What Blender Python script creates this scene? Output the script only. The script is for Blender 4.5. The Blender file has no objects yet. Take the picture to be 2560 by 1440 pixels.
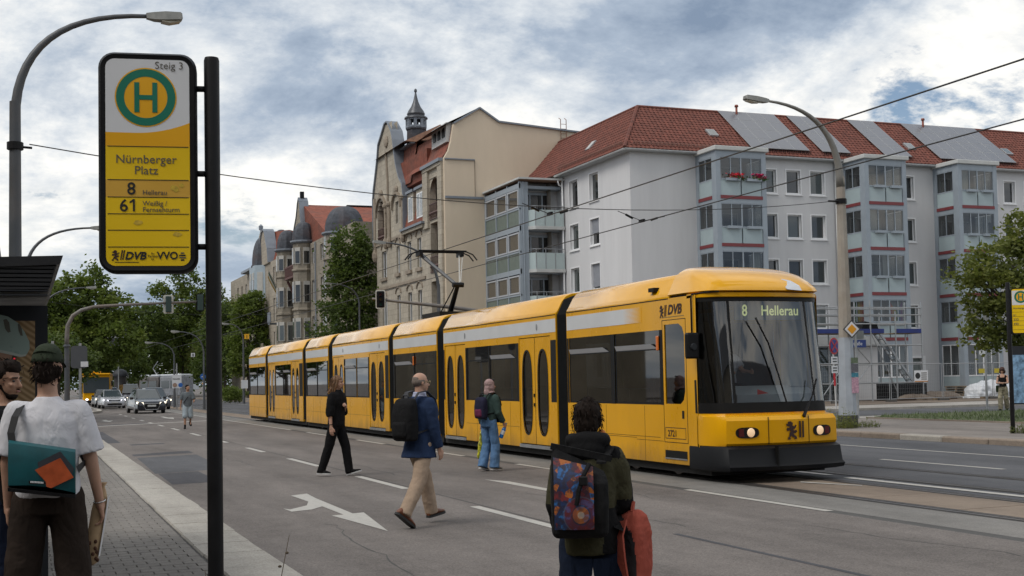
import bpy, bmesh, math, random
from mathutils import Vector, Matrix
random.seed(7)
S = bpy.context.scene
COL = S.collection
PI = math.pi
R = math.radians
# ------------------------------------------------------------------ camera
CAM_R = Vector((0.93029298, -0.36629985, -0.01947803))
CAM_U = Vector((0.00121167, -0.0500312, 0.99874692))
CAM_F = Vector((0.36681536, 0.92915085, 0.04609984))
cam_data = bpy.data.cameras.new('camera')
cam = bpy.data.objects.new('camera', cam_data)
COL.objects.link(cam)
cam.matrix_world = Matrix(((CAM_R.x, CAM_U.x, -CAM_F.x, 0), (CAM_R.y, CAM_U.y, -CAM_F.y, 0), (CAM_R.z, CAM_U.z, -CAM_F.z, 1.70), (0, 0, 0, 1)))
cam_data.sensor_width = 36.0
cam_data.lens = 36.0 * 3120.0 / 2560.0
cam_data.shift_y = 85.0 / 2560.0
cam_data.clip_start = 0.1
cam_data.clip_end = 3000
S.camera = cam
# ------------------------------------------------------------------ sky, sun, exposure
SUN_AZ, SUN_EL = R(-104), R(52)          # azimuth measured from +Y towards +X
SUN_DIR = Vector((math.sin(SUN_AZ) * math.cos(SUN_EL), math.cos(SUN_AZ) * math.cos(SUN_EL), math.sin(SUN_EL)))
world = bpy.data.worlds.new('World')
S.world = world
world.use_nodes = True
class N:
 def __init__(self, tree):
  self.t = tree
 def new(self, kind, ins=None, **props):
  n = self.t.nodes.new(kind)
  for k, v in props.items():
   setattr(n, k, v)
  for k, v in (ins or {}).items():
   s = n.inputs[k]
   if isinstance(v, bpy.types.NodeSocket):
    self.t.links.new(v, s)
   else:
    s.default_value = v
  return n
 def math(self, op, a, b=0.0, c=None, clamp=False):
  n = self.t.nodes.new('ShaderNodeMath')
  n.operation = op
  n.use_clamp = clamp
  for i, v in enumerate((a, b) if c is None else (a, b, c)):
   if isinstance(v, bpy.types.NodeSocket):
    self.t.links.new(v, n.inputs[i])
   else:
    n.inputs[i].default_value = v
  return n.outputs[0]
 def mix(self, fac, a, b):
  n = self.t.nodes.new('ShaderNodeMix')
  n.data_type = 'RGBA'
  for i, v in ((0, fac), (6, a), (7, b)):
   if isinstance(v, bpy.types.NodeSocket):
    self.t.links.new(v, n.inputs[i])
   else:
    n.inputs[i].default_value = v if i == 0 else tuple(v)[:3] + (1.0,)
  return n.outputs[2]
 def ramp(self, fac, stops, interp='LINEAR'):
  n = self.t.nodes.new('ShaderNodeValToRGB')
  n.color_ramp.interpolation = interp
  el = n.color_ramp.elements
  while len(el) < len(stops):
   el.new(0.5)
  for e, (p, c) in zip(el, stops):
   e.position = p
   e.color = (c, c, c, 1) if isinstance(c, (int, float)) else tuple(c)[:3] + (1,)
  self.t.links.new(fac, n.inputs[0])
  return n.outputs[0]
 def link(self, a, b):
  self.t.links.new(a, b)
def build_world():
 t = world.node_tree
 t.nodes.clear()
 n = N(t)
 tc = n.new('ShaderNodeTexCoord')
 sky = n.new('ShaderNodeTexSky', sky_type='NISHITA')
 sky.sun_disc = False
 sky.sun_elevation = SUN_EL
 sky.sun_rotation = SUN_AZ
 sky.air_density = 1.0
 sky.dust_density = 1.2
 sky.ozone_density = 1.3
 nrm = n.new('ShaderNodeVectorMath', {0: tc.outputs['Generated']}, operation='NORMALIZE')
 sep = n.new('ShaderNodeSeparateXYZ', {0: nrm.outputs[0]})
 zz = n.math('ADD', n.math('MAXIMUM', sep.outputs[2], 0.0), 0.32)
 px = n.math('DIVIDE', sep.outputs[0], zz)
 py = n.math('DIVIDE', sep.outputs[1], zz)
 pos = n.new('ShaderNodeCombineXYZ', {0: px, 1: py, 2: 57.2})
 pos2 = n.new('ShaderNodeVectorMath', {0: pos.outputs[0], 1: (-0.05, 0.10, 0.0)}, operation='ADD')
 def cloud(vec, sc=1.0, det=10.0):
  return n.new('ShaderNodeTexNoise', {'Vector': vec, 'Scale': 2.3 * sc, 'Detail': det, 'Roughness': 0.63, 'Distortion': 0.12}).outputs[0]
 d0 = cloud(pos.outputs[0])
 d1 = cloud(pos2.outputs[0])
 big = n.new('ShaderNodeTexNoise', {'Vector': pos.outputs[0], 'Scale': 0.9, 'Detail': 4.0, 'Roughness': 0.5}).outputs[0]
 dens = n.math('ADD', n.math('MULTIPLY', d0, 0.72), n.math('MULTIPLY', big, 0.45))
 cover = n.ramp(dens, [(0.47, 0.0), (0.51, 0.75), (0.56, 1.0)])
 lit = n.math('ADD', n.math('MULTIPLY', n.math('SUBTRACT', d0, d1), 3.6), 0.5)
 thick = n.ramp(dens, [(0.51, 1.0), (0.565, 0.74), (0.625, 0.34), (0.71, 0.05)])
 bright = n.math('ADD', n.math('MULTIPLY', n.math('SUBTRACT', lit, 0.5), 0.75), thick, clamp=True)
 ccol = n.ramp(bright, [(0.0, (0.22, 0.29, 0.40)), (0.32, (0.39, 0.465, 0.57)), (0.62, (0.70, 0.74, 0.78)), (1.0, (1.14, 1.10, 1.02))])
 ccol = n.new('ShaderNodeVectorMath', {0: ccol, 3: 10.8}, operation='SCALE').outputs[0]
 low = n.ramp(sep.outputs[2], [(0.0, 0.9), (0.07, 0.5), (0.2, 0.05)])
 skyc = n.mix(low, sky.outputs[0], (5.2, 5.9, 6.7))
 cov = n.math('MULTIPLY', cover, n.ramp(sep.outputs[2], [(0.0, 0.55), (0.08, 0.9), (0.16, 1.0)]))
 colr = n.mix(cov, skyc, ccol)
 bg = n.new('ShaderNodeBackground', {'Color': colr, 'Strength': 0.1})
 out = n.new('ShaderNodeOutputWorld')
 n.link(bg.outputs[0], out.inputs[0])
build_world()
sun_data = bpy.data.lights.new('sun', 'SUN')
sun_data.energy = 1.6
sun_data.angle = R(26)
sun_data.color = (1.0, 0.95, 0.88)
sun = bpy.data.objects.new('sun', sun_data)
COL.objects.link(sun)
sun.rotation_euler = (-SUN_DIR).to_track_quat('-Z', 'Y').to_euler()
vs = S.view_settings
vs.view_transform = 'Standard'
vs.look = 'None'
vs.exposure = 0.0
vs.gamma = 1.0
vs.use_curve_mapping = False
S.cycles.max_bounces = 6
S.cycles.diffuse_bounces = 3
S.cycles.glossy_bounces = 3
S.cycles.transparent_max_bounces = 12
S.cycles.transmission_bounces = 4
S.cycles.caustics_reflective = False
S.cycles.caustics_refractive = False
S.cycles.use_denoising = True
# ------------------------------------------------------------------ materials
MATS = {}
def M(name, col, rough=0.6, metal=0.0, var=0.12, scale=3.0, bump=0.0, bscale=40.0, spec=0.5, coat=0.0, dirt=None, dscale=0.7, damt=0.35, emit=None, estr=1.0, world_space=True, detail=4.0, stretch=None):
 if name in MATS:
  return MATS[name]
 m = bpy.data.materials.new(name)
 m.use_nodes = True
 t = m.node_tree
 b = t.nodes['Principled BSDF']
 n = N(t)
 if world_space:
  vec = n.new('ShaderNodeNewGeometry').outputs['Position']
 else:
  vec = n.new('ShaderNodeTexCoord').outputs['Object']
 if stretch:
  vec = n.new('ShaderNodeVectorMath', {0: vec, 1: stretch}, operation='MULTIPLY').outputs[0]
 c = tuple(col)[:3]
 if var > 0:
  nz = n.new('ShaderNodeTexNoise', {'Vector': vec, 'Scale': scale, 'Detail': detail, 'Roughness': 0.6}).outputs[0]
  f = n.ramp(nz, [(0.3, 0.0), (0.7, 1.0)])
  colr = n.mix(f, [x * (1 - var) for x in c], [min(1, x * (1 + var)) for x in c])
  if dirt:
   dz = n.new('ShaderNodeTexNoise', {'Vector': vec, 'Scale': dscale, 'Detail': 6.0, 'Roughness': 0.65}).outputs[0]
   df = n.math('MULTIPLY', n.ramp(dz, [(0.42, 0.0), (0.72, 1.0)]), damt)
   colr = n.mix(df, colr, dirt)
  n.link(colr, b.inputs['Base Color'])
  rr = n.math('ADD', n.math('MULTIPLY', f, 0.14), max(0.02, rough - 0.07))
  n.link(rr, b.inputs['Roughness'])
 else:
  b.inputs['Base Color'].default_value = c + (1,)
  b.inputs['Roughness'].default_value = rough
 b.inputs['Metallic'].default_value = metal
 b.inputs['Specular IOR Level'].default_value = spec
 b.inputs['Coat Weight'].default_value = coat
 b.inputs['Coat Roughness'].default_value = 0.06
 if bump > 0:
  bz = n.new('ShaderNodeTexNoise', {'Vector': vec, 'Scale': bscale, 'Detail': 5.0, 'Roughness': 0.6}).outputs[0]
  bn = n.new('ShaderNodeBump', {'Height': bz, 'Strength': min(1.0, bump), 'Distance': 0.02})
  n.link(bn.outputs[0], b.inputs['Normal'])
 if emit:
  b.inputs['Emission Color'].default_value = tuple(emit)[:3] + (1,)
  b.inputs['Emission Strength'].default_value = estr
 MATS[name] = m
 return m
def glass(name, tint=(0.6, 0.65, 0.66), refl=0.06, rough=0.02, opaque=0.0, base=(0.02, 0.022, 0.025)):
 if name in MATS:
  return MATS[name]
 m = bpy.data.materials.new(name)
 m.use_nodes = True
 t = m.node_tree
 t.nodes.clear()
 n = N(t)
 tr = n.new('ShaderNodeBsdfTransparent', {'Color': tuple(tint) + (1,)})
 df = n.new('ShaderNodeBsdfDiffuse', {'Color': tuple(base) + (1,)})
 body = n.new('ShaderNodeMixShader', {0: opaque, 1: tr.outputs[0], 2: df.outputs[0]})
 gl = n.new('ShaderNodeBsdfGlossy', {'Color': (1, 1, 1, 1), 'Roughness': rough})
 lw = n.new('ShaderNodeLayerWeight', {'Blend': 0.5})
 f = n.math('ADD', n.math('MULTIPLY', n.math('POWER', lw.outputs['Facing'], 3.5), 0.75), refl, clamp=True)
 mx = n.new('ShaderNodeMixShader', {0: f, 1: body.outputs[0], 2: gl.outputs[0]})
 out = n.new('ShaderNodeOutputMaterial')
 n.link(mx.outputs[0], out.inputs[0])
 MATS[name] = m
 return m
# ------------------------------------------------------------------ mesh building
class MB:
 def __init__(self):
  self.v = []
  self.f = []
  self.m = []
  self.cur = 0
 def pts(self, ps):
  i = len(self.v)
  self.v.extend([tuple(p) for p in ps])
  return i
 def face(self, idx, mat=None):
  self.f.append(tuple(idx))
  self.m.append(self.cur if mat is None else mat)
 def poly(self, ps, mat=None):
  i = self.pts(ps)
  self.face(range(i, i + len(ps)), mat)
 def box(self, x0, x1, y0, y1, z0, z1, mat=None):
  if x0 > x1: x0, x1 = x1, x0
  if y0 > y1: y0, y1 = y1, y0
  if z0 > z1: z0, z1 = z1, z0
  i = self.pts([(x0, y0, z0), (x1, y0, z0), (x1, y1, z0), (x0, y1, z0), (x0, y0, z1), (x1, y0, z1), (x1, y1, z1), (x0, y1, z1)])
  for q in ((0, 3, 2, 1), (4, 5, 6, 7), (0, 1, 5, 4), (1, 2, 6, 5), (2, 3, 7, 6), (3, 0, 4, 7)):
   self.face([i + k for k in q], mat)
  return self
 def bbox(self, x0, x1, y0, y1, z0, z1, b=0.01, mat=None):
  def ring(d, z):
   return [(x0 + d, y0 + b, z), (x0 + b, y0 + d, z), (x1 - b, y0 + d, z), (x1 - d, y0 + b, z), (x1 - d, y1 - b, z), (x1 - b, y1 - d, z), (x0 + b, y1 - d, z), (x0 + d, y1 - b, z)]
  self.loft([ring(0 if z0 == z1 else b * .7, z0), ring(0, z0 + b), ring(0, z1 - b), ring(b * .7, z1)], closed=True, mat=mat)
  return self
 def loft(self, rings, closed=True, caps=True, mat=None):
  n = len(rings[0])
  ids = [self.pts(r) for r in rings]
  for a, b in zip(ids, ids[1:]):
   for k in range(n if closed else n - 1):
    k2 = (k + 1) % n
    self.face((a + k, a + k2, b + k2, b + k), mat)
  if caps and closed:
   self.face([ids[0] + k for k in reversed(range(n))], mat)
   self.face([ids[-1] + k for k in range(n)], mat)
  return self
 def tube(self, path, r, seg=8, caps=True, mat=None):
  P = [Vector(p) for p in path]
  rs = r if isinstance(r, (list, tuple)) else [r] * len(P)
  up = None
  rings = []
  for k, p in enumerate(P):
   d = (P[min(k + 1, len(P) - 1)] - P[max(k - 1, 0)])
   if d.length < 1e-9:
    d = Vector((0, 0, 1))
   d.normalize()
   if up is None:
    up = d.orthogonal().normalized()
   else:
    up = (up - d * up.dot(d))
    if up.length < 1e-6:
     up = d.orthogonal()
    up.normalize()
   s = d.cross(up)
   rings.append([p + (up * math.cos(2 * PI * j / seg) + s * math.sin(2 * PI * j / seg)) * rs[k] for j in range(seg)])
  self.loft(rings, True, caps, mat)
  return self
 def bar(self, a, b, w, h, up=(0, 0, 1), mat=None):
  a, b = Vector(a), Vector(b)
  d = (b - a).normalized()
  u = Vector(up)
  if abs(d.dot(u)) > 0.98:
   u = Vector((1, 0, 0))
  s = d.cross(u).normalized() * (w / 2)
  u = s.cross(d).normalized() * (h / 2)
  self.loft([[a - s - u, a + s - u, a + s + u, a - s + u], [b - s - u, b + s - u, b + s + u, b - s + u]], True, True, mat)
  return self
 def lathe(self, prof, c=(0, 0, 0), seg=16, mat=None, caps=True, sx=1.0, sy=1.0):
  rings = [[(c[0] + r * sx * math.cos(2 * PI * j / seg), c[1] + r * sy * math.sin(2 * PI * j / seg), c[2] + z) for j in range(seg)] for r, z in prof]
  self.loft(rings, True, caps, mat)
  return self
 def ell(self, c, rx, ry, rz, seg=12, rings=8, rot=None, mat=None):
  c = Vector(c)
  rr = []
  for i in range(rings + 1):
   th = PI * (0.02 + 0.96 * i / rings)
   ring = []
   for j in range(seg):
    p = Vector((rx * math.sin(th) * math.cos(2 * PI * j / seg), ry * math.sin(th) * math.sin(2 * PI * j / seg), -rz * math.cos(th)))
    if rot is not None:
     p = rot @ p
    ring.append(c + p)
   rr.append(ring)
  self.loft(rr, True, True, mat)
  return self
 def caps(self, a, b, ra, rb=None, seg=10, mat=None, flat=1.0):
  rb = ra if rb is None else rb
  a, b = Vector(a), Vector(b)
  d = b - a
  L = d.length
  d = d.normalized() if L > 1e-6 else Vector((0, 0, 1))
  u = d.orthogonal().normalized()
  s = d.cross(u)
  rr = []
  for i in range(1, 4):
   t = PI / 2 * i / 3
   rr.append((a - d * ra * math.cos(t), ra * math.sin(t)))
  for i in range(0, 3):
   t = PI / 2 * i / 3
   rr.append((b + d * rb * math.sin(t), rb * math.cos(t)))
  self.loft([[p + (u * math.cos(2 * PI * j / seg) + s * math.sin(2 * PI * j / seg)) * r for j in range(seg)] for p, r in rr], True, True, mat)
  return self
 def prism(self, poly, axis, d0, d1, mat=None):
  def P(p, d):
   return {'x': (d, p[0], p[1]), 'y': (p[0], d, p[1]), 'z': (p[0], p[1], d)}[axis]
  self.loft([[P(p, d0) for p in poly], [P(p, d1) for p in poly]], True, True, mat)
  return self
 def wall(self, o, u, n, W, H, rects, depth=0.2, mat=None, rmat=None):
  o, u, n = Vector(o), Vector(u), Vector(n)
  us = sorted(set([0, W] + [x for r in rects for x in r[:2]]))
  zs = sorted(set([0, H] + [x for r in rects for x in r[2:]]))
  us = [x for x in us if -1e-6 <= x <= W + 1e-6]
  zs = [x for x in zs if -1e-6 <= x <= H + 1e-6]
  P = lambda a, z, d=0: o + u * a + Vector((0, 0, z)) - n * d
  flip = u.cross(Vector((0, 0, 1))).dot(n) < 0
  for a, b in zip(us, us[1:]):
   run = None
   for z0, z1 in zip(zs, zs[1:]):
    cx, cz = (a + b) / 2, (z0 + z1) / 2
    hole = any(r[0] < cx < r[1] and r[2] < cz < r[3] for r in rects)
    if not hole:
     q = [P(a, z0), P(b, z0), P(b, z1), P(a, z1)]
     self.poly(q[::-1] if flip else q, mat)
  for r in rects:
   a, b, z0, z1 = r
   for q in ([(a, z0), (b, z0)], [(b, z0), (b, z1)], [(b, z1), (a, z1)], [(a, z1), (a, z0)]):
    qq = [P(*q[0]), P(*q[0], depth), P(*q[1], depth), P(*q[1])]
    self.poly(qq[::-1] if flip else qq, rmat if rmat is not None else mat)
  return self
 def build(self, name, mat, parent=None, smooth=False, origin=None, auto=None):
  me = bpy.data.meshes.new(name)
  vs_ = self.v
  if origin is not None:
   ox, oy, oz = origin
   vs_ = [(x - ox, y - oy, z - oz) for x, y, z in vs_]
  me.from_pydata(vs_, [], self.f)
  mats = mat if isinstance(mat, (list, tuple)) else [mat]
  for mm in mats:
   me.materials.append(mm)
  if len(mats) > 1:
   me.polygons.foreach_set('material_index', self.m)
  if smooth:
   me.polygons.foreach_set('use_smooth', [True] * len(me.polygons))
  me.update()
  if auto:
   try:
    me.set_sharp_from_angle(angle=R(auto))
   except Exception:
    pass
  o = bpy.data.objects.new(name, me)
  COL.objects.link(o)
  if origin is not None:
   o.location = origin
  if parent is not None:
   o.parent = parent
  return o
def tag(o, label=None, cat=None, group=None, kind=None):
 if label: o['label'] = label
 if cat: o['category'] = cat
 if group: o['group'] = group
 if kind: o['kind'] = kind
 return o
def empty(name, loc, rz=0.0, label=None, cat=None, group=None):
 o = bpy.data.objects.new(name, None)
 o.empty_display_size = 0.2
 COL.objects.link(o)
 o.location = loc
 o.rotation_euler = (0, 0, rz)
 tag(o, label, cat, group)
 return o
def copy_tree(o, parent=None):
 c = o.copy()
 COL.objects.link(c)
 c.parent = parent
 for ch in list(o.children):
  copy_tree(ch, c)
 return c
def link_copy(name, me, loc, parent=None, rot=None, scale=None):
 o = bpy.data.objects.new(name, me)
 COL.objects.link(o)
 o.location = loc
 if rot is not None:
  o.rotation_euler = rot
 if scale is not None:
  o.scale = scale
 if parent is not None:
  o.parent = parent
 return o
def text(name, body, size, mat, parent, loc, rot, align='LEFT', shear=0.0, bold=0.0, extrude=0.001, squash=1.0, space=1.0):
 cu = bpy.data.curves.new(name, 'FONT')
 cu.body = body
 cu.size = size
 cu.align_x = align
 cu.shear = shear
 cu.offset = bold
 cu.extrude = extrude
 cu.space_character = space
 cu.space_line = 0.95
 cu.resolution_u = 3
 tmp = bpy.data.objects.new(name, cu)
 COL.objects.link(tmp)
 dg = bpy.context.evaluated_depsgraph_get()
 me = bpy.data.meshes.new_from_object(tmp.evaluated_get(dg))
 bpy.data.objects.remove(tmp)
 bpy.data.curves.remove(cu)
 me.materials.clear()
 me.materials.append(mat)
 o = bpy.data.objects.new(name, me)
 COL.objects.link(o)
 o.location = loc
 o.rotation_euler = rot
 o.scale = (squash, 1, 1)
 if parent is not None:
  o.parent = parent
 return o
FRONT = (PI / 2, 0, 0)            # text standing up, read when looking along +Y
SIDE_L = (PI / 2, 0, -PI / 2)     # text on a face whose normal is -X
WHITE_PAINT = M('white_frame_paint', (0.78, 0.79, 0.80), 0.4, var=0.05)
GREY_METAL = M('galvanised_steel', (0.38, 0.40, 0.42), 0.45, metal=0.7, var=0.15, scale=6, dirt=(0.22, 0.2, 0.18), damt=0.4)
LAMP_GREY = M('lamp_post_grey', (0.075, 0.083, 0.093), 0.5, metal=0.2, var=0.14, scale=2, dirt=(0.2, 0.15, 0.11), damt=0.3)
DARK_METAL = M('dark_anthracite_metal', (0.022, 0.025, 0.030), 0.5, spec=.25, var=0.2)
BLACK = M('black_plastic', (0.009, 0.009, 0.010), 0.5, var=0.2, spec=.2)
BLACK_INK = M('black_print', (0.012, 0.012, 0.012), 0.5, var=0)
# ================================================================== ground, road, pavements
def asphalt(name, c0, c1, speck=0.35, patch=(0.5, 0.5), rough=0.85):
 m = bpy.data.materials.new(name)
 m.use_nodes = True
 t = m.node_tree
 b = t.nodes['Principled BSDF']
 n = N(t)
 pos = n.new('ShaderNodeNewGeometry').outputs['Position']
 big = n.new('ShaderNodeTexNoise', {'Vector': n.new('ShaderNodeVectorMath', {0: pos, 1: (0.9, 0.16, 1)}, operation='MULTIPLY').outputs[0], 'Scale': 1.0, 'Detail': 5.0, 'Roughness': 0.6}).outputs[0]
 fine = n.new('ShaderNodeTexNoise', {'Vector': pos, 'Scale': 55.0, 'Detail': 3.0, 'Roughness': 0.8}).outputs[0]
 grit = n.new('ShaderNodeTexVoronoi', {'Vector': pos, 'Scale': 75.0}).outputs['Color']
 gsep = n.new('ShaderNodeSeparateColor', {0: grit}).outputs[0]
 mid = n.new('ShaderNodeTexNoise', {'Vector': pos, 'Scale': 3.0, 'Detail': 6.0, 'Roughness': 0.7}).outputs[0]
 c = n.mix(n.ramp(n.math('ADD', n.math('MULTIPLY', big, 0.7), n.math('MULTIPLY', mid, 0.3)), [(0.36, 0.0), (0.62, 1.0)]), [x * .84 for x in c0], [x * 1.1 for x in c1])
 k = n.math('ADD', n.math('MULTIPLY', n.math('SUBTRACT', fine, 0.5), speck * 1.6), n.math('MULTIPLY', n.math('SUBTRACT', gsep, 0.5), speck))
 c = n.new('ShaderNodeVectorMath', {0: c, 3: n.math('ADD', k, 1.0)}, operation='SCALE').outputs[0]
 n.link(c, b.inputs['Base Color'])
 b.inputs['Roughness'].default_value = rough
 b.inputs['Specular IOR Level'].default_value = 0.35
 bn = n.new('ShaderNodeBump', {'Height': fine, 'Strength': 0.35, 'Distance': 0.01})
 n.link(bn.outputs[0], b.inputs['Normal'])
 MATS[name] = m
 return m
ASPH = asphalt('worn_brown_grey_asphalt', (0.122, 0.108, 0.100), (0.165, 0.147, 0.136), speck=.55)
ASPH_DARK = asphalt('dark_bluish_asphalt', (0.066, 0.068, 0.076), (0.092, 0.094, 0.102))
ASPH_PATCH = asphalt('asphalt_repair_patch', (0.052, 0.052, 0.06), (0.075, 0.075, 0.083), speck=0.25)
ASPH_SEAM = asphalt('bitumen_seam', (0.06, 0.058, 0.057), (0.085, 0.083, 0.08), speck=0.2)
CONC_BAND = asphalt('grey_concrete_band', (0.15, 0.144, 0.135), (0.195, 0.187, 0.175), speck=0.3)
SLAB = asphalt('tan_concrete_slab', (0.18, 0.14, 0.108), (0.235, 0.187, 0.145), speck=0.15)
PAVER = asphalt('grey_paver_concrete', (0.145, 0.134, 0.123), (0.20, 0.186, 0.17), speck=0.25)
GRANITE = asphalt('pale_granite', (0.29, 0.27, 0.24), (0.37, 0.35, 0.315), speck=0.35)
GRANITE_B = asphalt('brown_granite', (0.19, 0.155, 0.125), (0.27, 0.225, 0.185), speck=0.3)
SIDEWALK_R = asphalt('worn_pavement', (0.165, 0.147, 0.134), (0.22, 0.197, 0.18), speck=0.25)
GRAVEL = asphalt('crushed_stone', (0.27, 0.255, 0.235), (0.36, 0.34, 0.315), speck=0.7)
EARTH = asphalt('bare_earth', (0.11, 0.085, 0.065), (0.18, 0.145, 0.115), speck=0.5)
JOINT = asphalt('dark_joint_sand', (0.055, 0.052, 0.048), (0.08, 0.075, 0.07), speck=0.4)
LAWN = asphalt('lawn_soil', (0.055, 0.07, 0.03), (0.085, 0.10, 0.045), speck=0.5)
LINE = M('worn_road_paint', (0.44, 0.425, 0.39), 0.6, var=0.10, scale=9, dirt=(0.24, 0.23, 0.215), dscale=14, damt=0.45, bump=0.2)
def sheet(name, poly, z, mat, parent=None, kind='structure', subdiv=False):
 m = MB()
 m.poly([(x, y, z) for x, y in poly])
 o = m.build(name, mat, parent)
 if parent is None:
  tag(o, kind=kind)
 return o
def rect(x0, x1, y0, y1):
 return [(x0, y0), (x1, y0), (x1, y1), (x0, y1)]
ground = sheet('ground', rect(-900, 900, -60, 1800), -0.03, ASPH)
road = sheet('road', rect(2.3, 9.22, -12, 300), 0.0, ASPH)
sheet('side_street', rect(-120, 2.3, 50.5, 84), -0.002, ASPH)
sheet('far_carriageway', rect(12.9, 20.7, -12, 300), 0.0, ASPH_DARK)
sheet('track_bed_band', rect(9.42, 10.42, -12, 300), 0.0, CONC_BAND)
sheet('seam_strip', rect(9.22, 9.42, -12, 300), -0.001, ASPH_SEAM)
sheet('track_bed_asphalt', rect(10.42, 12.9, -12, 300), -0.012, ASPH_SEAM)
slab_bed = sheet('slab_track', rect(12.1, 12.9, -12, 300), -0.004, ASPH_DARK)
sm = MB()
sm.bbox(-0.63, 0.63, 0.008, 1.842, -0.03, 0.0, 0.008)
for k in range(34):
 y = 3.07 + 1.85 * k
 if k == 0:
  o = sm.build('track_slab', SLAB, slab_bed)
  slab_me = o.data
  o.location = (11.335, y, 0.002)
 else:
  link_copy('track_slab', slab_me, (11.335, y, 0.002 - 0.003 * (k % 3 == 1)), slab_bed)
o = sheet('far_slab_strip', rect(10.70, 11.97, 66, 200), 0.0, SLAB, slab_bed)
RAIL = M('rail_steel', (0.16, 0.14, 0.13), 0.35, metal=0.85, var=0.3, scale=30, stretch=(1, 0.05, 1))
RAIL_DARK = M('rail_groove', (0.03, 0.028, 0.026), 0.7, var=0.2)
for i, x in enumerate((10.56, 12.03, 12.95, 14.42)):
 m = MB()
 m.box(x - 0.14, x + 0.14, -12, 300, -0.02, 0.003, 1)
 m.box(x - 0.085, x - 0.022, -12, 300, -0.02, 0.008, 0)
 m.box(x + 0.03, x + 0.055, -12, 300, -0.02, 0.007, 0)
 tag(m.build('tram_rail', [RAIL, RAIL_DARK]), kind='structure')
def mark(name, poly, z=0.004, parent=None):
 return sheet(name, poly, z, LINE, parent if parent is not None else road)
def dash(x, y0, y1, w=0.13, name='lane_dash', parent=None, z=0.004):
 return mark(name, rect(x - w / 2, x + w / 2, y0, y1), z, parent)
for y0, y1 in ((13.1, 15.95), (19.15, 22.2), (25.35, 28.45), (31.6, 34.1), (37.6, 40.4), (43.6, 46.0), (49.6, 52.0), (55.2, 57.3)):
 dash(5.70, y0, y1, 0.14)
for k, y in enumerate((59.8, 64.5, 70.0, 75.6, 80.6)):
 dash(5.70 + 0.008 * (k * k), y, y + 1.9, 0.14)
mark('lane_dash', [(7.39, 20.15), (7.45, 16.9), (7.60, 16.9), (7.60, 19.5)])
for y0, y1 in ((13.0, 16.55), (20.4, 23.45), (26.7, 30.2), (33.3, 36.3), (40.0, 43.2)):
 dash(9.30, y0, y1, 0.13)
dash(9.30, 46.0, 95.0, 0.12, 'edge_line')
mark('lane_arrow', [(3.90, 13.85), (4.18, 16.0), (4.02, 15.95), (4.07, 18.35), (4.12, 19.2), (3.83, 19.0), (3.86, 17.9), (3.72, 17.35), (3.40, 16.92), (3.34, 17.10), (3.36, 16.62), (3.66, 16.75), (3.88, 17.10), (3.88, 15.88), (3.72, 15.85)])
mark('lane_arrow', [(4.10, 64.5), (4.45, 67.2), (4.2, 67.1), (4.2, 69.0), (4.0, 69.0), (4.0, 67.1), (3.8, 67.1)])
mark('lane_arrow', [(7.40, 66.5), (7.75, 70.0), (7.5, 70.0), (7.5, 72.5), (7.3, 72.5), (7.3, 70.0), (7.1, 70.0)])
mark('stop_line', [(2.5, 57.0), (5.5, 59.4), (9.2, 62.2), (9.2, 62.7), (5.5, 59.9), (2.5, 57.5)])
for nm, poly, mt in (
  ('asphalt_patch', [(2.40, 39.9), (2.86, 39.9), (2.94, 50.4), (2.48, 50.4)], ASPH_PATCH),
  ('asphalt_patch', [(3.0, 38.0), (4.0, 38.3), (4.0, 38.9), (3.0, 38.6)], ASPH_PATCH),
  ('asphalt_patch', [(2.6, 32.0), (4.1, 32.6), (4.1, 33.75), (2.6, 32.8)], ASPH_PATCH),
  ('asphalt_patch', [(2.45, 25.3), (3.62, 25.8), (3.97, 28.3), (4.06, 31.7), (2.6, 31.2)], ASPH_DARK),
  ('asphalt_patch', [(2.45, 22.35), (3.14, 22.5), (3.29, 23.5), (3.29, 25.5), (2.5, 25.22)], ASPH_PATCH),
  ('asphalt_patch', [(2.9, 58.3), (5.5, 60.2), (5.6, 61.2), (2.9, 59.4)], ASPH_PATCH),
  ('tar_seam', rect(6.55, 6.62, -8, 12), ASPH_PATCH), ('tar_seam', rect(5.82, 5.85, 12, 58), ASPH_SEAM)):
 sheet(nm, poly, 0.0025, mt, road)
rgc = random.Random(31)
for x, y, L in ((3.2, 10.5, 4.5), (7.0, 12.5, 5.0), (6.3, 20.0, 7.0), (8.2, 15.5, 4.0), (4.6, 26.0, 6.0), (3.0, 21.5, 5.0), (8.5, 9.0, 3.0)):
 m = MB()
 a = x
 for k in range(int(L / .25)):
  b = a + rgc.gauss(0, .045)
  w = rgc.uniform(.004, .012)
  m.poly([(a - w, y + .25 * k, .0016), (a + w, y + .25 * k, .0016), (b + w, y + .25 * (k + 1), .0016), (b - w, y + .25 * (k + 1), .0016)])
  a = b
 m.build('tarmac_crack', ASPH_SEAM, road)
m = MB()
m.lathe([(0.33, -0.01), (0.33, 0.004), (0.28, 0.006)], (4.62, 8.45, 0), 24)
m.build('manhole_cover', M('cast_iron_cover', (0.13, 0.135, 0.14), 0.6, metal=0.3, var=0.2, scale=20, bump=0.3), road)
far_road = bpy.data.objects['far_carriageway']
dash(18.1, -8, 120, 0.11, 'edge_line', far_road)
for y in (16.9, 26.5, 35, 44, 53):
 dash(15.68, y, y + 3.3, 0.12, 'lane_dash', far_road)
dash(12.52, -8, 17.0, 0.16, 'track_line', slab_bed, 0.004)
dash(12.62, 17.6, 60.0, 0.15, 'track_line', slab_bed, 0.004)
mark('slab_mark', [(11.35, 16.6), (11.75, 15.6), (11.8, 15.65), (11.45, 16.75)], 0.008, slab_bed)
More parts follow.
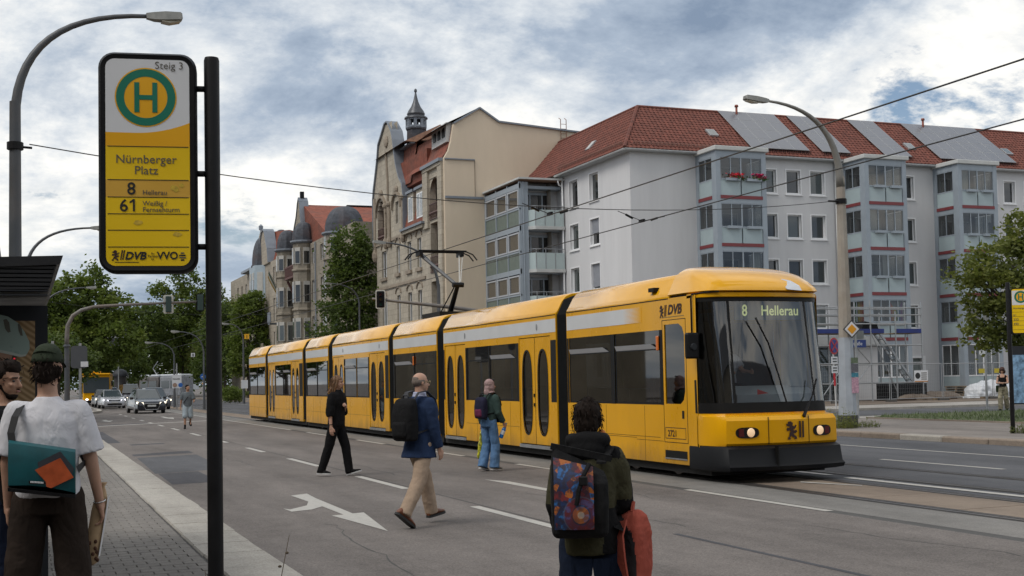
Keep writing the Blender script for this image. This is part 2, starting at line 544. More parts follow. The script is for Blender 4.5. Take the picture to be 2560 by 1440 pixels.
# ---- near pavement with pavers and a wide granite kerb
KY = lambda y: 2.17 + 0.006 * max(0, y - 12)
pav = MB()
pav.poly([(-30, -12, 0.095), (1.60, -12, 0.095), (1.60, 12, 0.095), (1.8, 46, 0.095), (1.3, 50, 0.095), (-30, 50, 0.095)])
pavement = tag(pav.build('pavement', JOINT), kind='structure')
pm = MB()
PW, PL = 0.196, 0.160
pm.loft([[(-PW / 2, -PL / 2, -0.03), (PW / 2, -PL / 2, -0.03), (PW / 2, PL / 2, -0.03), (-PW / 2, PL / 2, -0.03)],
   [(-PW / 2, -PL / 2, 0.018), (PW / 2, -PL / 2, 0.018), (PW / 2, PL / 2, 0.018), (-PW / 2, PL / 2, 0.018)],
   [(-PW / 2 + .006, -PL / 2 + .006, 0.024), (PW / 2 - .006, -PL / 2 + .006, 0.024), (PW / 2 - .006, PL / 2 - .006, 0.024), (-PW / 2 + .006, PL / 2 - .006, 0.024)]])
proto = pm.build('paver', PAVER, pavement)
paver_me = proto.data
bpy.data.objects.remove(proto)
cells = []
halves = []
row = 0
y = 8.6
while y < 47:
 off = 0.1 if row % 2 else 0.0
 lim = 1.56 if y < 12 else 1.56 + 0.0057 * (y - 12)
 x = lim - off - PW / 2 - 0.004
 while x > (-0.75 if y < 20 else -1.6):
  cells.append((y, x))
  x -= 0.2
 if row % 2:
  halves.append((y, lim - 0.052))
 row += 1
 y += 0.165
seen = [c for c in cells if c[1] > 0.32 * 1 and c[0] > 9.3]
single = set(sorted(seen)[:300])
rest = MB()
rng = random.Random(3)
for c in cells:
 z = 0.095 + rng.uniform(-0.002, 0.002)
 if c in single:
  link_copy('paver', paver_me, (c[1], c[0], z), pavement, (rng.uniform(-.008, .008), rng.uniform(-.008, .008), rng.uniform(-.012, .012)))
 else:
  i = rest.pts([(c[1] + a * (PW / 2 - e), c[0] + b * (PL / 2 - e), z + h) for h, e in ((-0.02, 0), (0.018, 0), (0.024, 0.006)) for a, b in ((-1, -1), (1, -1), (1, 1), (-1, 1))])
  for L in (0, 4):
   for k in range(4):
    rest.face((i + L + k, i + L + (k + 1) % 4, i + L + 4 + (k + 1) % 4, i + L + 4 + k))
  rest.face((i + 8, i + 9, i + 10, i + 11))
for y, x in halves:
 rest.box(x - 0.046, x + 0.046, y - PL / 2, y + PL / 2, 0.07, 0.119)
tag(rest.build('far_pavers', PAVER, pavement), kind='stuff')
kerb = MB()
kerb.poly([(1.56, -12, 0.05), (2.12, -12, 0.05), (2.12, 12, 0.05), (2.34, 48, 0.05), (1.75, 48, 0.05)])
kerb = tag(kerb.build('kerb', JOINT), kind='structure')
y = 4.0
rng = random.Random(5)
while y < 47.5:
 L = rng.choice((1.0, 1.0, 1.25, 0.8)) if y < 40 else 1.0
 xr, xl = KY(y + L / 2), 1.60 + 0.0057 * max(0, y - 12)
 m = MB()
 dx = rng.uniform(-0.006, 0.006)
 m.bbox(xl + dx, xr + dx, y + 0.006, y + L - 0.006, -0.05, 0.122 + rng.uniform(-.003, .003), 0.018)
 m.build('kerb_stone', GRANITE, kerb)
 y += L
# ---- left traffic island beyond the side street, far pavement
isl = MB()
isl.prism([(-40, 84), (3.9, 84.3), (4.8, 88), (5.15, 92), (5.2, 140), (-40, 140)], 'z', -0.02, 0.13)
tag(isl.build('far_pavement', SIDEWALK_R), kind='structure')
m = MB()
for a, b in (((-20, 83.9), (3.9, 84.2)), ((3.9, 84.2), (4.85, 87.9)), ((4.85, 87.9), (5.2, 92)), ((5.2, 92), (5.25, 140))):
 m.bar((a[0], a[1], 0.06), (b[0], b[1], 0.06), 0.3, 0.17)
tag(m.build('far_kerb', GRANITE), kind='structure')
# ---- far side: kerb, pavement, verge, path, gravel
kerb2 = MB()
kerb2.box(20.72, 21.0, -12, 170, -0.05, 0.02)
kerb2 = tag(kerb2.build('kerb_far_side', JOINT), kind='structure')
y = 15.0
while y < 60:
 L = 1.55
 m = MB()
 dx = rng.uniform(-0.01, 0.01)
 m.bbox(20.65 + dx, 21.02, y + 0.008, y + L - 0.008, -0.05, 0.135 + rng.uniform(-.006, .006), 0.03)
 m.build('kerb_stone', GRANITE_B if rng.random() < 0.8 else GRANITE, kerb2)
 y += L
m = MB()
m.box(20.66, 21.02, 61.2, 168, -0.05, 0.13)
m.build('far_kerb_run', GRANITE_B, kerb2)
sheet('pavement_far_side', rect(21.0, 27.4, -12, 170), 0.118, SIDEWALK_R)
sheet('plaza', rect(27.4, 120, 36, 67.2), 0.10, GRAVEL)
sheet('verge', [(27.5, -12), (60, -12), (60, 38.2), (30.0, 38.2), (27.5, 36)], 0.125, LAWN)
m = MB()
m.box(27.38, 27.5, -12, 36, 0.0, 0.16)
m.build('verge_edging', GRANITE_B, bpy.data.objects['verge'])
sheet('path', rect(27.4, 120, 38.3, 43.7), 0.112, ASPH_DARK)
m = MB()
m.box(30.5, 120, 43.72, 43.98, 0.0, 0.21)
tag(m.build('path_kerb', GRANITE), kind='structure')
sheet('building_forecourt', rect(21.2, 34.4, 67, 170), 0.122, SIDEWALK_R)
sheet('site_ground', [(33, 52), (36, 51), (58, 52.5), (75, 54), (75, 67.2), (33, 67.2)], 0.115, EARTH)
gb = MB()
rng = random.Random(11)
for _ in range(9000):
 x, y = rng.uniform(27.5, 42), rng.uniform(22, 38.1)
 if x < 27.5 + max(0, (y - 36)) * 1.3:
  continue
 h = rng.uniform(0.05, 0.16)
 a = rng.uniform(0, 2 * PI)
 w = 0.012
 lx, ly = rng.uniform(-.06, .06), rng.uniform(-.06, .06)
 gb.poly([(x - w * math.cos(a), y - w * math.sin(a), 0.12), (x + w * math.cos(a), y + w * math.sin(a), 0.12), (x + lx, y + ly, 0.12 + h)])
GRASS = M('grass_blades', (0.085, 0.125, 0.04), 0.7, var=0.4, scale=2.5)
tag(gb.build('verge_grass', GRASS), 'short green grass with clover on the strip beyond the far pavement', 'grass', kind='stuff')
# ================================================================== white apartment block
RENDER_W = M('pale_grey_render', (0.61, 0.61, 0.62), 0.85, var=0.04, scale=0.35, bump=0.25, bscale=30, dirt=(0.49, 0.49, 0.50), dscale=1.1, damt=0.4, stretch=(1, 1, 0.12))
RENDER_L = M('window_surround_render', (0.76, 0.765, 0.775), 0.8, var=0.03)
BAY_BLUE = M('blue_grey_bay_steel', (0.30, 0.345, 0.39), 0.45, metal=0.1, var=0.06, scale=2)
BAY_PANEL = M('pale_teal_glass_panel', (0.36, 0.44, 0.46), 0.18, var=0.08, scale=0.6, spec=0.6)
BAY_RED = M('dark_red_band', (0.19, 0.035, 0.04), 0.5, var=0.1)
BAY_CAP = M('pale_concrete_cap', (0.50, 0.51, 0.50), 0.8, var=0.1, scale=2)
FROST = M('frosted_balcony_glass', (0.42, 0.50, 0.50), 0.22, var=0.06, scale=0.8, spec=0.6)
TILE = M('red_clay_roof_tile', (0.16, 0.058, 0.043), 0.8, var=0.35, spec=.3, scale=3.2, detail=2.0, dirt=(0.12, 0.05, 0.04), dscale=0.6, damt=0.4)
TILE_DK = M('roof_underlay', (0.10, 0.045, 0.035), 0.85, var=0.2)
SOLAR = M('solar_cells', (0.15, 0.155, 0.175), 0.3, var=0.10, scale=0.4, spec=0.7)
SOLAR_FR = M('solar_frame', (0.45, 0.46, 0.47), 0.4, metal=0.5, var=0.05)
PANE = [glass('house_pane_%d' % i, tint=(0.5, 0.53, 0.53), refl=0.09, opaque=0.82, base=b) for i, b in enumerate(((0.03, 0.036, 0.036), (0.06, 0.075, 0.075), (0.14, 0.16, 0.16), (0.018, 0.02, 0.022)))]
BAY_GLASS = glass('dim_tinted_glazing', tint=(0.42, 0.45, 0.45), refl=0.09)  # bay glass tinted dark, so the shade of the interiors sits in its colour
GUTTER = M('zinc_gutter', (0.40, 0.41, 0.41), 0.45, metal=0.4, var=0.12)
rng = random.Random(21)
WB = empty('apartment_building', (34.4, 67.2, 0), 0, 'pale grey apartment block with red tiled hip roof, solar panels and glazed bays', 'building')
WO = (34.4, 67.2, 0)
def part(mb, name, mat, parent, smooth=False, auto=None):
 p = parent
 ox = oy = oz = 0.0
 while p is not None:
  ox += p.location.x; oy += p.location.y; oz += p.location.z
  p = p.parent
 mb.v = [(x - ox, y - oy, z - oz) for x, y, z in mb.v]
 return mb.build(name, mat, parent, smooth, auto=auto)
EAVE = 15.45
rowsz = [(13.24, 14.72), (10.39, 11.87), (7.50, 8.97), (4.60, 6.10)]
colsx = [(43.70, 44.78), (45.56, 46.60), (47.37, 48.44), (54.50, 55.55), (61.75, 62.6), (63.24, 64.2), (65.05, 66.1)]
rects_r = [(a - 34.4, b - 34.4, z0, z1) for a, b in colsx for z0, z1 in rowsz]
door_r = (54.95 - 34.4, 55.75 - 34.4, 0.12, 2.6)
groundw = [(44.9 - 34.4, 46.0 - 34.4, 1.3, 2.9), (47.37 - 34.4, 48.44 - 34.4, 1.3, 2.9)]
shop = (36.2 - 34.4, 43.9 - 34.4, 0.3, 3.0)
m = MB()
m.wall((34.4, 67.2, 0), (1, 0, 0), (0, -1, 0), 40.0, EAVE, rects_r + [door_r] + groundw, 0.26, 0, 1)
colsy = [(71.40, 73.22, 1), (74.55, 76.38, 1)]
rects_l = []
for a, b, _ in colsy:
 for z0, z1 in ((13.16, 14.9), (10.28, 11.94), (7.4, 9.03), (4.55, 6.15), (1.7, 3.3)):
  rects_l.append((a - 67.2 + 0.25, b - 67.2 - 0.25, z0, z1))
m.wall((34.4, 67.2, 0), (0, 1, 0), (-1, 0, 0), 9.9, EAVE, rects_l, 0.26, 0, 1)
m.poly([(34.4, 77.1, 0), (34.4, 77.1, EAVE), (34.4, 84, EAVE), (34.4, 84, 0)])
m.poly([(74.4, 67.2, 0), (74.4, 76, 0), (74.4, 76, EAVE), (74.4, 67.2, EAVE)])
m.poly([(41, 76, 0), (74.4, 76, 0), (74.4, 76, EAVE), (41, 76, EAVE)])
m.poly([(34.4, 67.2, EAVE), (74.4, 67.2, EAVE), (74.4, 76, EAVE), (34.4, 76, EAVE)])
part(m, 'wall', [RENDER_W, RENDER_L], WB)
def window(parent, o, u, n, w, h, tilt=False, pane=None, sill=True, split=True, trim=0.09, blind=0.0):
 o, u, n = Vector(o), Vector(u), Vector(n)
 Z = Vector((0, 0, 1))
 def bx(mb, a0, a1, z0, z1, d0, d1, mat=0):
  ps = []
  for d in (d0, d1):
   ps.append([o + u * a0 + Z * z0 - n * d, o + u * a1 + Z * z0 - n * d, o + u * a1 + Z * z1 - n * d, o + u * a0 + Z * z1 - n * d])
  mb.loft(ps, True, True, mat)
 f = MB()
 if trim:
  bx(f, -trim, w + trim, h, h + trim, -0.02, 0.02, 1)
  bx(f, -trim, 0, -trim, h, -0.02, 0.02, 1)
  bx(f, w, w + trim, -trim, h, -0.02, 0.02, 1)
 t = 0.065
 bx(f, 0, w, 0, t, 0.17, 0.24)
 bx(f, 0, w, h - t, h, 0.17, 0.24)
 bx(f, 0, t, t, h - t, 0.17, 0.24)
 bx(f, w - t, w, t, h - t, 0.17, 0.24)
 if split:
  bx(f, w / 2 - 0.04, w / 2 + 0.04, t, h - t, 0.165, 0.24)
 wn = part(f, 'window', [WHITE_PAINT, RENDER_L], parent)
 if sill:
  s = MB()
  bx(s, -trim - 0.03, w + trim + 0.03, -trim - 0.05, -trim, -0.09, 0.2)
  bx(s, 0, w, -trim, 0.005, -0.015, 0.24)
  part(s, 'sill', RENDER_L, wn)
 p = MB()
 q = [o + u * (t) + Z * t - n * 0.21, o + u * (w - t) + Z * t - n * 0.21, o + u * (w - t) + Z * (h - t) - n * (0.21 + (0.06 if tilt else 0)), o + u * t + Z * (h - t) - n * (0.21 + (0.06 if tilt else 0))]
 p.poly(q)
 part(p, 'pane', pane or rng.choice(PANE), wn)
 if blind:
  b = MB()
  bx(b, 0.02, w - 0.02, h * (1 - blind), h - 0.02, 0.12, 0.15)
  part(b, 'roller_blind', M('grey_roller_blind', (0.24, 0.25, 0.28), 0.6, var=0.1), wn)
 return wn
for k, r in enumerate(rects_r + groundw):
 window(WB, (34.4 + r[0], 67.2, r[2]), (1, 0, 0), (0, -1, 0), r[1] - r[0], r[3] - r[2], tilt=(k % 5 == 2), split=False)
for k, r in enumerate(rects_l):
 window(WB, (34.4, 67.2 + r[1], r[2]), (0, -1, 0), (-1, 0, 0), r[1] - r[0], r[3] - r[2], split=False, blind=(0.55 if k == 1 else 0.9 if k == 2 else 0))
m = MB()
m.box(34.4 + door_r[0], 34.4 + door_r[1], 67.4, 67.45, 0.12, 2.6)
part(m, 'door', M('grey_green_door', (0.16, 0.19, 0.185), 0.5, var=0.1), WB)
m = MB()
m.box(34.4 + door_r[0] - .25, 34.4 + door_r[0], 67.12, 67.2, 0.12, 2.75)
m.box(34.4 + door_r[1], 34.4 + door_r[1] + .25, 67.12, 67.2, 0.12, 2.75)
m.box(34.4 + door_r[0], 34.4 + door_r[1], 67.12, 67.2, 2.6, 2.75)
part(m, 'door_surround', RENDER_L, WB)
# ---- glazed bays
FLAG_COLS = [M('flag_' + n_, c, 0.8, var=0.1) for n_, c in (('red', (0.5, 0.03, 0.03)), ('orange', (0.6, 0.2, 0.02)), ('yellow', (0.6, 0.5, 0.03)), ('green', (0.04, 0.25, 0.07)), ('blue', (0.03, 0.08, 0.35)), ('violet', (0.18, 0.04, 0.25)))]
def bay(x0, x1, idx):
 y0, y1 = 64.8, 67.2
 B = MB()
 w = x1 - x0
 top = 15.28
 for x in (x0, x1 - 0.32):
  B.box(x, x + 0.32, y0, y0 + 0.14, 0.12, top)
 B.box(x0, x0 + 0.12, y0 + 0.14, y0 + 0.5, 0.12, top)
 B.box(x1 - 0.12, x1, y0 + 0.14, y0 + 0.5, 0.12, top)
 B.box(x0, x0 + 0.12, y1 - 0.3, y1, 0.12, top)
 B.box(x1 - 0.12, x1, y1 - 0.3, y1, 0.12, top)
 fl = [0.12, 3.62, 6.5, 9.38, 12.28, 15.1]
 for z in fl[1:]:
  B.box(x0 + 0.32, x1 - 0.32, y0 + 0.01, y0 + 0.12, z - 0.18, z + 0.2)
  B.box(x0 + 0.01, x0 + 0.10, y0 + 0.5, y1 - 0.3, z - 0.18, z + 0.2)
  B.box(x1 - 0.10, x1 - 0.01, y0 + 0.5, y1 - 0.3, z - 0.18, z + 0.2)
  B.box(x0 + 0.1, x1 - 0.1, y0 + 0.12, y1, z - 0.1, z + 0.1)
 bo = part(B, 'glazed_bay', BAY_BLUE, WB)
 c = MB()
 c.bbox(x0 - 0.14, x1 + 0.14, y0 - 0.16, y1 + 0.02, top + 0.0, top + 0.26, 0.03)
 part(c, 'roof_cap', BAY_CAP, bo)
 fx0, fx1 = x0 + 0.32, x1 - 0.32
 mid = (fx0 + fx1) / 2
 for k in range(5):
  zb, zt = fl[k] + (0.2 if k else 0.0), fl[k + 1] - 0.18
  sill_z = zb + (1.06 if k else 1.25)
  if k:
   r = MB()
   r.box(fx0 - 0.03, fx1 + 0.03, y0 - 0.03, y0 + 0.012, zb - 0.12, zb + 0.08)
   part(r, 'red_band', BAY_RED, bo)
   r = MB()
   r.box(x0 - 0.03, x0 + 0.012, y0 + 0.5, y1 - 0.3, zb - 0.12, zb + 0.08)
   part(r, 'red_band', BAY_RED, bo)
  for a, b in ((fx0, mid - 0.02), (mid + 0.02, fx1)):
   p = MB()
   p.box(a + 0.02, b - 0.02, y0 + 0.04, y0 + 0.08, zb + 0.08 * (k > 0) + .01, sill_z - 0.02)
   part(p, 'parapet_panel', BAY_PANEL, bo)
  p = MB()
  p.box(x0 + 0.03, x0 + 0.07, y0 + 0.52, y1 - 0.32, zb + 0.08 * (k > 0) + .01, sill_z - 0.02)
  part(p, 'parapet_panel', BAY_PANEL, bo)
  p = MB()
  p.box(x1 - 0.07, x1 - 0.03, y0 + 0.52, y1 - 0.32, zb + 0.1, sill_z - 0.02)
  part(p, 'parapet_panel', BAY_PANEL, bo)
  f = MB()
  f.box(fx0, fx1, y0 + 0.02, y0 + 0.1, sill_z - 0.03, sill_z + 0.05)
  f.box(fx0, fx1, y0 + 0.02, y0 + 0.1, zt - 0.06, zt - .002)
  f.box(x0 + 0.02, x0 + 0.1, y0 + 0.5, y1 - 0.3, sill_z - 0.03, sill_z + 0.05)
  f.box(x0 + 0.02, x0 + 0.1, y0 + 0.5, y1 - 0.3, zt - 0.06, zt - .002)
  f.box(x1 - 0.1, x1 - 0.02, y0 + 0.5, y1 - 0.3, sill_z - 0.03, sill_z + 0.05)
  nm = 4
  for j in range(nm + 1):
   x = fx0 + (fx1 - fx0) * j / nm
   ww = 0.05 if j != 2 else 0.09
   f.box(max(fx0, x - ww / 2), min(fx1, x + ww / 2), y0 + 0.025, y0 + 0.095, sill_z + 0.05, zt - 0.06)
  ym = (y0 + 0.5 + y1 - 0.3) / 2
  for xx in (x0 + 0.025, x1 - 0.095):
   for yy in (y0 + 0.5, ym - 0.03, y1 - 0.35):
    f.box(xx, xx + 0.07, yy, yy + 0.05, sill_z + 0.05, zt - 0.06)
  part(f, 'window_frame', BAY_BLUE if k else WHITE_PAINT, bo)
  for j in range(nm):
   a, b = fx0 + (fx1 - fx0) * j / nm, fx0 + (fx1 - fx0) * (j + 1) / nm
   g = MB()
   g.poly([(a + .02, y0 + 0.06, sill_z + .05), (b - .02, y0 + 0.06, sill_z + .05), (b - .02, y0 + 0.06, zt - .06), (a + .02, y0 + 0.06, zt - .06)])
   part(g, 'pane', BAY_GLASS, bo)
  for xx in (x0 + 0.06, x1 - 0.06):
   g = MB()
   g.poly([(xx, y0 + .5, sill_z + .05), (xx, y1 - .3, sill_z + .05), (xx, y1 - .3, zt - .06), (xx, y0 + .5, zt - .06)])
   part(g, 'pane', BAY_GLASS, bo)
  if k:
   for a, b in ((fx0 + 0.35, mid - 0.15), (mid + 0.3, fx1 - 0.12)):
    p = MB()
    p.box(a, b, y0 - 0.22, y0 + 0.015, sill_z - 0.10, sill_z + 0.06)
    part(p, 'flower_box', BAY_BLUE, bo)
  d = MB()
  d.box(fx0 + 0.25, fx0 + 1.1, 67.14, 67.2, zb + 0.05, zb + 2.15)
  part(d, 'balcony_door', PANE[3], bo)
  d = MB()
  d.box(fx0 + 1.5, fx0 + 2.5, 67.14, 67.2, zb + 0.95, zb + 2.15)
  part(d, 'rear_window', PANE[0], bo)
  d = MB()
  for a, b, z in ((fx0 + 0.17, fx0 + 1.18, 0.0), (fx0 + 1.42, fx0 + 2.58, 0.87)):
   d.box(a, b, 67.12, 67.19, zb + 2.15, zb + 2.24)
   d.box(a, a + 0.08, 67.12, 67.19, zb + z, zb + 2.15)
   d.box(b - 0.08, b, 67.12, 67.19, zb + z, zb + 2.15)
  part(d, 'rear_frame', WHITE_PAINT, bo)
  if rng.random() < 0.7:
   d = MB()
   xx = rng.choice((fx0 + 0.1, mid - 0.3, fx1 - 0.7))
   pts = 9
   ring = [(xx + 0.6 * j / pts, y0 + 0.2 + 0.035 * (j % 2)) for j in range(pts + 1)]
   d.loft([[(x_, y_, sill_z - 0.6) for x_, y_ in ring], [(x_, y_, zt - 0.05) for x_, y_ in ring]], closed=False, caps=False)
   part(d, 'curtain', M('white_net_curtain', (0.62, 0.63, 0.63), 0.9, var=0.06), bo)
 return bo
bays = [bay(38.95, 42.48, 0), bay(49.78, 53.02, 1), bay(57.18, 60.42, 2)]
GERAN = M('red_geranium', (0.55, 0.012, 0.03), 0.7, var=0.35, scale=9)
LEAFG = M('flower_leaf', (0.05, 0.10, 0.03), 0.7, var=0.3, scale=9)
for cx, colr in ((40.35, GERAN), (41.95, M('pink_geranium', (0.5, 0.012, 0.10), 0.7, var=0.35, scale=9))):
 pl = empty('potted_geranium', (cx, 64.66, 13.60), 0, ('bright red' if cx < 41 else 'crimson pink') + ' geranium in a window box on the top floor of the nearest bay', 'flowers')
 mb = MB()
 for _ in range(150):
  p = Vector((rng.gauss(0, 0.24), rng.gauss(0, 0.07), rng.uniform(0.02, 0.30)))
  d1_, d2_ = Vector((rng.uniform(-1, 1), rng.uniform(-1, 1), rng.uniform(-1, 1))) * 0.06, Vector((rng.uniform(-1, 1), rng.uniform(-1, 1), rng.uniform(-1, 1))) * 0.06
  mb.poly([p - d1_, p - d2_, p + d1_, p + d2_])
 mb.build('blossom', colr, pl)
 mb = MB()
 for _ in range(110):
  p = Vector((rng.gauss(0, 0.25), rng.gauss(0, 0.08), rng.uniform(-0.1, 0.12)))
  d1_, d2_ = Vector((rng.uniform(-1, 1), rng.uniform(-1, 1), rng.uniform(-1, 1))) * 0.07, Vector((rng.uniform(-1, 1), rng.uniform(-1, 1), rng.uniform(-1, 1))) * 0.07
  mb.poly([p - d1_, p - d2_, p + d1_, p + d2_])
 mb.build('leaves', LEAFG, pl)
fo = empty('rainbow_flag', (51.9, 64.95, 4.95), 0, 'rainbow flag with a dark chevron hanging behind the bay windows above the red band', 'flag')
for j in range(6):
 mb = MB()
 mb.box(-0.42 + 0.17 * j, -0.25 + 0.17 * j, 0.0, 0.01, 0.0, 1.3)
 mb.build('stripe', FLAG_COLS[j], fo)
mb = MB()
mb.prism([(-0.42, 1.3), (0.6, 1.3), (0.1, 0.65)], 'y', -0.012, -0.002)
mb.build('chevron', M('flag_grey', (0.2, 0.2, 0.22), 0.8, var=0.1), fo)
fo = empty('rainbow_flag', (49.95, 65.9, 4.95), 0, 'small striped rainbow flag in the side window of the middle bay', 'flag')
for j in range(4):
 mb = MB()
 mb.box(0.0, 0.01, -0.45 + 0.25 * j, -0.2 + 0.25 * j, 0.0, 1.3)
 mb.build('stripe', FLAG_COLS[j], fo)
m = MB()
m.tube([(49.2, 67.05, 15.4), (49.2, 67.05, 0.2)], 0.06)
part(m, 'downpipe', GUTTER, WB, True)
m = MB()
m.tube([(34.25, 77.0, 15.45), (34.25, 77.0, 0.2)], 0.06)
m.tube([(34.25, 77.0, 14.75), (34.0, 77.0, 14.8), (33.9, 76.95, 15.1)], 0.05)
part(m, 'downpipe', WHITE_PAINT, WB, True)
m = MB()
m.tube([(33.88, 66.78, 15.46), (75, 66.78, 15.46)], 0.085)
m.tube([(33.88, 66.78, 15.46), (33.88, 77.4, 15.46)], 0.085)
m.box(33.95, 75, 66.8, 67.2, 15.38, 15.45)
m.box(33.95, 34.4, 67.2, 77.3, 15.38, 15.45)
part(m, 'gutter', GUTTER, WB)
# ---- roof with tiles
RX, RY, RZ = 37.15, 71.3, 19.12
E0 = 15.52
m = MB()
m.poly([(33.85, 66.75, E0), (75, 66.75, E0), (75, RY, RZ), (RX, RY, RZ)])
m.poly([(33.85, 84, E0), (33.85, 66.75, E0), (RX, RY, RZ), (RX, 84, RZ)])
m.poly([(RX, RY, RZ), (75, RY, RZ), (75, 76, E0), (41, 76, E0)])
m.poly([(RX, 84, RZ), (RX, RY, RZ), (41, 76, E0), (41, 84, E0)])
m.poly([(75, 66.75, E0), (75, 76, E0), (75, RY, RZ)])
roof = part(m, 'roof', TILE_DK, WB)
tm = MB()
TW, TL = 0.295, 0.40
xs = [-TW / 2, -TW / 4, 0, TW / 4, TW / 2]
hs = [0.0, 0.035, 0.05, 0.02, 0.0]
a = tm.pts([(x, -TL / 2, h + 0.045) for x, h in zip(xs, hs)])
b = tm.pts([(x, TL / 2, h + 0.008) for x, h in zip(xs, hs)])
c = tm.pts([(x, -TL / 2, 0.0) for x in xs])
for k in range(4):
 tm.face((a + k, a + k + 1, b + k + 1, b + k))
 tm.face((c + k, c + k + 1, a + k + 1, a + k))
tl = tm.build('roof_tile', TILE, roof)
tile_me = tl.data
bpy.data.objects.remove(tl)
slopes = []
sl = math.hypot(RY - 66.75, RZ - E0)
up_r = Vector((0, RY - 66.75, RZ - E0)) / sl
sl2 = math.hypot(RX - 33.85, RZ - E0)
up_l = Vector((RX - 33.85, 0, RZ - E0)) / sl2
spots = []
course = 0.33
nr = int(sl / course)
for i in range(nr):
 t = (i + 0.5) * sl / nr
 fr = t / sl
 xs0 = 33.85 + (RX - 33.85) * fr + 0.1
 x = xs0 + (0.15 if i % 2 else 0.0)
 while x < 74.9:
  spots.append((Vector((x, 66.75, E0)) + up_r * t, 0, x))
  x += TW * 1.0
nr2 = int(sl2 / course)
for i in range(nr2):
 t = (i + 0.5) * sl2 / nr2
 fr = t / sl2
 y = 66.75 + (RY - 66.75) * fr + 0.1
 while y < 83.95:
  spots.append((Vector((33.85, y, E0)) + up_l * t, 1, y))
  y += TW
rot_r = Matrix((Vector((1, 0, 0)), up_r, Vector((1, 0, 0)).cross(up_r))).transposed()
ul = Vector((0, -1, 0))
rot_l = Matrix((ul, up_l, ul.cross(up_l))).transposed()
near = sorted(range(len(spots)), key=lambda i: (spots[i][0] - Vector((34, 64, 17))).length)[:300]
near = set(near)
rest = MB()
tv = [Vector(v.co) for v in tile_me.vertices]
tf = [tuple(p.vertices) for p in tile_me.polygons]
er, el_ = rot_r.to_euler(), rot_l.to_euler()
for i, (p, side, _) in enumerate(spots):
 if i in near:
  o = link_copy('roof_tile', tile_me, p - Vector(WO), roof, er if side == 0 else el_)
 else:
  rt = rot_r if side == 0 else rot_l
  k = rest.pts([p + rt @ v for v in tv])
  for f in tf:
   rest.face([k + j for j in f])
tag(part(rest, 'far_roof_tiles', TILE, roof), kind='stuff')
def ridge(a, b):
 a, b = Vector(a), Vector(b)
 n_ = int((b - a).length / 0.36)
 for k in range(n_):
  p, q = a.lerp(b, k / n_), a.lerp(b, (k + 1.08) / n_)
  mb = MB()
  mb.tube([p + Vector((0, 0, 0.03)), q + Vector((0, 0, 0.05))], [0.13, 0.11], 6)
  yield mb
rcount = 0
far_r = MB()
for seg in (((33.85, 66.75, E0), (RX, RY, RZ)), ((RX, RY, RZ), (RX, 83.9, RZ)), ((RX, RY, RZ), (75, RY, RZ))):
 for mb in ridge(*seg):
  rcount += 1
  if rcount <= 110:
   part(mb, 'ridge_tile', TILE, roof)
  else:
   k = far_r.pts(mb.v)
   for f in mb.f:
    far_r.face([k + j for j in f])
tag(part(far_r, 'far_ridge_tiles', TILE, roof), kind='stuff')
up = up_r
nrm = Vector((1, 0, 0)).cross(up_r)
PWID, PHGT = 1.09, 1.28
pan = MB()
base_me = None
def on_slope(x, t, h=0.0):
 return Vector((x, 66.75, E0)) + up * t + nrm * h
sp = MB()
sp.box(-PWID / 2 + .01, PWID / 2 - .01, -PHGT / 2 + .01, PHGT / 2 - .01, -0.03, 0.0, 1)
sp.box(-PWID / 2 + .035, PWID / 2 - .035, -PHGT / 2 + .035, PHGT / 2 - .035, 0.0, 0.004, 0)
so = sp.build('solar_panel', [SOLAR, SOLAR_FR], WB)
solar_me = so.data
bpy.data.objects.remove(so)
for x0, ncol in ((43.0, 4), (48.35, 2), (53.3, 2), (57.85, 6)):
 for cix in range(ncol):
  for rix in range(4):
   t = 0.62 + PHGT * (rix + 0.5)
   if t + PHGT / 2 > sl - 0.05:
    continue
   link_copy('solar_panel', solar_me, on_slope(x0 + PWID * (cix + .5), t, 0.2) - Vector(WO), WB, er)
 g = MB()
 for j in range(int(ncol * PWID / 0.16)):
  xx = x0 + 0.16 * j
  g.bar(on_slope(xx, 0.34, 0.02), on_slope(xx, 0.42, 0.26), 0.025, 0.02)
 g.bar(on_slope(x0, 0.42, 0.26), on_slope(x0 + ncol * PWID, 0.42, 0.26), 0.03, 0.03)
 g.bar(on_slope(x0, 0.38, 0.13), on_slope(x0 + ncol * PWID, 0.38, 0.13), 0.03, 0.03)
 part(g, 'snow_guard', BLACK, WB)
g = MB()
for a, b in ((34.6, 44.0), (49.2, 53.2)):
 for j in range(int((b - a) / 0.2)):
  g.bar(on_slope(a + .2 * j, 0.45, 0.0), on_slope(a + .2 * j, 0.45, 0.24), 0.025, 0.02)
 for hh in (0.12, 0.24):
  g.bar(on_slope(a, 0.45, hh), on_slope(b, 0.45, hh), 0.03, 0.02)
part(g, 'snow_guard', M('rusty_guard_rail', (0.26, 0.16, 0.13), 0.6, var=0.1), WB)
g = MB()
for j in range(50):
 yy = 67.4 + .2 * j
 g.bar(Vector((33.85, yy, E0)) + up_l * .45, Vector((33.85, yy, E0)) + up_l * .45 + Vector((-.18, 0, .16)), 0.025, 0.02)
for hh in (.5, 1):
 o_ = Vector((-.18, 0, .16)) * hh + up_l * .45
 g.bar(Vector((33.85, 67.4, E0)) + o_, Vector((33.85, 77.2, E0)) + o_, 0.03, 0.02)
part(g, 'snow_guard', MATS['rusty_guard_rail'], WB)
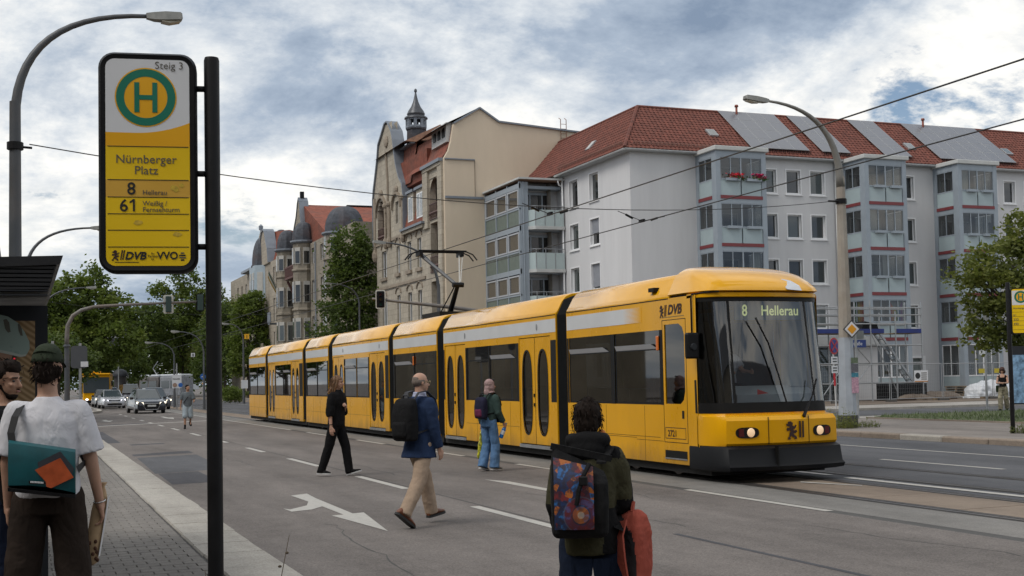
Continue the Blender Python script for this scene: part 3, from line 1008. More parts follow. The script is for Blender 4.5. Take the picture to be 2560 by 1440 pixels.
def skylight(c, rt, w=0.62, h=0.8):
 mb = MB()
 mb.box(-w / 2, w / 2, -h / 2, h / 2, 0.02, 0.14, 1)
 mb.box(-w / 2 + .06, w / 2 - .06, -h / 2 + .06, h / 2 - .06, 0.14, 0.145, 0)
 mb.v = [tuple(Vector(c) + rt @ Vector(v)) for v in mb.v]
 part(mb, 'skylight', [PANE[2], SOLAR_FR], WB)
for x, t in ((41.05, 2.5), (48.9, 2.4), (56.4, 2.3), (64.9, 2.4)):
 skylight(on_slope(x, t, 0.03), rot_r)
skylight(Vector((33.85, 74.2, E0)) + up_l * 2.0, rot_l)
for x in (44.3, 59.6):
 mb = MB()
 q = on_slope(x, 5.25, 0)
 mb.tube([q, q + Vector((0, 0, .75))], 0.075)
 mb.tube([q + Vector((0, 0, .72)), q + Vector((0, 0, .86))], [0.14, 0.11])
 part(mb, 'roof_vent', M('terracotta_vent', (0.25, 0.075, 0.05), 0.7, var=0.15), WB, True)
# ---- stair tower of glass and the recessed corner balconies
m = MB()
GX = 31.2
gy0, gy1 = 77.3, 83.98
TX1 = 31.85
levels = [0.3, 3.15, 6.0, 8.9, 11.8, 14.66]
step = (gy1 - gy0 - 0.1) / 3
for j in range(4):
 y = gy0 + step * j
 m.box(GX, GX + 0.12, y, y + 0.12, 0.1, 15.0)
for z in levels:
 m.box(GX + 0.005, GX + 0.115, gy0, gy1, z - 0.12, z + 0.22)
 m.box(GX + 0.2, 34.4, gy0 + 0.12, gy1, z - 0.1, z + 0.1)
for z in levels[:-1]:
 m.box(GX + 0.01, GX + 0.11, gy0, gy1, z + 1.30, z + 1.42)
m.box(GX + 0.12, TX1, gy0, gy0 + 0.1, 0.1, 15.0)
m.box(TX1 - 0.1, TX1, gy0 + 0.1, 78.3, 0.1, 15.0)
m.tube([(GX + 0.28, gy0 - 0.05, 15), (GX + 0.28, gy0 - 0.05, 0.2)], 0.045)
tower = part(m, 'stair_tower', BAY_BLUE, WB)
WARM = glass('stair_glass', tint=(0.55, 0.56, 0.55), refl=0.10, opaque=0.72, base=(0.10, 0.09, 0.075))
COOL = M('stair_glass_panel', (0.13, 0.17, 0.155), 0.15, var=0.08, spec=0.6)
LGF = M('light_grey_frame', (0.42, 0.44, 0.47), 0.5, var=0.05)
for z in levels[:-1]:
 for j in range(3):
  y = gy0 + 0.13 + step * j
  w_ = step - 0.14
  f = MB()
  f.box(GX - 0.02, GX + 0.09, y + 0.03, y + 0.15, z + 1.44, z + 2.70)
  f.box(GX - 0.02, GX + 0.09, y + w_ - 0.15, y + w_ - 0.03, z + 1.44, z + 2.70)
  f.box(GX - 0.018, GX + 0.088, y + 0.15, y + w_ - 0.15, z + 1.45, z + 1.55)
  f.box(GX - 0.018, GX + 0.088, y + 0.15, y + w_ - 0.15, z + 2.6, z + 2.70)
  part(f, 'window_frame', LGF, tower)
  p = MB()
  p.box(GX + 0.05, GX + 0.06, y + 0.02, y + w_ - .02, z + 1.43, z + 2.7)
  part(p, 'pane', WARM, tower)
  p = MB()
  p.box(GX + 0.05, GX + 0.06, y, y + w_, z + 0.23, z + 1.29)
  part(p, 'lower_pane', COOL, tower)
p = MB()
p.poly([(33.6, 83.9, 0.1), (33.6, 77.5, 0.1), (33.6, 77.5, 15), (33.6, 83.9, 15)])
part(p, 'inner_wall', M('stairwell_wall', (0.3, 0.27, 0.23), 0.8, var=0.05), tower)
p = MB()
p.wall((TX1, 78.3, 0), (1, 0, 0), (0, -1, 0), 34.4 - TX1, 15.2, [], 0.1)
part(p, 'recess_wall', RENDER_W, WB)
c = MB()
c.prism([(31.05, 76.9), (31.05, 84), (34.4, 84), (34.4, 76.9)], 'z', 15.12, 15.24)
part(c, 'canopy', BAY_CAP, WB)
c = MB()
c.box(31.2, 34.3, 77.0, 83.9, 15.06, 15.119)
part(c, 'soffit_boards', M('brown_soffit', (0.2, 0.12, 0.08), 0.7, var=0.15), WB)
for k, z in enumerate(levels[:-1]):
 d = MB()
 d.box(32.0, 33.6, 78.22, 78.28, z + 0.15, z + 2.45)
 o = part(d, 'balcony_door', PANE[3], WB)
 d = MB()
 for a in (31.86, 32.3, 33.2, 33.6):
  d.box(a, a + 0.10, 78.18, 78.29, z + 0.15, z + 2.6)
 d.box(31.86, 33.7, 78.17, 78.285, z + 2.45, z + 2.6)
 part(d, 'door_frame', BAY_BLUE, o)
 if k == 0:
  continue
 zs = z + 0.12
 b = MB()
 outl = [(31.8, 78.25), (31.72, 77.5), (32.2, 76.9), (34.3, 76.9)]
 b.prism([(31.76, 78.28), (31.68, 77.48), (32.18, 76.85), (34.33, 76.85), (34.33, 78.28)], 'z', zs - 0.16, zs + 0.06)
 bal = part(b, 'balcony', BAY_CAP, WB)
 for (ax, ay), (bx_, by) in zip(outl, outl[1:]):
  n_ = max(1, round(math.hypot(bx_ - ax, by - ay) / 0.75))
  for j in range(n_):
   p0 = Vector((ax + (bx_ - ax) * j / n_, ay + (by - ay) * j / n_, 0))
   p1 = Vector((ax + (bx_ - ax) * (j + 1) / n_, ay + (by - ay) * (j + 1) / n_, 0))
   dv = (p1 - p0).normalized() * 0.03
   g = MB()
   g.bar(p0 + dv + Vector((0, 0, zs + 0.56)), p1 - dv + Vector((0, 0, zs + 0.56)), 0.02, 1.2)
   part(g, 'glass_panel', FROST, bal)
   g = MB()
   g.bar(p0 + Vector((0, 0, zs - .1)), p0 + Vector((0, 0, zs + 1.42)), 0.045, 0.045)
   g.bar(p0 + Vector((0, 0, zs + 1.42)), p1 + Vector((0, 0, zs + 1.42)), 0.05, 0.04)
   part(g, 'railing', GREY_METAL, bal)
# ================================================================== beige town house with curved gable and ridge turret
FIREWALL = M('beige_fire_wall_render', (0.64, 0.54, 0.415), 0.9, var=0.05, scale=0.5, bump=0.2, bscale=8, dirt=(0.53, 0.44, 0.33), dscale=0.35, damt=0.5, stretch=(1, 1, 0.35))
def stone(name, c, dirt, damt=.5):
 m = bpy.data.materials.new(name)
 m.use_nodes = True
 t = m.node_tree
 b = t.nodes['Principled BSDF']
 n = N(t)
 pos = n.new('ShaderNodeNewGeometry').outputs['Position']
 sp_ = n.new('ShaderNodeSeparateXYZ', {0: pos})
 v = n.new('ShaderNodeCombineXYZ', {0: n.math('ADD', sp_.outputs[0], sp_.outputs[1]), 1: sp_.outputs[2], 2: 0.0}).outputs[0]
 br = n.new('ShaderNodeTexBrick', {'Vector': v, 'Color1': tuple(x * 1.08 for x in c) + (1,), 'Color2': tuple(x * .86 for x in c) + (1,), 'Mortar': tuple(x * .6 for x in c) + (1,), 'Scale': 1.0, 'Mortar Size': .012, 'Brick Width': .85, 'Row Height': .42})
 dz = n.new('ShaderNodeTexNoise', {'Vector': n.new('ShaderNodeVectorMath', {0: pos, 1: (1, 1, .35)}, operation='MULTIPLY').outputs[0], 'Scale': .55, 'Detail': 7.0, 'Roughness': .7}).outputs[0]
 fz = n.new('ShaderNodeTexNoise', {'Vector': pos, 'Scale': 5.0, 'Detail': 4.0}).outputs[0]
 colr = n.mix(n.math('MULTIPLY', n.ramp(dz, [(0.4, 0.0), (0.68, 1.0)]), damt), br.outputs[0], dirt)
 colr = n.new('ShaderNodeVectorMath', {0: colr, 3: n.math('ADD', n.math('MULTIPLY', fz, .5), .75)}, operation='SCALE').outputs[0]
 n.link(colr, b.inputs['Base Color'])
 b.inputs['Roughness'].default_value = .9
 n.link(n.new('ShaderNodeBump', {'Height': n.math('ADD', fz, br.outputs[1]), 'Strength': .4, 'Distance': .03, }).outputs[0], b.inputs['Normal'])
 MATS[name] = m
 return m
STONE = stone('weathered_sandstone', (0.43, 0.385, 0.31), (0.25, 0.215, 0.17))
STONE_TRIM = M('sandstone_trim', (0.30, 0.25, 0.195), 0.9, var=0.15, scale=1.5, dirt=(0.15, 0.125, 0.10), dscale=0.8, damt=0.5)
LEAD = M('blue_grey_sheet_metal', (0.20, 0.225, 0.26), 0.5, metal=0.25, var=0.12, scale=1.2)
IRON = M('wrought_iron_red_brown', (0.10, 0.055, 0.05), 0.6, var=0.2)
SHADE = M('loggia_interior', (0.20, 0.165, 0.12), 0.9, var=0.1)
def tiled(name, c):
 m = bpy.data.materials.new(name)
 m.use_nodes = True
 t = m.node_tree
 b = t.nodes['Principled BSDF']
 n = N(t)
 pos = n.new('ShaderNodeNewGeometry').outputs['Position']
 sep = n.new('ShaderNodeSeparateXYZ', {0: pos})
 row = n.math('FRACT', n.math('MULTIPLY', sep.outputs[2], 4.2))
 nz = n.new('ShaderNodeTexNoise', {'Vector': pos, 'Scale': 3.0, 'Detail': 4.0}).outputs[0]
 dz = n.new('ShaderNodeTexNoise', {'Vector': pos, 'Scale': 0.5, 'Detail': 5.0}).outputs[0]
 colr = n.mix(n.ramp(nz, [(0.3, 0.0), (0.7, 1.0)]), [x * 0.7 for x in c], [x * 1.25 for x in c])
 colr = n.mix(n.math('MULTIPLY', n.ramp(dz, [(0.5, 0.0), (0.7, 1.0)]), 0.45), colr, (0.13, 0.07, 0.055))
 n.link(colr, b.inputs['Base Color'])
 b.inputs['Roughness'].default_value = 0.8
 h = n.math('MULTIPLY', row, 1.0)
 bn = n.new('ShaderNodeBump', {'Height': h, 'Strength': 0.9, 'Distance': 0.05})
 n.link(bn.outputs[0], b.inputs['Normal'])
 MATS[name] = m
 return m
OLD_TILE = tiled('old_red_roof_tiling', (0.235, 0.07, 0.042))
SLATE = tiled('dark_slate', (0.075, 0.082, 0.098))
BROWN_TILE = tiled('brown_roof_tiling', (0.17, 0.085, 0.05))
BG = empty('town_house', (28.2, 84.0, 0), 0, 'beige sandstone town house with curved gable, slate ridge turret and blank fire wall', 'building')
X0 = 28.2
m = MB()
fw = [(28.2, 0.1), (40.5, 0.1), (42.0, 19.75), (39.2, 19.95), (32.4, 20.4), (30.93, 21.32), (28.95, 20.1), (28.75, 18.9), (28.55, 18.2), (28.2, 17.62)]
m.prism(fw, 'y', 84.0, 84.35)
part(m, 'fire_wall', FIREWALL, BG)
m = MB()
for a, b in zip(fw[2:7], fw[3:7]):
 m.bar((a[0], 84.1, a[1] + .06), (b[0], 84.1, b[1] + .06), 0.5, 0.12, up=(0, 0, 1))
part(m, 'verge_flashing', LEAD, BG)
m = MB()
m.box(28.22, 31.1, 83.85, 84.0, 14.72, 14.88)
part(m, 'ledge', LEAD, BG)
m = MB()
m.box(28.22, 30.5, 83.88, 84.0, 17.52, 17.60)
part(m, 'ledge', LEAD, BG)
m = MB()
m.box(30.48, 30.52, 83.95, 84.0, 14.88, 17.5)
part(m, 'wall_joint', STONE_TRIM, BG)
m = MB()
for xx in (37.3, 37.75):
 m.tube([(xx, 83.9, 18.6), (xx, 83.9, 20.9), (xx, 84.2, 21.05)], 0.03, 5)
for k in range(6):
 m.bar((37.3, 83.9, 18.8 + .35 * k), (37.75, 83.9, 18.8 + .35 * k), 0.03, 0.03)
part(m, 'roof_ladder', M('rust_brown_ladder', (0.22, 0.11, 0.07), 0.6, metal=0.3, var=0.2), BG)
tall = [(99.35, 100.85, 10.35, 12.56), (95.5, 96.45, 10.4, 12.56), (92.35, 93.4, 10.36, 12.58), (89.75, 90.8, 10.32, 12.58), (88.45, 88.85, 10.4, 12.4)]
low = [(y0, y1, 6.3, 8.62) for y0, y1, _, _ in tall]
low2 = [(y0, y1, 2.2, 4.7) for y0, y1, _, _ in tall]
upper = [(95.55, 96.35, 14.4, 16.15)]
log1 = (85.25, 87.55, 13.55, 16.6)
log2 = (85.25, 87.45, 9.65, 13.3)
log3 = (85.25, 87.45, 5.6, 9.0)
arch = (99.15, 101.75, 13.35, 16.8)
Rl = lambda r: (r[0] - 84, r[1] - 84, r[2], r[3])
m = MB()
m.wall((X0, 84.35, 0), (0, 1, 0), (-1, 0, 0), 4.35, 17.45, [(a - .35, b - .35, c, d) for a, b, c, d in map(Rl, (log1, log2, log3))], 0.5, 0, 0)
m.wall((X0, 88.7 - 0.0, 0), (0, 1, 0), (-1, 0, 0), 13.7, 13.2, [(a - 88.7, b - 88.7, c, d) for a, b, c, d in tall[:4] + low[:4] + low2[:4]], 0.3, 0, 0)
part(m, 'street_wall', STONE, BG)
left = [(102.85, 13.2), (102.85, 17.2), (102.6, 18.0), (101.9, 19.3), (101.3, 20.5), (100.95, 21.6), (100.2, 22.1), (98.9, 23.0), (98.2, 23.05)]
right = [(97.0, 22.0), (96.6, 21.2), (96.3, 20.2), (95.8, 19.0), (95.0, 17.9), (94.2, 17.3), (93.9, 16.2), (93.9, 13.2)]
m = MB()
import bisect
def gl(z, side):
 pts_ = left if side else right[::-1]
 for (ya, za), (yb, zb) in zip(pts_, pts_[1:]):
  if za <= z <= zb and zb > za:
   return ya + (yb - ya) * (z - za) / (zb - za)
 return pts_[-1][0] if z > pts_[0][1] else pts_[0][0]
zs = [13.2, 13.35, 14.4, 15.4, 16.15, 16.5, 16.8, 17.3, 17.9, 18.6, 19.3, 20.2, 21.2, 21.7, 22.0, 22.5, 22.9]
for za, zb in zip(zs, zs[1:]):
 zc = (za + zb) / 2
 cuts = []
 if 13.35 < zc < 16.8:
  ya, yb = arch[0], arch[1]
  if zc > 15.5:
   r_ = 1.3
   w_ = r_ * math.sqrt(max(0.02, 1 - ((zc - 15.5) / 1.3) ** 2))
   c_ = (arch[0] + arch[1]) / 2
   ya, yb = c_ - w_, c_ + w_
  cuts.append((ya, yb))
 if 14.4 < zc < 16.15:
  cuts.append((95.55, 96.35))
 if 18.6 < zc < 20.2:
  cuts.append((98.55, 98.85))
 r0, l0, r1, l1 = gl(za + 1e-4, 0), gl(za + 1e-4, 1), gl(zb - 1e-4, 0), gl(zb - 1e-4, 1)
 ys0 = [r0] + [y for c_ in sorted(cuts) for y in c_] + [l0]
 ys1 = [r1] + [y for c_ in sorted(cuts) for y in c_] + [l1]
 for k in range(0, len(ys0), 2):
  for xx in (X0 - 0.05, X0 + 0.4):
   q = [(xx, ys0[k], za), (xx, ys0[k + 1], za), (xx, ys1[k + 1], zb), (xx, ys1[k], zb)]
   m.poly(q if xx > X0 else q[::-1])
 for k in range(1, len(ys0) - 1):
  m.poly([(X0 - 0.05, ys0[k], za), (X0 + 0.4, ys0[k], za), (X0 + 0.4, ys1[k], zb), (X0 - 0.05, ys1[k], zb)])
m.poly([(X0 + .2, 102.85, 0.1), (X0 + .2, 102.4, 0.1), (X0 + .2, 102.4, 13.2), (X0 + .2, 102.85, 13.2)])
m.poly([(X0, 102.4, 0.1), (38, 102.4, 0.1), (38, 102.4, 17), (X0, 102.4, 17)])
part(m, 'gable', STONE, BG)
m = MB()
prof = right[::-1]
rings = []
for y, z in left + right:
 s_ = 0.12 if (y, z) in left else -0.12
 rings.append([(X0 - 0.2, y, z), (X0 + 0.8, y, z), (X0 + 0.8, y + s_, z + 0.10), (X0 - 0.2, y + s_, z + 0.10)])
m.loft(rings)
part(m, 'coping', LEAD, BG)
m = MB()
for z in (9.35, 13.15):
 m.box(X0 - 0.10, X0, 88.7, 102.5, z, z + 0.22)
for y0, y1, z0, z1 in tall[:4] + low[:4]:
 m.box(X0 - 0.16, X0 + 0.02, y0 - 0.15, y1 + 0.15, z0 - 0.28, z0 - 0.02)
 yc = (y0 + y1) / 2
 for k in range(6):
  a0, a1 = PI * k / 6, PI * (k + 1) / 6
  m.bar((X0 - 0.05, yc + 0.75 * math.cos(a0), z1 + 0.15 + 0.5 * math.sin(a0)), (X0 - 0.05, yc + 0.75 * math.cos(a1), z1 + 0.15 + 0.5 * math.sin(a1)), 0.1, 0.09)
for c_, w_ in (((arch[0] + arch[1]) / 2, 1.55), (95.95, 1.25)):
 for k in range(10):
  a0, a1 = PI * k / 10, PI * (k + 1) / 10
  m.bar((X0 - 0.14, c_ + w_ * math.cos(a0), 15.6 + w_ * math.sin(a0)), (X0 - 0.14, c_ + w_ * math.cos(a1), 15.6 + w_ * math.sin(a1)), 0.22, 0.2)
 m.ell((X0 - 0.12, c_, 15.6 + w_ + .25), 0.2, 0.4, 0.35, 8, 5)
m.tube([(X0 - 0.12, 98.4, 14.2), (X0 - .12, 98.35, 18.2), (X0 - .12, 98.7, 20.6)], 0.1, 6)
m.ell((X0 - .1, 98.7, 21.5), 0.15, 0.55, 0.5, 8, 5)
for y in (94.0, 97.9, 99.0):
 m.tube([(X0 - .15, y, 13.4), (X0 - .15, y, 16.2)], 0.14, 8)
 m.ell((X0 - .18, y, 13.1), 0.25, 0.28, 0.5, 8, 5)
 m.ell((X0 - .18, y, 16.2), 0.25, 0.25, 0.25, 8, 5)
m.box(X0 - 0.15, X0 + 0.05, 102.35, 102.95, 12.6, 17.3)
m.ell((X0 - 0.05, 102.65, 12.4), 0.3, 0.4, 0.6, 8, 5)
part(m, 'carved_trim', STONE_TRIM, BG)
m = MB()
m.box(X0 - 0.45, X0 + 0.3, 88.3, 94.0, 13.45, 13.62)
part(m, 'gutter', LEAD, BG)
m = MB()
m.box(X0 - 0.35, X0 + 0.2, 84.3, 88.75, 17.45, 17.68)
part(m, 'gutter', LEAD, BG)
m = MB()
m.box(X0 - 0.3, X0, 88.5, 94.0, 13.2, 13.45)
m.box(X0 - 0.22, X0, 84.35, 88.7, 17.2, 17.45)
m.box(X0 - 0.18, X0 + 0.02, 84.3, 85.2, 0.1, 17.2)
m.box(X0 - 0.18, X0 + 0.02, 87.6, 88.75, 13.0, 17.2)
part(m, 'cornice', STONE, BG)
m = MB()
c_, r_ = 86.4, 1.15
for k in range(8):
 a0, a1 = PI * k / 8, PI * (k + 1) / 8
 m.poly([(X0 + .05, c_ + r_ * math.cos(a0), 15.6 + 1.0 * math.sin(a0)), (X0 + .05, c_ + r_ * math.cos(a1), 15.6 + 1.0 * math.sin(a1)), (X0 + .05, c_ + r_ * math.cos(a1), 16.62), (X0 + .05, c_ + r_ * math.cos(a0), 16.62)])
part(m, 'arch_spandrel', STONE, BG)
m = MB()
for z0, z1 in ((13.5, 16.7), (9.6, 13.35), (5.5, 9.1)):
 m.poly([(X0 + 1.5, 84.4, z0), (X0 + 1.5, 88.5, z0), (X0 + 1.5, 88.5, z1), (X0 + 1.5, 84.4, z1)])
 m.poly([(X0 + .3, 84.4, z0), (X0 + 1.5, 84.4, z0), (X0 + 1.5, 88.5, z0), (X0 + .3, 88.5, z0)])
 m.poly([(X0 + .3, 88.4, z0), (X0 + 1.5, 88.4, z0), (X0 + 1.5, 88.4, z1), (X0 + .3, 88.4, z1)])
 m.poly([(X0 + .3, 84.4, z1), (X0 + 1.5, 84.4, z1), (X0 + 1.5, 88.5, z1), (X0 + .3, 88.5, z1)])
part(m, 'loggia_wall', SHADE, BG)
def grille(y0, y1, z, h=1.1):
 g = MB()
 n_ = int((y1 - y0) / 0.18)
 for k in range(n_ + 1):
  y = y0 + (y1 - y0) * k / n_
  g.bar((X0 - .05, y, z), (X0 - .05, y, z + h), 0.025, 0.025)
 for k in range(n_):
  y = y0 + (y1 - y0) * (k + .5) / n_
  g.lathe([(0.02, 0), (0.10, 0.12), (0.02, 0.24)], (X0 - .05, y, z + h * .3), 6)
 g.box(X0 - .09, X0 - .02, y0, y1, z + h, z + h + .06)
 g.box(X0 - .09, X0 - .02, y0, y1, z, z + .06)
 part(g, 'balcony_railing', IRON, BG)
grille(85.3, 87.5, 13.55)
grille(85.3, 87.4, 9.65)
grille(99.2, 101.7, 13.35)
for r in tall[:4] + low[:4] + low2[:4] + upper:
 window(BG, (X0 + (0.0), r[1], r[2]), (0, -1, 0), (-1, 0, 0), r[1] - r[0], r[3] - r[2], split=True, trim=0, sill=False, pane=PANE[rng.randrange(3)])
m = MB()
prof = [(28.1, 17.62), (28.45, 18.1), (28.75, 18.85), (28.95, 20.05)]
rings = [[(x, 84.36, z), (x, 92.6, z)] for x, z in prof]
m.loft(rings, closed=False, caps=False)
m.poly([(28.1, 88.75, 13.62), (28.1, 93.9, 13.62), (29.0, 93.9, 17.7), (29.0, 88.75, 17.7)])
m.loft([[(28.3, 92.6, 17.2), (28.3, 97.3, 17.2)], [(28.9, 92.6, 20.4), (28.9, 97.2, 20.4)]], closed=False, caps=False)
part(m, 'mansard_roof', OLD_TILE, BG)
m = MB()
m.loft([[(27.9, 92.8, 20.45), (27.9, 102, 20.45)], [(31.6, 95, 22.4), (31.6, 99, 22.4)], [(35.2, 92.8, 20.4), (35.2, 102, 20.4)]], closed=False, caps=False)
m.poly([(27.9, 92.8, 20.45), (35.2, 92.8, 20.4), (31.6, 95, 22.4)])
m.poly([(28.5, 84.36, 20.2), (28.5, 93, 20.2), (30.9, 93, 21.4), (30.9, 84.36, 21.4)])
m.poly([(30.9, 84.36, 21.4), (30.9, 93, 21.4), (33, 93, 20.1), (33, 84.36, 20.1)])
part(m, 'upper_roof', BROWN_TILE, BG)
m = MB()
m.box(28.5, 28.95, 92.9, 97.0, 20.33, 20.48)
part(m, 'roof_gutter', LEAD, BG)
for y0, y1 in ((91.6, 93.2), (88.9, 90.9)):
 d = MB()
 d.box(X0 + 0.0, X0 + 1.2, y0, y1, 13.62, 16.3)
 dm = part(d, 'dormer', STONE, BG)
 d = MB()
 d.box(X0 - 0.15, X0 + 1.3, y0 - .15, y1 + .15, 16.3, 16.5)
 part(d, 'dormer_cap', LEAD, dm)
 n_ = 2 if y1 - y0 > 1.8 else 1
 for k in range(n_):
  a = y0 + 0.2 + (y1 - y0 - .3) / n_ * k
  b = a + (y1 - y0 - .5) / n_
  d = MB()
  d.box(X0 - 0.03, X0 + .02, a, b, 14.1, 16.0)
  part(d, 'dormer_window', WHITE_PAINT, dm)
  d = MB()
  d.box(X0 - 0.035, X0 - .031, a + .1, (a + b) / 2 - .04, 14.2, 15.9)
  d.box(X0 - 0.035, X0 - .031, (a + b) / 2 + .04, b - .1, 14.2, 15.9)
  part(d, 'dormer_pane', PANE[1], dm)
d = MB()
d.box(28.55, 30.2, 84.5, 87.9, 18.9, 20.3)
dm = part(d, 'attic_dormer', M('white_attic_render', (0.55, 0.55, 0.54), 0.8, var=0.1), BG)
for k in range(3):
 d = MB()
 yy = 84.8 + 1.0 * k
 d.prism([(yy, 19.3), (yy + .6, 19.3), (yy + .6, 19.75), (yy + .45, 19.95), (yy + .15, 19.95), (yy, 19.75)], 'x', 28.50, 28.56)
 part(d, 'attic_window', BLACK, dm)
d = MB()
d.loft([[(27.9, 84.3, 19.85), (27.9, 88.4, 19.85)], [(30.95, 84.3, 21.45), (30.95, 88.4, 21.45)]], closed=False, caps=False)
d.loft([[(27.9, 84.3, 19.75), (27.9, 88.4, 19.75)], [(30.95, 84.3, 21.35), (30.95, 88.4, 21.35)]], closed=False, caps=False)
part(d, 'attic_roof', BROWN_TILE, dm)
tx, ty = 31.0, 99.6
m = MB()
m.lathe([(0.86, 20.9), (0.80, 22.75), (0.9, 22.8), (0.9, 22.95)], (tx, ty, 0), 8)
tur = part(m, 'ridge_turret', SLATE, BG)
m = MB()
for k in range(8):
 a = 2 * PI * (k + .5) / 8
 m.box(tx + .74 * math.cos(a) - .12, tx + .74 * math.cos(a) + .12, ty + .74 * math.sin(a) - .12, ty + .74 * math.sin(a) + .12, 22.9, 23.75)
m.lathe([(0.86, 22.93), (0.86, 23.12), (0.66, 23.12), (0.66, 22.93)], (tx, ty, 0), 8, caps=False)
m.lathe([(0.86, 23.6), (0.86, 23.8), (0.6, 23.8), (0.63, 23.6)], (tx, ty, 0), 8, caps=False)
part(m, 'lantern', LEAD, tur)
m = MB()
m.lathe([(1.0, 23.74), (0.97, 23.85), (0.72, 24.0), (0.77, 24.15), (0.66, 24.4), (0.42, 24.75), (0.23, 25.2), (0.12, 25.65), (0.06, 26.0)], (tx, ty, 0), 16)
m.lathe([(0.04, 25.98), (0.12, 26.04), (0.13, 26.15), (0.09, 26.27), (0.02, 26.32)], (tx, ty, 0), 10)
part(m, 'spire', M('dark_metal_spire', (0.075, 0.08, 0.09), 0.4, metal=0.4, var=0.25, scale=2), tur, True, 40)
m = MB()
m.box(29.0, 37, 84.36, 102.2, 12, 20.0)
m.box(28.45, 29.0, 88.8, 102.2, 17.0, 19.2)
part(m, 'attic_body', OLD_TILE, BG)
# ================================================================== weathered houses with slate domes further up the street
GREYST = stone('sooty_sandstone', (0.30, 0.265, 0.21), (0.13, 0.115, 0.095), .65)
PALEST = stone('pale_sandstone', (0.37, 0.325, 0.26), (0.23, 0.20, 0.16))
WINW = M('old_white_sash', (0.42, 0.41, 0.38), 0.6, var=0.1)
def dome_prof(r, z0, h, k=9):
 return [(r * 1.08, z0 - 0.25), (r * 1.08, z0)] + [(r * math.cos(PI / 2 * i / k) ** 0.75 if i < k else 0.02, z0 + h * math.sin(PI / 2 * i / k)) for i in range(k + 1)]
def tower(parent, x, y, r, zt, h, seg=8, name='corner_tower', win=True, zw=((14.1, 15.8), (10.1, 12.3), (6.4, 8.5))):
 m = MB()
 m.lathe([(r, 0.1), (r, zt - 0.3)], (x, y, 0), seg)
 for z in (13.3, 9.2, 5.6):
  m.lathe([(r + .02, z), (r + .15, z + .1), (r + .15, z + .25), (r + .02, z + .3)], (x, y, 0), seg, caps=False)
 t = part(m, name, GREYST, parent)
 d = MB()
 d.lathe(dome_prof(r, zt, h), (x, y, 0), 10)
 part(d, 'dome', SLATE, t)
 d = MB()
 d.lathe([(r + .05, zt - .35), (r + .28, zt - .2), (r + .28, zt - .05), (r, zt)], (x, y, 0), 16, caps=False)
 part(d, 'dome_gutter', LEAD, t)
 if win:
  for z0, z1 in zw:
   for a in (-PI * 0.5, -PI * 0.76, -PI * 1.0):
    c, s_ = math.cos(a), math.sin(a)
    px, py = x + (r * .97) * c, y + (r * .97) * s_
    tx_, ty_ = -s_, c
    w = min(0.38, r * .27)
    f = MB()
    f.loft([[(px + tx_ * w * q + c * .06, py + ty_ * w * q + s_ * .06, z) for q, z in ((-1, z0), (1, z0), (1, z1), (-1, z1))],
      [(px + tx_ * w * q - c * .2, py + ty_ * w * q - s_ * .2, z) for q, z in ((-1, z0), (1, z0), (1, z1), (-1, z1))]])
    part(f, 'window', WINW, t)
    f = MB()
    f.poly([(px + tx_ * w * q * .86 + c * .065, py + ty_ * w * q * .86 + s_ * .065, z) for q, z in ((-1, z0 + .06), (1, z0 + .06), (1, z1 - .38), (-1, z1 - .38))])
    part(f, 'pane', PANE[3] if z0 > 9 else PANE[1], t)
 return t
DB = empty('domed_house', (28, 109, 0), 0, 'sooty stone house with three slate domes and a pinnacled gable', 'building')
m = MB()
wr = []
for y0 in (121.5, 125.6, 132.5, 136.2):
 for z0, z1 in ((14.0, 15.6), (10.1, 12.3), (6.2, 8.6), (2.0, 4.6)):
  wr.append((y0 - 109, y0 + 1.3 - 109, z0, z1))
m.wall((28.0, 109, 0), (0, 1, 0), (-1, 0, 0), 33.5, 16.2, wr, 0.25)
m.poly([(28, 109, 0), (45, 109, 0), (45, 109, 16.2), (28, 109, 16.2)][::-1])
part(m, 'wall', GREYST, DB)
for r in wr:
 window(DB, (28.0, 109 + r[1], r[2]), (0, -1, 0), (-1, 0, 0), r[1] - r[0], r[3] - r[2], trim=0, sill=False, split=True)
m = MB()
m.poly([(28.2, 131.8, 20.85), (28.2, 119.2, 15.9), (50, 119.2, 15.9), (50, 131.8, 20.85)])
m.poly([(28.2, 131.8, 20.85), (50, 131.8, 20.85), (50, 142, 16.2), (28.2, 142, 16.2)])
m.poly([(28.2, 142, 16.2), (28.2, 119.2, 15.9), (28.2, 131.8, 20.85)])
part(m, 'roof', OLD_TILE, DB)
m = MB()
m.poly([(28, 109, 16.2), (50, 109, 16.2), (50, 119.5, 16.2), (28, 119.5, 16.2)])
part(m, 'flat_roof', LEAD, DB)
m = MB()
m.box(33.0, 50, 131.5, 132.1, 20.8, 20.95)
part(m, 'ridge_strip', BLACK, DB)
m = MB()
m.prism([(29.6, 18.0), (30.6, 18.0), (30.6, 18.9), (29.6, 18.9)], 'y', 124.2, 125.5)
part(m, 'roof_hatch', LEAD, DB)
m = MB()
for y in (120.3, 124.5):
 m.tube([(27.85, y, 16), (27.85, y, 0.2)], 0.07, 6)
part(m, 'downpipe', LEAD, DB)
tower(DB, 29.0, 116.6, 1.98, 16.1, 2.5, 16)
tower(DB, 27.6, 128.6, 1.18, 16.6, 1.95, 8)
tower(DB, 27.6, 137.2, 1.2, 16.6, 2.1, 8)
g = MB()
gy = [(130.2, 16), (130.2, 17.2), (130.6, 18.2), (131.0, 19.6), (131.4, 21.0), (131.9, 21.5), (132.4, 21.0), (133.2, 19.6), (134.4, 18.4), (135.2, 17.2), (135.2, 16)]
g.prism(gy, 'x', 27.8, 28.5)
part(g, 'gable', GREYST, DB)
g = MB()
g.box(27.95, 28.35, 131.7, 132.1, 21.5, 22.25)
part(g, 'pinnacle', BLACK, DB)
g = MB()
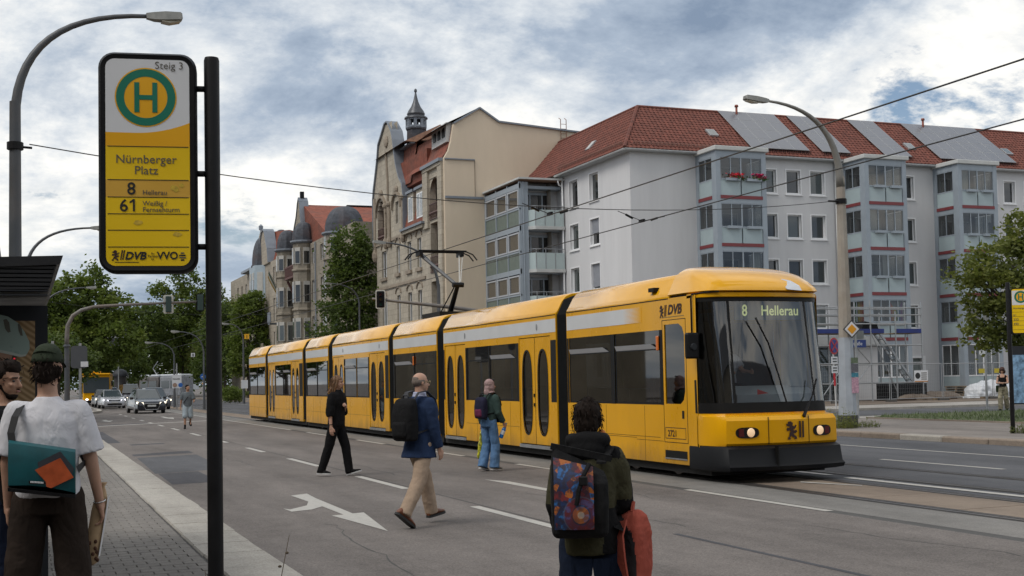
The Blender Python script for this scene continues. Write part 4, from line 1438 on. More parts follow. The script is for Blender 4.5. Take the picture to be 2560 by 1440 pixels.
for (a, b), (c, d) in zip(gy[1:], gy[2:-1]):
 g.bar((28.2, a, b + .08), (28.2, c, d + .08), 1.0, 0.14)
part(g, 'coping', LEAD, DB)
g = MB()
g.box(26.7, 28, 130.0, 134.6, 12.9, 13.1)
for k in range(14):
 g.bar((26.75, 130.1 + .33 * k, 13.1), (26.75, 130.1 + .33 * k, 14.2), 0.12, 0.06)
g.box(26.7, 26.82, 130, 134.6, 14.1, 14.25)
for y in (130.5, 134.0):
 g.bar((28, y, 10.6), (26.9, y, 12.8), 0.18, 0.25)
part(g, 'timber_balcony', M('dark_red_timber', (0.11, 0.05, 0.045), 0.7, var=0.2), DB)
LH = empty('terrace_house', (28, 142.5, 0), 0, 'pale stone house with a blue oriel, small slate dome and steep red roof', 'building')
m = MB()
wr = []
for y0 in (145.3, 146.9, 162.4):
 for z0, z1 in ((13.2, 15.6), (9.1, 11.9), (5.0, 7.9), (1.6, 4.0)):
  wr.append((y0 - 142.5, y0 + 1.0 - 142.5, z0, z1))
m.wall((28.0, 142.5, 0), (0, 1, 0), (-1, 0, 0), 23.5, 16.4, wr, 0.2)
m.poly([(28, 142.5, 0), (40, 142.5, 0), (40, 142.5, 16.4), (28, 142.5, 16.4)][::-1])
part(m, 'wall', PALEST, LH)
for r in wr:
 window(LH, (28.0, 142.5 + r[1], r[2]), (0, -1, 0), (-1, 0, 0), r[1] - r[0], r[3] - r[2], trim=0, sill=False, split=True)
m = MB()
m.poly([(28.2, 153.5, 20.3), (28.0, 148.2, 14.8), (30.2, 143, 15.6), (29.8, 147, 20.0), (29.2, 152, 20.4)])
m.poly([(29.8, 147, 20.0), (30.2, 143, 15.6), (36, 143, 16)])
m.poly([(29.2, 152, 20.4), (29.8, 147, 20.0), (40, 148, 18), (40, 153, 18)])
part(m, 'roof', OLD_TILE, LH)
m = MB()
gg = [(149.5, 16.3), (150.0, 18.0), (151.2, 19.3), (151.8, 20.2), (152.6, 20.6), (154.0, 20.4), (154.6, 19.5), (155, 18), (155, 16.3)]
m.prism(gg, 'x', 27.8, 28.6)
part(m, 'gable', PALEST, LH)
m = MB()
for (a, b), (c, d) in zip(gg, gg[1:]):
 m.bar((28.3, a, b + .05), (28.3, c, d + .05), 1.3, 0.15)
part(m, 'coping', LEAD, LH)
ORIEL = M('pale_blue_oriel_paint', (0.33, 0.40, 0.45), 0.6, var=0.1)
m = MB()
m.prism([(28, 153.0), (26.9, 154.0), (26.9, 157.6), (28, 158.6)], 'z', 0.1, 16.35)
orl = part(m, 'oriel', PALEST, LH)
m = MB()
m.prism([(27.98, 152.96), (26.86, 153.98), (26.86, 157.62), (27.98, 158.64)], 'z', 12.0, 16.36)
part(m, 'oriel_top_storey', ORIEL, orl)
for z0, z1 in ((13.0, 15.5), (8.6, 11.4), (4.8, 7.5)):
 for y in (154.3, 156.2):
  m = MB()
  m.box(26.80, 26.86, y, y + 1.1, z0, z1)
  f = part(m, 'oriel_window', WINW, orl)
  m = MB()
  m.box(26.78, 26.80, y + .12, y + .98, z0 + .15, z1 - .9)
  part(m, 'oriel_pane', PANE[3], orl)
 m = MB()
 dx, dy = 1.1, 1.0
 m.loft([[(27.75, 153.18, z0), (27.15, 153.72, z0), (27.15, 153.72, z1), (27.75, 153.18, z1)], [(27.71, 153.14, z0), (27.11, 153.68, z0), (27.11, 153.68, z1), (27.71, 153.14, z1)]])
 part(m, 'oriel_window', WINW, orl)
m = MB()
m.lathe(dome_prof(1.9, 16.5, 3.6), (28.3, 155.8, 0), 8, sx=0.75)
part(m, 'dome', SLATE, orl, True, 40)
m = MB()
m.box(26.8, 28, 148.6, 150.6, 5.2, 5.5)
m.box(26.8, 26.9, 148.6, 150.6, 5.5, 6.6)
part(m, 'balcony', GREYST, LH)
m = MB()
m.box(26.8, 28, 144.0, 145.0, 8.6, 8.8)
m.box(26.75, 26.85, 143.4, 145.2, 8.8, 10.0)
part(m, 'balcony', LEAD, LH)
m = MB()
m.box(27.2, 28.6, 159, 166.3, 16.3, 16.6)
part(m, 'eaves_board', LEAD, LH)
fl = empty('green_white_yellow_flag', (27.6, 142.6, 12.2), 0, 'slack green, white and yellow flag on a pole slanting from the house front', 'flag')
m = MB()
m.tube([(0.4, 0, -0.6), (-1.2, -0.5, 2.4)], 0.05, 6)
m.build('pole', WINW, fl)
for k, (mm, a) in enumerate(((M('flag_dark_green', (0.03, 0.09, 0.05), 0.8, var=0.1), 0), (M('flag_white', (0.6, 0.6, 0.58), 0.8, var=0.05), 1), (M('flag_ochre', (0.5, 0.33, 0.05), 0.8, var=0.1), 2))):
 m = MB()
 rings = []
 for j in range(5):
  t = j / 4
  p = Vector((-1.2 + 1.0 * t, -0.5 + .25 * t, 2.3 - 2.0 * t))
  q = Vector((-.35, -1.15, -.75)) * (a / 3) * (0.9 + .1 * math.sin(5 * t))
  q2 = Vector((-.35, -1.15, -.75)) * ((a + 1) / 3) * (0.9 + .1 * math.sin(5 * t))
  rings.append([p + q, p + q2])
 m.loft(rings, closed=False, caps=False)
 m.build('stripe', mm, fl)
# ---- pale block with a pointed gable, seen beside the stop pole
FB = empty('far_town_house', (33, 190, 0), 0, 'pale far house with a pointed gable and red roof behind the stop pole', 'building')
m = MB()
wr = [(y0 - 190, y0 + 1.4 - 190, z0, z0 + 2.4) for y0 in (192, 196, 200, 204) for z0 in (3, 7, 11, 15)]
m.wall((33, 190, 0), (0, 1, 0), (-1, 0, 0), 22, 19, wr, 0.25)
m.wall((33, 190, 0), (1, 0, 0), (0, -1, 0), 12, 19, [(a, a + 1.3, z, z + 2.3) for a in (0.9, 3.2) for z in (3, 7, 11, 15)], 0.25)
m.prism([(32.8, 19), (35.6, 19), (35.2, 21.5), (34.2, 25.3), (33.3, 21.5)], 'y', 189.9, 190.4)
part(m, 'wall', PALEST, FB)
for r in wr[:8]:
 window(FB, (33, 190 + r[1], r[2]), (0, -1, 0), (-1, 0, 0), r[1] - r[0], r[3] - r[2], trim=0, sill=False, split=True)
for a in (0.9, 3.2):
 for z in (3, 7, 11, 15):
  window(FB, (33 + a, 190, z), (1, 0, 0), (0, -1, 0), 1.3, 2.3, trim=0, sill=False, split=True)
m = MB()
m.lathe([(0.3, 25.2), (0.35, 25.8), (0.05, 26.1)], (34.2, 190.1, 0), 8)
part(m, 'finial', LEAD, FB)
m = MB()
m.loft([[(36.2, 190.5, 19), (36.2, 212, 19)], [(40.5, 193, 24.6), (40.5, 210, 24.6)], [(45, 190.5, 19), (45, 212, 19)]], closed=False, caps=False)
m.poly([(36.2, 190.5, 19), (45, 190.5, 19), (40.5, 193, 24.6)])
part(m, 'roof', OLD_TILE, FB)
m = MB()
m.lathe(dome_prof(1.4, 22.8, 3.0), (38.0, 193.5, 0), 8)
m.lathe([(1.4, 19), (1.4, 22.6)], (38.0, 193.5, 0), 8)
part(m, 'slate_turret', SLATE, FB, True, 40)
m = MB()
m.ell((41.6, 191.5, 25.4), 0.9, 0.25, 1.2, 12, 8)
m.tube([(41.7, 191.8, 25), (41.8, 192.2, 23.5)], 0.08)
part(m, 'satellite_dish', WINW, FB)
TB = empty('tower_block', (75, 600, 0), 0, 'distant pale high-rise with balconies above the tree tops', 'building')
m = MB()
m.box(73.4, 78.3, 600, 612, 0, 39)
part(m, 'wall', M('far_grey_concrete', (0.40, 0.43, 0.46), 0.8, var=0.1), TB)
for k in range(10):
 m = MB()
 m.box(73, 78.5, 599, 600, 9 + 3.3 * k, 10.2 + 3.3 * k)
 part(m, 'balcony_band', M('far_white_band', (0.5, 0.53, 0.56), 0.6, var=0.05), TB)
LB = empty('edge_block', (-4.2, 62, 0), 0, 'grey flat-roofed block peeping in behind the left lamp post', 'building')
m = MB()
m.box(-12, -1.05, 62, 80, 0, 8.0)
part(m, 'wall', M('old_yellowish_render', (0.33, 0.29, 0.22), 0.9, var=0.2, scale=0.6), LB)
m = MB()
m.box(-12.1, -1.0, 61.9, 80, 8.0, 9.4)
part(m, 'attic_cladding', M('grey_shingle', (0.16, 0.17, 0.19), 0.6, var=0.2), LB)
# ---- houses on the near side of the street, behind and left of the viewer: seen only as reflections in the tram glass
for k, (x0, x1, y0, y1, h) in enumerate(((-30, -15, -45, 12, 14.5), (-28, -16, 14, 44, 12.5), (-14, 10, -48, -34, 15), (14, 48, -50, -36, 13))):
 hb = empty('near_side_house', (x0, y0, 0), 0, ('long house on the near side mirrored in the tram side windows', 'lower house up the near side mirrored in the rear tram windows', 'house behind the viewer mirrored in the windscreen', 'house behind the viewer to the right mirrored in the windscreen corner')[k], 'building')
 m = MB()
 W, D = x1 - x0, y1 - y0
 side = k < 2
 L = D if side else W
 rc = [(2 + 3.1 * i, 3.4 + 3.1 * i, 1.4 + 3.1 * j, 3.1 + 3.1 * j) for i in range(int((L - 3) / 3.1)) for j in range(4) if 3.1 + 3.1 * j < h - .5]
 if side:
  m.wall((W, 0, 0), (0, 1, 0), (1, 0, 0), D, h, rc, .2)
  m.poly([(0, 0, 0), (W, 0, 0), (W, 0, h), (0, 0, h)])
  m.poly([(W, D, 0), (0, D, 0), (0, D, h), (W, D, h)])
 else:
  m.wall((0, D, 0), (1, 0, 0), (0, 1, 0), W, h, rc, .2)
  m.poly([(0, 0, 0), (0, D, 0), (0, D, h), (0, 0, h)])
  m.poly([(W, D, 0), (W, 0, 0), (W, 0, h), (W, D, h)])
 m.build('wall', PALEST if k % 2 else M('ochre_render', (.36, .30, .22), .9, var=.1), hb)
 m = MB()
 for a, b, c, d in rc:
  q = [(a, c), (b, c), (b, d), (a, d)]
  m.poly([(W - .18, u, z) if side else (u, D - .18, z) for u, z in q])
 tag(m.build('window_panes', PANE[0], hb), kind='stuff')
 m = MB()
 if side:
  m.prism([(-.4, h), (W + .4, h), (W / 2, h + 4.5)], 'y', -.3, D + .3)
 else:
  m.prism([(-.4, h), (D + .4, h), (D / 2, h + 4.5)], 'x', -.3, W + .3)
 m.build('roof', SLATE, hb)
# ================================================================== the tram
YEL = M('tram_yellow_paint', (0.76, 0.375, 0.0), 0.3, var=0.05, scale=1.2, coat=0.25, spec=0.3, dirt=(0.50, 0.23, 0.0), dscale=0.9, damt=0.25, stretch=(1, 1, 0.6))
TW_ = M('tram_white_band', (0.62, 0.64, 0.66), 0.35, var=0.05, scale=1.5, coat=0.4)
_n = N(YEL.node_tree)
_b = YEL.node_tree.nodes['Principled BSDF']
_p = _n.new('ShaderNodeNewGeometry').outputs['Position']
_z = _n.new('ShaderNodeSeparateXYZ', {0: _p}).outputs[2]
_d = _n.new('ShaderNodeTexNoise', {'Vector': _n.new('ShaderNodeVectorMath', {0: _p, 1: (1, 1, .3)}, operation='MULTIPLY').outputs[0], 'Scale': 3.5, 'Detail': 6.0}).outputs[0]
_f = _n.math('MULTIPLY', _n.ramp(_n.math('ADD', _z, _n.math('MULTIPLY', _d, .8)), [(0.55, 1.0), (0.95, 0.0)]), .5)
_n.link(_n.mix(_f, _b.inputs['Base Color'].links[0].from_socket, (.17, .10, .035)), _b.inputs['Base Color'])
YELG = M('tram_roof_yellow_gloss', (0.76, 0.375, 0.0), 0.2, var=0.05, scale=1.2, coat=.6, spec=.45, bump=.05, bscale=1.5)
BELL = M('bellows_rubber', (0.012, 0.013, 0.014), 0.6, spec=.2, var=0.25, scale=12)
BELLG = M('bellows_grey', (0.10, 0.105, 0.11), 0.55, var=0.15)
UNDER = M('underfloor_black', (0.01, 0.01, 0.01), 0.8, var=0.2)
TGL = glass('tram_tinted_glass', tint=(0.13, 0.135, 0.135), refl=0.06)
WSG = glass('windscreen_glass', tint=(0.62, 0.66, 0.68), refl=0.10)
GAP = M('dark_rubber_seal', (0.008, 0.008, 0.008), 0.5, var=0, spec=.2)
SEATM = M('seat_fabric_blue_grey', (0.06, 0.065, 0.08), 0.9, var=0.2)
INTER = M('tram_interior_grey', (0.16, 0.165, 0.165), 0.7, var=0.05)
DASH = M('dashboard_grey', (0.34, 0.36, 0.37), 0.5, var=0.05)
SIGNAL_YELLOW = M('grab_pole_yellow', (.6, .42, .02), .4, var=0)
TR = empty('tram', (11.37, 17.0, 0), 0, 'long yellow articulated tram with white roofline band and bellows, line 8', 'tram')
W2 = 1.17
SEC = [(0.72, 5.87), (6.41, 13.70), (14.27, 18.39), (18.90, 26.05), (26.72, 30.46), (31.04, 38.34), (38.92, 43.2)]
WIN = {0: [(1.95, 3.72), (3.86, 5.78)], 1: [(8.60, 10.3), (10.36, 11.92)], 2: [(14.42, 16.3), (16.36, 18.25)], 3: [(21.25, 22.7), (22.76, 24.32)], 4: [(26.9, 28.5), (28.56, 30.3)], 5: [(33.4, 34.9), (34.96, 36.6)], 6: [(39.1, 41.0), (41.06, 43.0)]}
DOOR = {1: [(6.72, 8.46), (12.02, 13.60)], 3: [(19.30, 21.10), (24.42, 25.98)], 5: [(31.70, 33.28), (36.70, 38.24)]}
Z0, Z1 = 0.24, 3.02
def oval_plate(mb, u0, u1, z0, z1, cu, cz, a, b, x, n=28, rect_pow=3.0, mat=None):
 ring, rim = [], []
 for k in range(n):
  t = 2 * PI * k / n
  c, s_ = math.cos(t), math.sin(t)
  sc = 1.0
  p = (cu + a * math.copysign(abs(c) ** 0.8, c), cz + b * math.copysign(abs(s_) ** 0.62, s_))
  q = max(abs(c) / ((u1 - u0) / 2), abs(s_) / ((z1 - z0) / 2))
  e = ((u0 + u1) / 2 + c / q, (z0 + z1) / 2 + s_ / q)
  ring.append(p)
  rim.append(e)
 i = mb.pts([(x, u, z) for u, z in ring])
 j = mb.pts([(x, u, z) for u, z in rim])
 for k in range(n):
  k2 = (k + 1) % n
  mb.face((i + k, j + k, j + k2, i + k2), mat)
 for cu_, cz_ in ((u0, z0), (u1, z0), (u1, z1), (u0, z1)):
  best = sorted(range(n), key=lambda k: (rim[k][0] - cu_) ** 2 + (rim[k][1] - cz_) ** 2)
  k = min(best[0], best[1]) if abs(best[0] - best[1]) == 1 else max(best[0], best[1])
  kk = (k + 1) % n
  p = mb.pts([(x, cu_, cz_)])
  mb.face((j + k, p, j + kk), mat)
 return ring
for si, (ya, yb) in enumerate(SEC):
 cab = si == 0
 for sx in (1, -1):
  m = MB()
  rects = [(a - ya, b - ya, 1.22, 2.50) for a, b in WIN[si]]
  if sx == -1:
   rects += [(a - ya, b - ya, 0.30, 2.60) for a, b in DOOR.get(si, [])]
   if cab:
    rects += [(1.12 - ya, 1.80 - ya, 1.24, 2.58)]
  m.wall((sx * W2, ya, Z0), (0, 1, 0), (sx, 0, 0), yb - ya, Z1 - Z0, [(a, b, c - Z0, d - Z0) for a, b, c, d in rects], 0.05)
  for y in ((yb,) if cab else (ya, yb)):
   m.poly([(sx * W2, y, Z0), (sx * 0.75, y, Z0), (sx * 0.75, y, Z1), (sx * W2, y, Z1)])
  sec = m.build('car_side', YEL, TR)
 for z_, y_ in ((.66, None), (None, ya + (yb - ya) * .36), (None, ya + (yb - ya) * .66)):
  if y_ is None or not any(a - .1 < y_ < b + .1 for a, b in DOOR.get(si, [])):
   g = MB()
   spn = [(ya + (1.3 if cab else .05), yb - .05)] if y_ is None else [(y_, y_ + .007)]
   if y_ is None and si in DOOR:
    D = DOOR[si]
    spn = [(D[0][1] + .03, D[1][0] - .03)]
   g.box(-W2 - .002, -W2, spn[0][0], spn[0][1], z_ or Z0, (z_ + .006) if z_ else 1.2)
   g.build('panel_seam', GAP, sec)
 r = MB()
 pr = [(-W2, 3.02), (-W2 - 0.005, 3.05), (-1.13, 3.12), (-1.03, 3.30), (-0.94, 3.40), (-0.80, 3.455), (-0.4, 3.50), (0.4, 3.50), (0.80, 3.455), (0.94, 3.40), (1.03, 3.30), (1.13, 3.12), (W2 + 0.005, 3.05), (W2, 3.02)]
 y_a = 1.62 if cab else ya
 rings = [[(x * 0.985, y_a, z - 0.01) for x, z in pr], [(x, y_a + 0.03, z) for x, z in pr], [(x, yb - 0.03, z) for x, z in pr], [(x * 0.985, yb, z - 0.01) for x, z in pr]]
 r.loft(rings, closed=True)
 r.build('roof_fairing', YELG, TR, True, auto=50)
 g = MB()
 g.box(-W2 - 0.003, W2 + 0.003, y_a + 0.02, yb - 0.02, 3.005, 3.022)
 g.build('roof_seam', GAP, sec)
 g = MB()
 y_w = 3.35 if cab else ya + 0.02
 for sx in (1, -1):
  g = MB()
  g.box(sx * W2, sx * (W2 + 0.004), y_w, yb - 0.02, 2.66, 2.935)
  g.build('white_band', TW_, sec)
 for a, b in WIN[si]:
  for sx in (-1, 1):
   g = MB()
   g.poly([(sx * (W2 - .012), a, 1.22), (sx * (W2 - .012), b, 1.22), (sx * (W2 - .012), b, 2.5), (sx * (W2 - .012), a, 2.5)])
   w_ = g.build('window', TGL, sec)
   if sx == -1:
    f = MB()
    f.box(-W2 + .010, -W2 + .02, a, b, 1.22, 1.26)
    f.box(-W2 + .010, -W2 + .02, a, a + .05, 1.26, 2.5)
    f.box(-W2 + .010, -W2 + .02, b - .05, b, 1.26, 2.5)
    f.box(-W2 + .009, -W2 + .02, a + .05, b - .05, 2.16, 2.19)
    f.build('window_seal', GAP, sec)
    if (b > 3.8 or cab) and WIN[si].index((a, b)) == (0 if si in (1, 5) else 1) or cab:
     f = MB()
     f.loft([[(-W2 + .004, a + .12, 2.19), (-W2 + .004, b - .06, 2.19), (-W2 - .03, b - .06, 2.27), (-W2 - .03, a + .30, 2.27)], [(-W2 + .01, a + .12, 2.18), (-W2 + .01, b - .06, 2.18), (-W2 - .024, b - .06, 2.26), (-W2 - .024, a + .30, 2.26)]])
     f.build('hopper_vent', M('painted_sky_reflection_pane', (.45, .47, .5), .12, var=0, spec=.8), sec)  # pale grey colour paints in the sky reflection on the tilted pane
 d0, d1 = min(a for a, b in WIN[si]), max(b for a, b in WIN[si])
 g = MB()
 if si == 0:
  spans = [(1.86, 1.95), (3.72, 3.86), (5.78, 5.86)]
 elif si in DOOR:
  D = DOOR[si]
  spans = [(ya + .01, D[0][0] - .02), (D[0][1] + .02, d0), (d1, D[1][0] - .02), (D[1][1] + .02, yb - .01), (WIN[si][0][1], WIN[si][1][0])]
 else:
  spans = [(ya + .01, d0), (d1, yb - .01), (WIN[si][0][1], WIN[si][1][0])]
 for a, b in spans:
  if b - a > 0.01:
   g = MB()
   g.box(-W2 - .003, -W2 + 0.03, a, b, 1.22, 2.5)
   g.build('dark_pillar', GAP, sec)
 for a, b in DOOR.get(si, []):
  mid = (a + b) / 2
  for u0, u1 in ((a + .012, mid - .012), (mid + .012, b - .012)):
   lf = MB()
   cu = (u0 + u1) / 2
   ring = oval_plate(lf, u0, u1, 0.32, 2.585, cu, 1.42, (u1 - u0) * 0.30, 0.88, -W2 + 0.012)
   leaf = lf.build('door_leaf', YEL, sec)
   leaf.name = 'door_leaf'
   gl_ = MB()
   gl_.poly([(-W2 + 0.02, u, z) for u, z in ring])
   gl_.build('door_pane', TGL, sec)
   rm = MB()
   rm.loft([[(-W2 + .002, cu + (u - cu) * s_, 1.42 + (z - 1.42) * (1 + (s_ - 1) * .3)) for u, z in ring] for s_ in (0.98, 1.14)] , caps=False)
   rm.build('door_seal', GAP, sec)
  st = MB()
  st.box(-W2 - .02, -W2 + .05, a, b, 0.23, 0.30)
  st.build('door_step', GREY_METAL, sec)
  bt = MB()
  for z in (1.32, 1.12):
   bt.box(-W2 - .006, -W2 + .012, mid + 0.02, mid + 0.07, z, z + .07)
  bt.build('door_button', BLACK, sec)
 if si in (0, 2):
  o_ = MB()
  yy = 2.02 if si == 0 else 16.33
  o_.bbox(-W2 - .03, -W2, yy - .04, yy + .04, 2.15, 2.4, 0.01)
  o_.build('side_indicator', M('orange_indicator', (0.65, 0.16, 0.02), 0.3, var=0), sec)
 if si in (1, 3):
  for k in range(2):
   o_ = MB()
   yy = ya + 1.0 + 4.6 * k
   o_.lathe([(0.035, 0), (0.035, 0.01)], (0, 0, 0), 10)
   o_.v = [(-W2 - .004 - z, yy + x, 2.8 + y * 2) for x, y, z in o_.v]
   o_.build('band_cap', GREY_METAL, sec)
 it = MB()
 it.box(-1.05, 1.05, ya + .1 + (1.9 if cab else 0), yb - .1, 0.36, 0.42)
 it.box(-1.05, 1.05, ya + .1 + (1.9 if cab else 0), yb - .1, 2.62, 2.66)
 it.build('interior_shell', INTER, sec)
 st = MB()
 yy = ya + (2.4 if cab else 0.5)
 while yy < yb - 0.6:
  if not any(a - .3 < yy < b + .1 for a, b in DOOR.get(si, [])):
   for xs_ in (-0.78, 0.78):
    st.bbox(xs_ - .22, xs_ + .22, yy, yy + .42, 0.78, 0.88, .02)
    st.bbox(xs_ - .22, xs_ + .22, yy + .38, yy + .46, 0.88, 1.5, .02)
  yy += 0.85
 if st.v:
  tag(st.build('seat_rows', SEATM, sec), kind='stuff')
 for k in range(3):
  g = MB()
  yy = ya + (yb - ya) * (.3 + .25 * k)
  g.tube([(-.45, yy, .42), (-.45, yy, 2.62)], .018, 6)
  g.build('grab_pole', SIGNAL_YELLOW, sec)
 u = MB()
 u.box(-1.08, 1.08, ya - .2 if not cab else 0.5, yb + .2, 0.10, 0.34)  # black box set low and wide, standing in for shade under the tram too
 u.build('underframe', UNDER, sec)
def fade_mat():
 m = bpy.data.materials.new('white_band_fade')
 m.use_nodes = True
 t = m.node_tree
 b = t.nodes['Principled BSDF']
 n = N(t)
 sep = n.new('ShaderNodeSeparateXYZ', {0: n.new('ShaderNodeTexCoord').outputs['Object']})
 g = n.math('DIVIDE', n.math('SUBTRACT', sep.outputs[1], 2.65), 0.7, clamp=True)
 st = n.math('FRACT', n.math('MULTIPLY', sep.outputs[2], 45.0))
 f = n.math('GREATER_THAN', g, st)
 n.link(n.mix(f, (0.76, 0.375, 0.0), (0.62, 0.64, 0.66)), b.inputs['Base Color'])
 b.inputs['Roughness'].default_value = 0.35
 return m
g = MB()
g.box(-W2 - .004, -W2, 2.62, 3.35, 2.66, 2.935)
g.build('white_band_fade', fade_mat(), TR)
for (a0, ya), (yb, b1) in zip(SEC, SEC[1:]):
 m = MB()
 n_ = 10
 for k in range(n_ + 1):
  pass
 rings = []
 for k in range(2 * n_ + 1):
  t = k / (2 * n_)
  s_ = 1.0 if k % 2 else 0.94
  y = ya + (yb - ya) * t
  w, h0, h1 = (W2 - .02) * s_, 0.32, 3.40 * (1 if k % 2 else 0.985)
  rings.append([(-w, y, h0), (-w, y, 3.0), (-w * .86, y, h1 - .08), (-w * .68, y, h1), (w * .68, y, h1), (w * .86, y, h1 - .08), (w, y, 3.0), (w, y, h0)])
 m.loft(rings, closed=True, caps=False)
 m.m = [1 if (f // 8) % 4 == 1 else 0 for f in range(len(m.f))]
 m.build('bellows', [BELL, BELLG], TR)
for y in (2.9, 16.3, 28.6, 41.0):
 m = MB()
 m.box(-0.95, 0.95, y - 1.1, y + 1.1, 0.12, 0.5)
 bo = m.build('bogie', UNDER, TR)
 for dy in (-.8, .8):
  for sx in (-.73, .73):
   w = MB()
   w.lathe([(0.3, -.06), (0.3, .06)], (0, 0, 0), 18)
   w.v = [(sx + z, y + dy + x, 0.31 + yy) for x, yy, z in w.v]
   w.build('wheel', RAIL, bo)
# ---- front end
def plan(w, yc, wf, yf, bulge, nc=5, nf=11):
 L = []
 for k in range(nc):
  t = k / nc
  p0, p1, p2 = (-w, yc), (-(w * .985), yf + (yc - yf) * .38), (-wf, yf)
  L.append(((1 - t) ** 2 * p0[0] + 2 * t * (1 - t) * p1[0] + t * t * p2[0], (1 - t) ** 2 * p0[1] + 2 * t * (1 - t) * p1[1] + t * t * p2[1]))
 F = []
 for k in range(nf):
  x = -wf + 2 * wf * k / (nf - 1)
  F.append((x, yf - bulge * (1 - (x / wf) ** 2)))
 return L + F + [(-x, y) for x, y in reversed(L)]
def front_loft(levels, name, mat, parent, yend=None, smooth=True, closed=False, auto=45):
 m = MB()
 rings = []
 for z, args in levels:
  p = plan(*args)
  if yend is not None:
   p = [(p[0][0], yend)] + p + [(p[-1][0], yend)]
  rings.append([(x, y, z) for x, y in p])
 m.loft(rings, closed=closed, caps=closed)
 return m.build(name, mat, parent, smooth, auto=auto)
def gplan(z):
 t = (z - 1.08) / 1.9
 return (W2 - 0.012 * t, 0.78 + 0.06 * t, 0.93 - 0.05 * t, 0.26 + 0.24 * t, 0.10)
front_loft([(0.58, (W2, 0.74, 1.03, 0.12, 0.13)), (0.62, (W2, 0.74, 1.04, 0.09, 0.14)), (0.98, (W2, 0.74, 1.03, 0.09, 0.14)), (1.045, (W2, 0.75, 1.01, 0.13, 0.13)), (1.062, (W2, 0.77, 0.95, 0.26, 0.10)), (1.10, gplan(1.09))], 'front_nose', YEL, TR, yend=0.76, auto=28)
m = MB()
m.poly([(-W2, 0.70, 0.24), (-W2, 0.76, 0.24), (-W2, 0.76, 0.6), (-W2, 0.70, 0.6)])
m.build('cab_skirt', YEL, TR)
front_loft([(0.17, (W2 - .03, 0.75, 1.0, 0.10, 0.16)), (0.20, (W2 + .01, 0.80, 1.07, -0.04, 0.17)), (0.26, (W2 + .015, 0.80, 1.08, -0.06, 0.17)), (0.30, (W2 + .012, 0.80, 1.06, -0.02, 0.16)), (0.54, (W2 + .01, 0.80, 1.05, 0.02, 0.15)), (0.585, (W2 - .01, 0.78, 1.02, 0.10, 0.13))], 'bumper', M('black_bumper', (0.006, 0.0065, 0.008), 0.5, var=0.25, scale=3, spec=.2), TR, yend=1.02)
m = MB()
m.box(-0.012, 0.012, -.27, -.19, .22, .58)
m.build('bumper_joint', GAP, TR).location = (-.28, .06, 0)
zs_ = [1.10, 1.4, 1.8, 2.2, 2.6, 2.97]
for a, b, nm, gm in ((4, 17, 'windscreen', WSG), (0, 5, 'corner_glass', TGL), (16, 21, 'corner_glass', TGL)):
 m = MB()
 m.loft([[(x, y, z) for x, y in plan(*gplan(z))[a:b]] for z in zs_], closed=False, caps=False)
 m.build(nm, gm, TR, True)
front_loft([(1.095, tuple(v + (0.006 if i in (0, 2) else -0.006 if i == 3 else 0) for i, v in enumerate(gplan(1.095)))), (1.26, tuple(v + (0.006 if i in (0, 2) else -0.006 if i == 3 else 0) for i, v in enumerate(gplan(1.26))))], 'glass_border', GAP, TR)
front_loft([(2.90, tuple(v + (0.006 if i in (0, 2) else -0.006 if i == 3 else 0) for i, v in enumerate(gplan(2.90)))), (2.975, tuple(v + (0.006 if i in (0, 2) else -0.006 if i == 3 else 0) for i, v in enumerate(gplan(2.975))))], 'glass_border', GAP, TR)
for s in (-1, 1):
 m = MB()
 rings = []
 for z in zs_:
  p = plan(*gplan(z))
  a, b = p[4], p[6]
  rings.append([(s * -a[0] * 1.004, a[1] - .004, z), (s * -b[0] * 1.004, b[1] - .006, z), (s * -b[0] * .98, b[1] + .05, z), (s * -a[0] * .98, a[1] + .05, z)])
 m.loft(rings)
 m.build('windscreen_pillar', GAP, TR)
 m = MB()
 rings = []
 for z in zs_:
  p = plan(*gplan(z))[0]
  rings.append([(s * -p[0] * 1.003, p[1] + .02, z), (s * -p[0] * 1.003, p[1] - .05, z), (s * -p[0] * .97, p[1] - .05, z), (s * -p[0] * .97, p[1] + .02, z)])
 m.loft(rings)
 m.build('side_pillar', GAP, TR)
front_loft([(2.965, gplan(2.97)), (2.975, (W2, 0.84, 0.90, 0.46, 0.10)), (3.04, (W2, 0.84, 0.90, 0.46, 0.10)), (3.045, (W2 - .05, 0.9, 0.85, 0.55, 0.10))], 'header_rail', YEL, TR, yend=1.0)
front_loft([(3.03, (W2 - .05, 0.9, 0.86, 0.60, 0.10)), (3.12, (W2 - .05, 0.9, 0.86, 0.60, 0.10))], 'vent_gap', GAP, TR, yend=1.7)
front_loft([(3.055, (W2 - .02, 1.02, 0.98, 0.50, 0.12)), (3.075, (W2 + .004, 0.98, 1.0, 0.45, 0.13)), (3.13, (W2 - .03, 1.0, 0.97, 0.47, 0.13)), (3.24, (1.09, 1.06, 0.93, 0.60, 0.14)), (3.36, (1.03, 1.15, 0.87, 0.80, 0.15)), (3.46, (0.93, 1.35, 0.78, 1.08, 0.12)), (3.53, (0.80, 1.55, 0.66, 1.42, 0.08)), (3.56, (0.5, 1.6, 0.4, 1.56, 0.02))], 'roof_cap', YELG, TR, yend=1.64, closed=True, auto=60)
m = MB()
m.prism([(0.32, 3.09), (0.60, 3.07), (0.61, 3.16), (0.52, 3.25), (0.38, 3.28), (0.28, 3.25), (0.30, 3.2)], 'y', 0.0, 0.02)
m.v = [(x, 0.305 + max(0, z - 3.09) * 1.25 + y, z) for x, y, z in m.v]
m.build('roof_lamp', M('pale_blue_lens', (0.55, 0.58, 0.62), 0.25, var=0.04), TR)
m = MB()
m.box(-W2 - .01, -W2 + .12, 2.12, 2.32, 3.17, 3.24)
m.build('roof_air_slot', GAP, TR)
m = MB()
